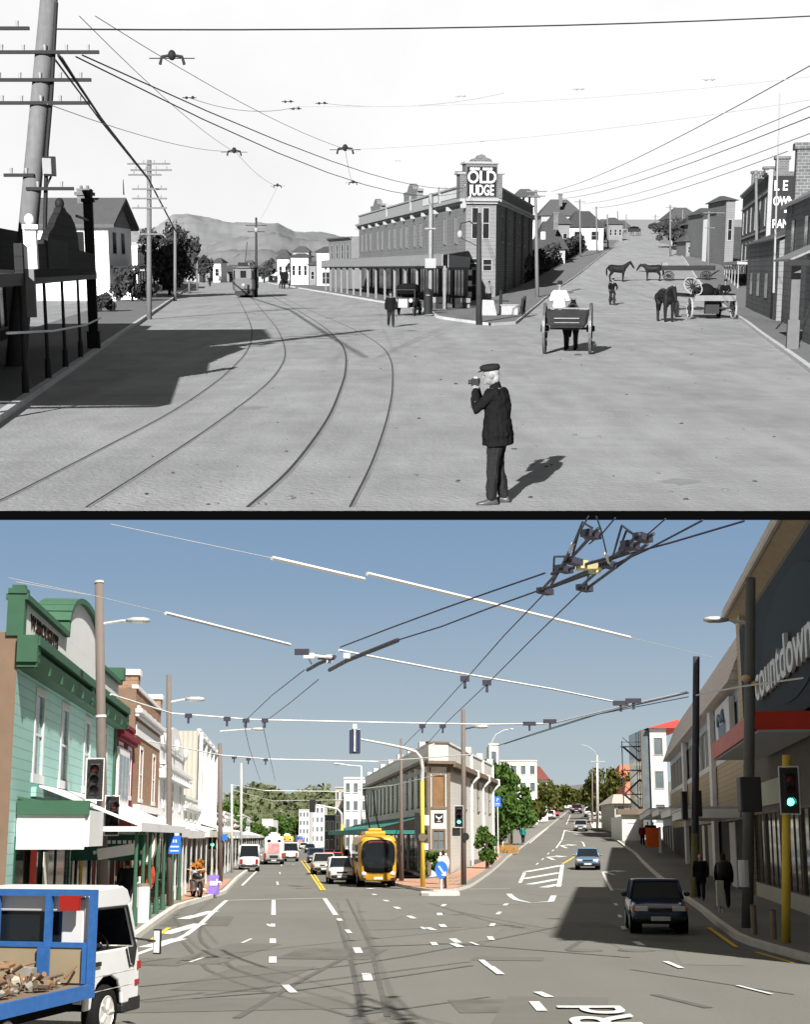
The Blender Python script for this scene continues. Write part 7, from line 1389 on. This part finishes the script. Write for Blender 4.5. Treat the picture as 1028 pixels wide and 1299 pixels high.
# ------------------------------------------------------------------ vehicles of the new street
paint=lambda n,c,metal=.0,r=.28: mat('paint_'+n,c,r,n=None,metal=metal)
gc='cars on the roads'
P=B.g(848,1186); ax=.136
car('dark navy hatchback facing the camera in the shade at the right kerb',P+Vector((0,1.8,0)),PI-.10,paint('navy',(.012,.02,.06),0,.16),'hatch',gc,L=3.7,Wd=1.52,H=1.36,name='hatchback')
P=B.g(749,1104); car('blue grey saloon coming down the hill at the edge of the big shadow',P+Vector((.1,2,0)),PI-.12,paint('bluegrey',(.10,.17,.26),.3),'sedan',gc,L=4.3,Wd=1.66,name='saloon_car')
P=B.g(738,1055); car('silver saloon coming down the hill behind the blue grey one',P+Vector((.2,2,0)),PI-.15,paint('silver',(.32,.32,.34),.4),'sedan',gc,L=4.3)
for px,row,k,c,lb,rz,s in ((697,1041,'hatch',(.7,.7,.69),'white hatchback parked on the left up the hill',-.16,1.1),(702,1037,'hatch',(.5,.03,.06),'bright red car parked behind the white hatchback on the left',-.16,1.1),(708,1031,'sedan',(.7,.7,.69),'white saloon parked on the left above the red car',-.16,1.2),(720,1029,'van',(.6,.6,.58),'pale van driving up the middle of the hill',-.16,1.05),(732,1032,'sedan',(.05,.015,.03),'dark maroon car coming down the hill',PI-.16,1.15),(749,1037,'sedan',(.72,.72,.72),'white saloon parked on the right up the hill',PI-.16,1.15),(748,1024,'suv',(.03,.035,.05),'dark car parked above the white saloon on the right',PI-.16,1.2),(738,1014,'van',(.75,.75,.75),'tiny white van at the hill top',-.16,1.1),(724,1020,'sedan',(.6,.6,.6),'tiny pale car left of the hill top van',-.16,1.2),(771,1036,'suv',(.62,.62,.6),'white car partly hidden behind the power pole on the right',PI+1.2,1.0)):
    P=B.g(px,row); o=car(lb,P+Vector((.3,2,0)),rz,paint('%02d%02d%02d'%tuple(int(v*99) for v in c),c),k,gc); o.scale=(s,)*3; o.location.z=B.hz(P.x+.3,P.y+2)
P=B.g(429,1122); car('silver hatchback coming towards the camera beside the yellow bus',P+Vector((0,2.1,0)),PI+.1,paint('silver2',(.50,.50,.52),.15),'hatch',gc,L=4.1,Wd=1.4)
for px,row,k,c,lb in ((408,1110,'sedan',(.30,.30,.28),'grey saloon queuing behind the silver hatchback'),(420,1108,'hatch',(.3,.03,.04),'dark red car half hidden behind the silver hatchback'),(432,1099,'sedan',(.25,.36,.48),'light blue saloon in the lane left of the bus'),(399,1095,'suv',(.02,.05,.09),'dark blue four wheel drive in the queue'),(392,1082,'sedan',(.03,.04,.06),'dark car farther back in the queue'),(384,1078,'sedan',(.5,.5,.5),'pale car far back in the oncoming queue'),(376,1076,'hatch',(.4,.4,.42),'farthest pale car in the oncoming queue')):
    P=B.g(px,row); car(lb,P+Vector((0,2.1,0)),PI+.1,paint('%02d%02d%02d'%tuple(int(v*99) for v in c),c),k,gc,Wd=1.65)
P=B.g(312,1106); car('white van seen from behind at the left kerb',P+Vector((0,2.3,0)),.09,paint('vanwhite',(.72,.72,.71)),'van',gc,'van',L=4.6,Wd=1.5,H=1.85,name='delivery_van')
P=B.g(367,1093); car('white minibus van seen from behind in the right lane',P+Vector((0,2.3,0)),.06,paint('vanwhite',(.72,.72,.71)),'van',gc,'van',L=4.6,Wd=1.6,H=1.9,name='delivery_van')
P=B.g(360,1090); car('dark red van half hidden behind the white minibus',P+Vector((-.3,8,0)),.06,paint('vanred',(.12,.02,.03)),'van',gc,'van',L=4.6,Wd=1.6,H=1.9,name='delivery_van')
def bus(label,loc,rz,bodym,L=9.5,Wd=2.1,H=2.55,group='buses on the left street',front=True,yellow=False):
    t=thing('city_bus',label,'bus',loc,rz,group); w=Wd/2; X=Vector((1,0,0)); Z=Vector((0,0,1))
    b=mb(bodym); zc=(H+.3)/2; hz=(H-.3)/2
    b.secs([(Vector((0,y,zc+dz)),X,Z,w*f,hz*g) for y,f,g,dz in ((-L/2,.9,.93,0),(-L/2+.15,.99,.99,0),(L/2-.7,1,1,0),(L/2-.3,.97,.99,-.01),(L/2-.06,.88,.95,-.04),(L/2,.78,.88,-.07))],28,.32); b.build('body',None,t,0,True)
    gm=M_glass
    if front:
        y=L/2
        part(t,'windscreen',gm,lambda b: b.secs([(Vector((0,y+q,1.62)),X,Z,.80*r,.72*r) for q,r in ((-.12,1.1),(.015,1.06),(.06,.98),(.085,.8))],28,.55),0,True); part(t,'lower_mask',M_black,lambda b: b.secs([(Vector((0,y+q,.98)),X,Z,.74*r,.26*r) for q,r in ((-.1,1),(.03,1),(.07,.9))],24,.6),0,True)
        part(t,'wiper',M_trim,lambda b: (b.tube([(-.1,y+.1,1.05),(-.5,y+.09,1.5)],.015,5), b.tube([(.1,y+.1,1.05),(.5,y+.09,1.5)],.015,5)))
        part(t,'destination_sign',mat('dest_red',(.16,.015,.01),.4),lambda b: b.box(-.5,.5,y+.055,y+.075,2.12,2.3))
        for s in (-1,1): part(t,'headlight',M_lamp,lambda b: b.ell((s*.72,y-.04,.68),.14,.1,.12,None,12,8),0,True); part(t,'fog_lamp',M_trim,lambda b: b.boxr((s*.78,y-.08,.42),(.3,.16,.12))); part(t,'wing_mirror',M_trim,lambda b: (b.tube([(s*.8,y-.1,2.3),(s*1.12,y+.15,2.1)],.03,6), b.boxr((s*1.13,y+.16,1.95),(.12,.1,.36))),.02)
        part(t,'number_plate',M_plate,lambda b: b.box(-.22,.22,y+.0,y+.03,.4,.52))
    else:
        y=-L/2
        part(t,'rear_advert',mat('advert_pink',(.45,.2,.2),.6,n=(2.2,.45)),lambda b: b.box(-.55,.5,y-.03,y-.005,1.05,1.95)); part(t,'rear_window',gm,lambda b: (b.box(-.62,-.3,y-.03,y-.006,2.05,2.28), b.box(.35,.62,y-.03,y-.006,2.05,2.28)))
        for s in (-1,1): part(t,'tail_light',M_red,lambda b: b.box(s*.82-.09,s*.82+.09,y-.035,y+.1,.6,1.05))
        part(t,'bumper',M_trim,lambda b: b.box(-.95,.95,y-.06,y+.1,.3,.48)); part(t,'grille',M_trim,lambda b: b.box(-.4,.4,y-.025,y+.0,.6,.85)); part(t,'number_plate',M_plate,lambda b: b.box(-.22,.22,y-.075,y-.062,.33,.45))
    for s in (-1,1):
        for k in range(6): part(t,'window',gm,lambda b: b.box(s*(w+.004)-.012,s*(w+.004)+.012,-L/2+.5+k*(L-1.4)/6,-L/2+.4+(k+1)*(L-1.4)/6,1.25,2.12))
        for y in (-L/2+2,L/2-1.9): wheel(t,s*(w-.12),y,.4,.24,M_tyre,M_rim,s); part(t,'wheel_arch',M_black,lambda b: b.cyl((s*(w+.006),y,.42),(s*.6,y,.42),.5,.5,20))
    part(t,'roof_gear',bodym if yellow else c_stone,lambda b: (b.box(-.55,.55,-L/2+2,L/2-2.6,H+.003,H+.2), b.box(-.35,.35,0,1.4,H+.2,H+.36)),.05)
    if yellow: part(t,'trolley_boom',M_black,lambda b: (b.tube([(-.25,1,H+.3),(-.3,-3,H+1.2),(-.35,-6,H+2.6)],.04,6), b.tube([(.25,1,H+.3),(.2,-3,H+1.2),(.15,-6,H+2.6)],.04,6)))
    return t
P=B.g(479,1126); bus('yellow trolleybus with dark windscreen coming towards the camera at the corner',P+Vector((-.3,4.0,0)),PI+.085,paint('busyellow',(.44,.235,.016),0,.35),L=8.0,Wd=1.95,H=2.6,yellow=True)
P=B.g(342.5,1097); bus('white bus with a picture advert on its back, seen from behind in the left lane',P+Vector((-.1,4.9,0)),.09,paint('vanwhite',(.72,.72,.71)),Wd=1.9,H=2.6,front=False)
P=B.g(359,1084); bus('yellow bus far down the street behind the white one',P+Vector((-.6,14,0)),.09,paint('busyellow',(.44,.235,.016)),Wd=2.0,H=2.7,front=False); P=B.g(372,1077); bus('blue lorry like bus far down the street beyond the vans',P+Vector((0,18,0)),.1,paint('farblue',(.04,.1,.25)),Wd=2.0,H=2.7,front=False)
# flatbed truck
th=.24; TP=Vector((-3.62,18.55,0)); tk=thing('flatbed_truck','white cab flatbed truck with blue deck frame at the lower left corner of the road','truck',TP+Vector((math.sin(th)*0-.98*math.cos(th),.98*math.sin(th),0)),-th)
c_cab=mat('truck_white',(.46,.465,.47),.3,n=(2.5,.03),big=(1.2,.05)); w=.85; X=Vector((1,0,0)); Z=Vector((0,0,1))
# local: +y forward, right side x=+w ; front axle at y=0
prof=[(-.62,.42),(-.62,.95),(-.66,1.75),(-.58,1.86),(.35,1.88),(.5,1.83),(.62,1.68),(.86,1.12),(.92,.98),(.95,.62),(.93,.40),(.45,.40),(.42,.55),(.32,.70),(.12,.78),(-.12,.78),(-.3,.70),(-.42,.55),(-.45,.42)]
def side(s):
    b=mb(c_cab); b.prism(prof[:],s*w-.04 if s>0 else s*w,s*w if s>0 else s*w+.04,'yz'); return b
cab=mb(c_cab)
# shell: sides with window hole are built as strips
def strip(poly,x0,x1): cab.prism(poly,x0,x1,'yz')
for s in (-1,1):
    a,c=(w-.05,w) if s>0 else (-w,-w+.05)
    strip([(-.62,.42),(-.45,.42),(-.42,.55),(-.3,.70),(-.12,.78),(.12,.78),(.32,.70),(.42,.55),(.45,.40),(.93,.40),(.95,.62),(.92,.98),(.87,1.1),(-.63,1.1)],a,c)
    strip([(-.63,1.1),(-.5,1.1),(-.52,1.62),(-.66,1.75)],a,c); strip([(-.66,1.75),(-.52,1.62),(.48,1.62),(.62,1.68),(.5,1.83),(.35,1.88),(-.58,1.86)],a,c); strip([(.48,1.62),(.62,1.68),(.88,1.1),(.78,1.1)],a,c)
cab.box(-w+.051,w-.051,-.62,-.57,.5,1.1); cab.box(-w+.051,-.5,-.64,-.58,1.1,1.75); cab.box(.5,w-.051,-.64,-.58,1.1,1.75); cab.box(-.5,.5,-.64,-.58,1.1,1.22); cab.box(-.5,.5,-.65,-.58,1.6,1.85)
cab.hexa([(-w+.051,-.66,1.76),(w-.051,-.66,1.76),(w-.051,.5,1.78),(-w+.051,.5,1.78),(-w+.06,-.58,1.87),(w-.06,-.58,1.87),(w-.06,.36,1.89),(-w+.06,.36,1.89)]); cab.box(-w+.051,w-.051,.88,.94,.45,1.08)
cab.build('cab',None,tk,.02)
part(tk,'windscreen',M_glass,lambda b: b.hexa([(-w+.06,.86,1.1),(w-.06,.86,1.1),(w-.06,.89,1.1),(-w+.06,.89,1.1),(-w+.06,.46,1.76),(w-.06,.46,1.76),(w-.06,.52,1.76),(-w+.06,.52,1.76)])); part(tk,'rear_window',M_glass,lambda b: b.box(-.5,.5,-.61,-.6,1.22,1.6))
dm=part(tk,'door_trim',M_trim,lambda b: (b.tube([(w+.004,-.5,1.1),(w+.004,-.52,1.62),(w+.004,.48,1.62),(w+.004,.78,1.1)],.018,6), b.tube([(w+.004,.5,1.08),(w+.004,.62,.86),(w+.004,.74,.86),(w+.004,.8,1.1)],.02,6), b.box(w+.002,w+.03,-.46,-.26,.93,.98), b.hexa([(w+.001,.56,1.1),(w+.012,.56,1.1),(w+.012,.66,.9),(w+.001,.66,.9),(w+.001,.77,1.1),(w+.012,.77,1.1),(w+.012,.74,.88),(w+.001,.74,.88)])))
part(tk,'door_seam',c_clad,lambda b: (b.box(w+.0005,w+.003,-.5,.75,.62,.628), b.box(w+.0005,w+.003,-.5,-.494,.5,1.1), b.box(w+.0005,w+.003,-.5,.8,.8,.806)))
part(tk,'seat',c_trimb,lambda b: (b.box(-.7,.7,-.45,.1,.8,.98), b.box(-.7,.7,-.56,-.42,.98,1.4))); part(tk,'steering_wheel',M_trim,lambda b: b.tube([(.42+.17*math.cos(a*PI/8),.5-.05*math.sin(a*PI/8),1.12+.16*math.sin(a*PI/8)) for a in range(17)],.015,6))
part(tk,'bumper',M_trim,lambda b: (b.box(-w-.01,w+.012,.62,1.0,.28,.46), b.box(-w-.01,w+.012,.46,.62,.28,.4)),.03); part(tk,'side_lamp',M_red,lambda b: (b.box(w-.02,w+.015,.86,.965,.8,.9), b.box(w-.02,w+.012,.8,.93,.6,.67))); part(tk,'wing_mirror',M_trim,lambda b: (b.tube([(w,.72,1.2),(w+.2,.98,1.15),(w+.22,1.0,.98)],.014,5), b.box(w+.17,w+.27,.98,1.02,.98,1.3), b.mat(c_white), b.box(w+.18,w+.26,.972,.979,1.0,1.28)))
for s in (-1,1): wheel(tk,s*(w-.1),0,.34,.19,M_tyre,mat('steel_rim',(.5,.49,.46),.4,metal=.4),s)
for s in (-1,1): wheel(tk,s*(w-.1),-2.6,.34,.3,M_tyre,mat('steel_rim',(.5,.49,.46)),s)
part(tk,'chassis',M_black,lambda b: (b.box(-.4,.4,-4,.7,.38,.62), b.box(-w+.1,w-.1,-3.6,-.75,.45,.66), b.box(-w+.25,w-.25,-.5,.8,.4,.75)))
part(tk,'deck',c_trimb,lambda b: b.box(-.95,.95,-3.9,-.72,.68,.74)); part(tk,'deck_rail',c_blue,lambda b: (b.box(.952,1.0,-3.95,-.68,.6,.76), b.box(-1.0,-.952,-3.95,-.68,.6,.76), b.box(-1.0,1.0,-4.0,-3.952,.6,.76)))
hb=part(tk,'headboard_frame',c_blue,lambda b: (b.box(.92,1.0,-.76,-.68,.763,1.87), b.box(-1.0,-.92,-.76,-.68,.763,1.87), b.box(-.92,.92,-.76,-.69,1.79,1.87), b.box(-.92,.92,-.75,-.7,1.18,1.24), b.box(.33,.41,-.76,-.69,.763,1.79), b.box(-.38,-.3,-.76,-.69,.763,1.79), b.box(.27,.43,-.8,-.762,.763,1.2), b.box(.86,.91,-.78,-.7,.763,1.2)))
part(hb,'headboard_panel',mat('tan_ply',(.22,.18,.12),.8,n=(2,.12)),lambda b: b.box(-.9,.9,-.735,-.705,.765,1.178)); 
for x in (.68,-.72): part(tk,'work_lamp',M_red,lambda b: b.box(x-.13,x+.13,-.82,-.765,1.62,1.8))
lo=thing('scrap_load','heap of brown scrap and engine parts on the truck deck','scrap heap',tk.location+Matrix.Rotation(-th,3,'Z')@Vector((0,-1.5,.745)),-th); rnd=random.Random(11); sc=[mat('rust_scrap',(.16,.10,.06),.8,n=(9,.3)),mat('grey_scrap',(.2,.19,.17),.6,n=(9,.25)),c_trimb,mat('pale_scrap',(.3,.26,.2),.7,n=(9,.3)),M_black]
b=mb()
for i in range(230):
    b.mat(sc[[0,1,2,0,1,4,2,0,3][i%9] if i%9 != 8 or i%2 else 0]); u=rnd.random(); x=rnd.uniform(-.8,.75); y=rnd.uniform(-1.6,.6); hgt=max(.05,.36-abs(x+.45)*.3); z=rnd.uniform(0.03,hgt); s=rnd.uniform(.03,.10)
    if i%3: b.boxr((x,y,z+s*.4),(s*rnd.uniform(.5,1.7),s*rnd.uniform(.5,1.8),s*rnd.uniform(.4,1)),rnd.uniform(0,3),rnd.uniform(-.6,.6),rnd.uniform(-.6,.6))
    else: b.tube([(x,y,z+.05),(x+rnd.uniform(-.3,.3),y+rnd.uniform(-.3,.3),z+rnd.uniform(.02,.2))],rnd.uniform(.015,.05),7)
b.build('scrap',None,lo)
person('truck driver in dark shirt seated in the white cab with an arm at the window',tk.location+Matrix.Rotation(-th,3,'Z')@Vector((.4,-.22,.98)),-th,J=dict(SIT,rs=(.19,.05,.46),re=(.4,.12,.2),rw=(.36,.36,.2)),top=c_cloth,legs=c_jean,skin=c_skin,shoe=c_blk,hair=c_hair,vox=.016).scale=(.8,)*3
# ------------------------------------------------------------------ people of the new street
WALK=dict(lk=(-.1,.14,.5),la=(-.1,.24,.11),rk=(.1,-.01,.48),ra=(.1,-.25,.16))
teal=mat('teal_top',(.02,.16,.15),.8)
gpp='people on the pavements'
def ped(label,px,row,rz,top,legs,s=1,J=None,hair=c_hair,hat=None,hatm=None,dz=.14,vox=.017,coat=0,wide=1):
    P=B.g(px,row); o=person(label,P+Vector((0,0,dz)),rz,J=J,top=top,legs=legs,skin=c_skin,shoe=c_blk,hair=hair,hat=hat,hatm=hatm,vox=vox,group=gpp,coat=coat,wide=wide); o.scale=(s,)*3; return o
ped('pedestrian in white shirt and dark trousers waiting at the corner behind the blue arrow sign',563,1131,.5,c_white,c_jean,1.0)
ped('pedestrian in teal top walking up the hill on the left pavement',664,1072,-.2,teal,c_cloth,1.0,WALK)
ped('person in black coat standing beside the dark navy pole on the right pavement',891,1147,PI-.3,c_cloth,c_cloth,1.0,WALK,coat=.3)
ped('person in dark clothes with a big black backpack walking away by the cabinet board',921,1160,-.2,c_cloth,c_cloth,1.05,WALK,coat=.2); P=B.g(921,1160); o=thing('backpack','big black backpack on the person by the cabinet board','backpack',P+Vector((-.05,-.1,.14))); part(o,'bag',c_blk,lambda b: b.secs([(Vector((0,-.16,z)),Vector((1,0,0)),Vector((0,1,0)),r,r*.6) for z,r in ((1.05,.14),(1.15,.22),(1.5,.22),(1.62,.12))],14,.7),0,True)
for px,row,c,lb in ((816,1074,mat('dark_red_cloth',(.1,.01,.015),.9),'left of three people in dark clothes before the orange banner'),(823,1070,c_cloth,'middle of three people in dark clothes before the orange banner'),(830,1070,c_cloth,'right of three people in dark clothes before the orange banner')): ped(lb,px,row,PI,c,c_cloth,1.15,None,vox=.022)
for px,row,y,c,lb in ((160,1163,43,c_cloth,'dim shopper under the green verandah beside the posts'),(185,1158,47,mat('red_coat',(.3,.05,.03),.9),'shopper in reddish coat under the green verandah')): 
    P=Vector((B.X(px,y,1),y,.14)); person(lb,P,.6,top=c,legs=c_jean,skin=c_skin,shoe=c_blk,hair=c_hair,vox=.017,group=gpp,coat=.2)
# =================================================================== sky, suns, camera
for p in (T, B):
    for o in p.tops: o.matrix_basis = p.M @ mtx(o)
w = bpy.data.worlds.new('World'); SC.world = w; w.use_nodes = True
nt = w.node_tree; N = nt.nodes; Lk = nt.links; bg = N['Background']
sky = N.new('ShaderNodeTexSky'); sky.sky_type = 'NISHITA'; sky.sun_disc = False
sunB = Vector((-4.33, 7.8, 0)).normalized()*math.cos(math.radians(47))+Vector((0,0,-math.sin(math.radians(47))))
sunT = Vector((1.38, 4.6, 0)).normalized()*math.cos(math.radians(20))+Vector((0,0,-math.sin(math.radians(20))))
sunT = (MT_.to_3x3() @ sunT).normalized()
sky.sun_elevation = math.radians(47); sky.sun_rotation = math.atan2(-sunB.x, -sunB.y)
tc = N.new('ShaderNodeTexCoord'); sx = N.new('ShaderNodeSeparateXYZ'); Lk.new(tc.outputs['Generated'], sx.inputs[0])
def scale(c, k):
    v = N.new('ShaderNodeVectorMath'); v.operation = 'SCALE'; Lk.new(c, v.inputs[0]); v.inputs[3].default_value = k; return v.outputs[0]
def mixc(f, a, b):
    m = N.new('ShaderNodeMix'); m.data_type = 'RGBA'; Lk.new(f, m.inputs[0]); Lk.new(a, m.inputs[6]); Lk.new(b, m.inputs[7]); return m.outputs[2]
def rng(v, a, b, c=0, d=1, kind='SMOOTHSTEP'):
    m = N.new('ShaderNodeMapRange'); m.interpolation_type = kind; Lk.new(v, m.inputs[0])
    for i, q in enumerate((a, b, c, d)): m.inputs[i+1].default_value = q
    return m.outputs[0]
hs = N.new('ShaderNodeHueSaturation'); hs.inputs['Saturation'].default_value = .12; Lk.new(sky.outputs[0], hs.inputs['Color'])
amb = scale(hs.outputs[0], AMB)
ramp = N.new('ShaderNodeValToRGB'); Lk.new(rng(sx.outputs[2], 0, .30, 0, 1, 'LINEAR'), ramp.inputs[0])
e = ramp.color_ramp.elements; e[0].position = 0; e[0].color = (.50,.56,.58,1); e[1].position = 1; e[1].color = (.16,.275,.465,1)
e2 = e.new(.22); e2.color = (.42,.505,.56,1); e3 = e.new(.6); e3.color = (.235,.355,.51,1)
blue = scale(ramp.outputs[0], BLUE)
cn = N.new('ShaderNodeTexNoise'); cn.inputs['Scale'].default_value = 5; cn.inputs['Detail'].default_value = 6; Lk.new(tc.outputs['Generated'], cn.inputs['Vector']); rgb = N.new('ShaderNodeCombineXYZ'); cv = rng(cn.outputs['Fac'], .3, .7, WHITE*.9, WHITE*1.02)
for i_ in range(3): Lk.new(cv, rgb.inputs[i_])
haze = mixc(rng(sx.outputs[2], .262, .275), blue, rgb.outputs[0])          # clear low sky, bright white overcast bank above it
ab = N.new('ShaderNodeMath'); ab.operation = 'ABSOLUTE'; Lk.new(sx.outputs[0], ab.inputs[0]); yp = N.new('ShaderNodeMath'); yp.operation = 'GREATER_THAN'; yp.inputs[1].default_value = 0; Lk.new(sx.outputs[1], yp.inputs[0]); am = N.new('ShaderNodeMath'); am.operation = 'MULTIPLY'; Lk.new(rng(ab.outputs[0], .36, .46, 1, 0), am.inputs[0]); Lk.new(yp.outputs[0], am.inputs[1]); ahead = am.outputs[0]                                        # only ahead; behind and overhead is the dimmer dome
top = rng(sx.outputs[2], .68, .82)
f = N.new('ShaderNodeMath'); f.operation = 'MULTIPLY'; Lk.new(ahead, f.inputs[0]); iv = N.new('ShaderNodeMath'); iv.operation = 'SUBTRACT'; iv.inputs[0].default_value = 1; Lk.new(top, iv.inputs[1]); Lk.new(iv.outputs[0], f.inputs[1])
side = N.new('ShaderNodeMath'); side.operation = 'MULTIPLY'; Lk.new(rng(sx.outputs[2], .24, .275, 1, 0), side.inputs[0]); Lk.new(rng(sx.outputs[1], -.5, -.1), side.inputs[1])
Lk.new(mixc(f.outputs[0], mixc(side.outputs[0], amb, blue), haze), bg.inputs['Color']); bg.inputs['Strength'].default_value = 1.0
def sun(name, d, energy, col, place, ang):
    l = bpy.data.lights.new(name, 'SUN'); l.energy = energy; l.angle = math.radians(ang); l.color = col
    o = bpy.data.objects.new(name, l); SC.collection.objects.link(o); o.rotation_euler = d.to_track_quat('-Z','Y').to_euler(); o.location = (0,0,60)
    o.light_linking.receiver_collection = place.col; o.light_linking.blocker_collection = place.col
    return o
sun('sun_old_street', sunT, SUN_T, (1,1,1), T, .5)
sun('sun_new_street', sunB, SUN_B, (1,.96,.89), B, 1.0)
cd = bpy.data.cameras.new('camera'); co = bpy.data.objects.new('camera', cd); SC.collection.objects.link(co); SC.camera = co
cd.sensor_fit = 'VERTICAL'; cd.sensor_height = 36; cd.lens = 36*F/1299; cd.shift_y = (PY-649.5)/1299; cd.clip_start = .5; cd.clip_end = 6000
co.location = (0,0,CAMZ); co.rotation_euler = (PI/2+TA, 0, 0)
SC.view_settings.view_transform = 'Standard'; SC.view_settings.look = 'None'; SC.view_settings.gamma = 1; SC.view_settings.exposure = EXPO; SC.view_settings.use_curve_mapping = False
SC.cycles.max_bounces = 5; SC.cycles.diffuse_bounces = 2; SC.cycles.glossy_bounces = 2
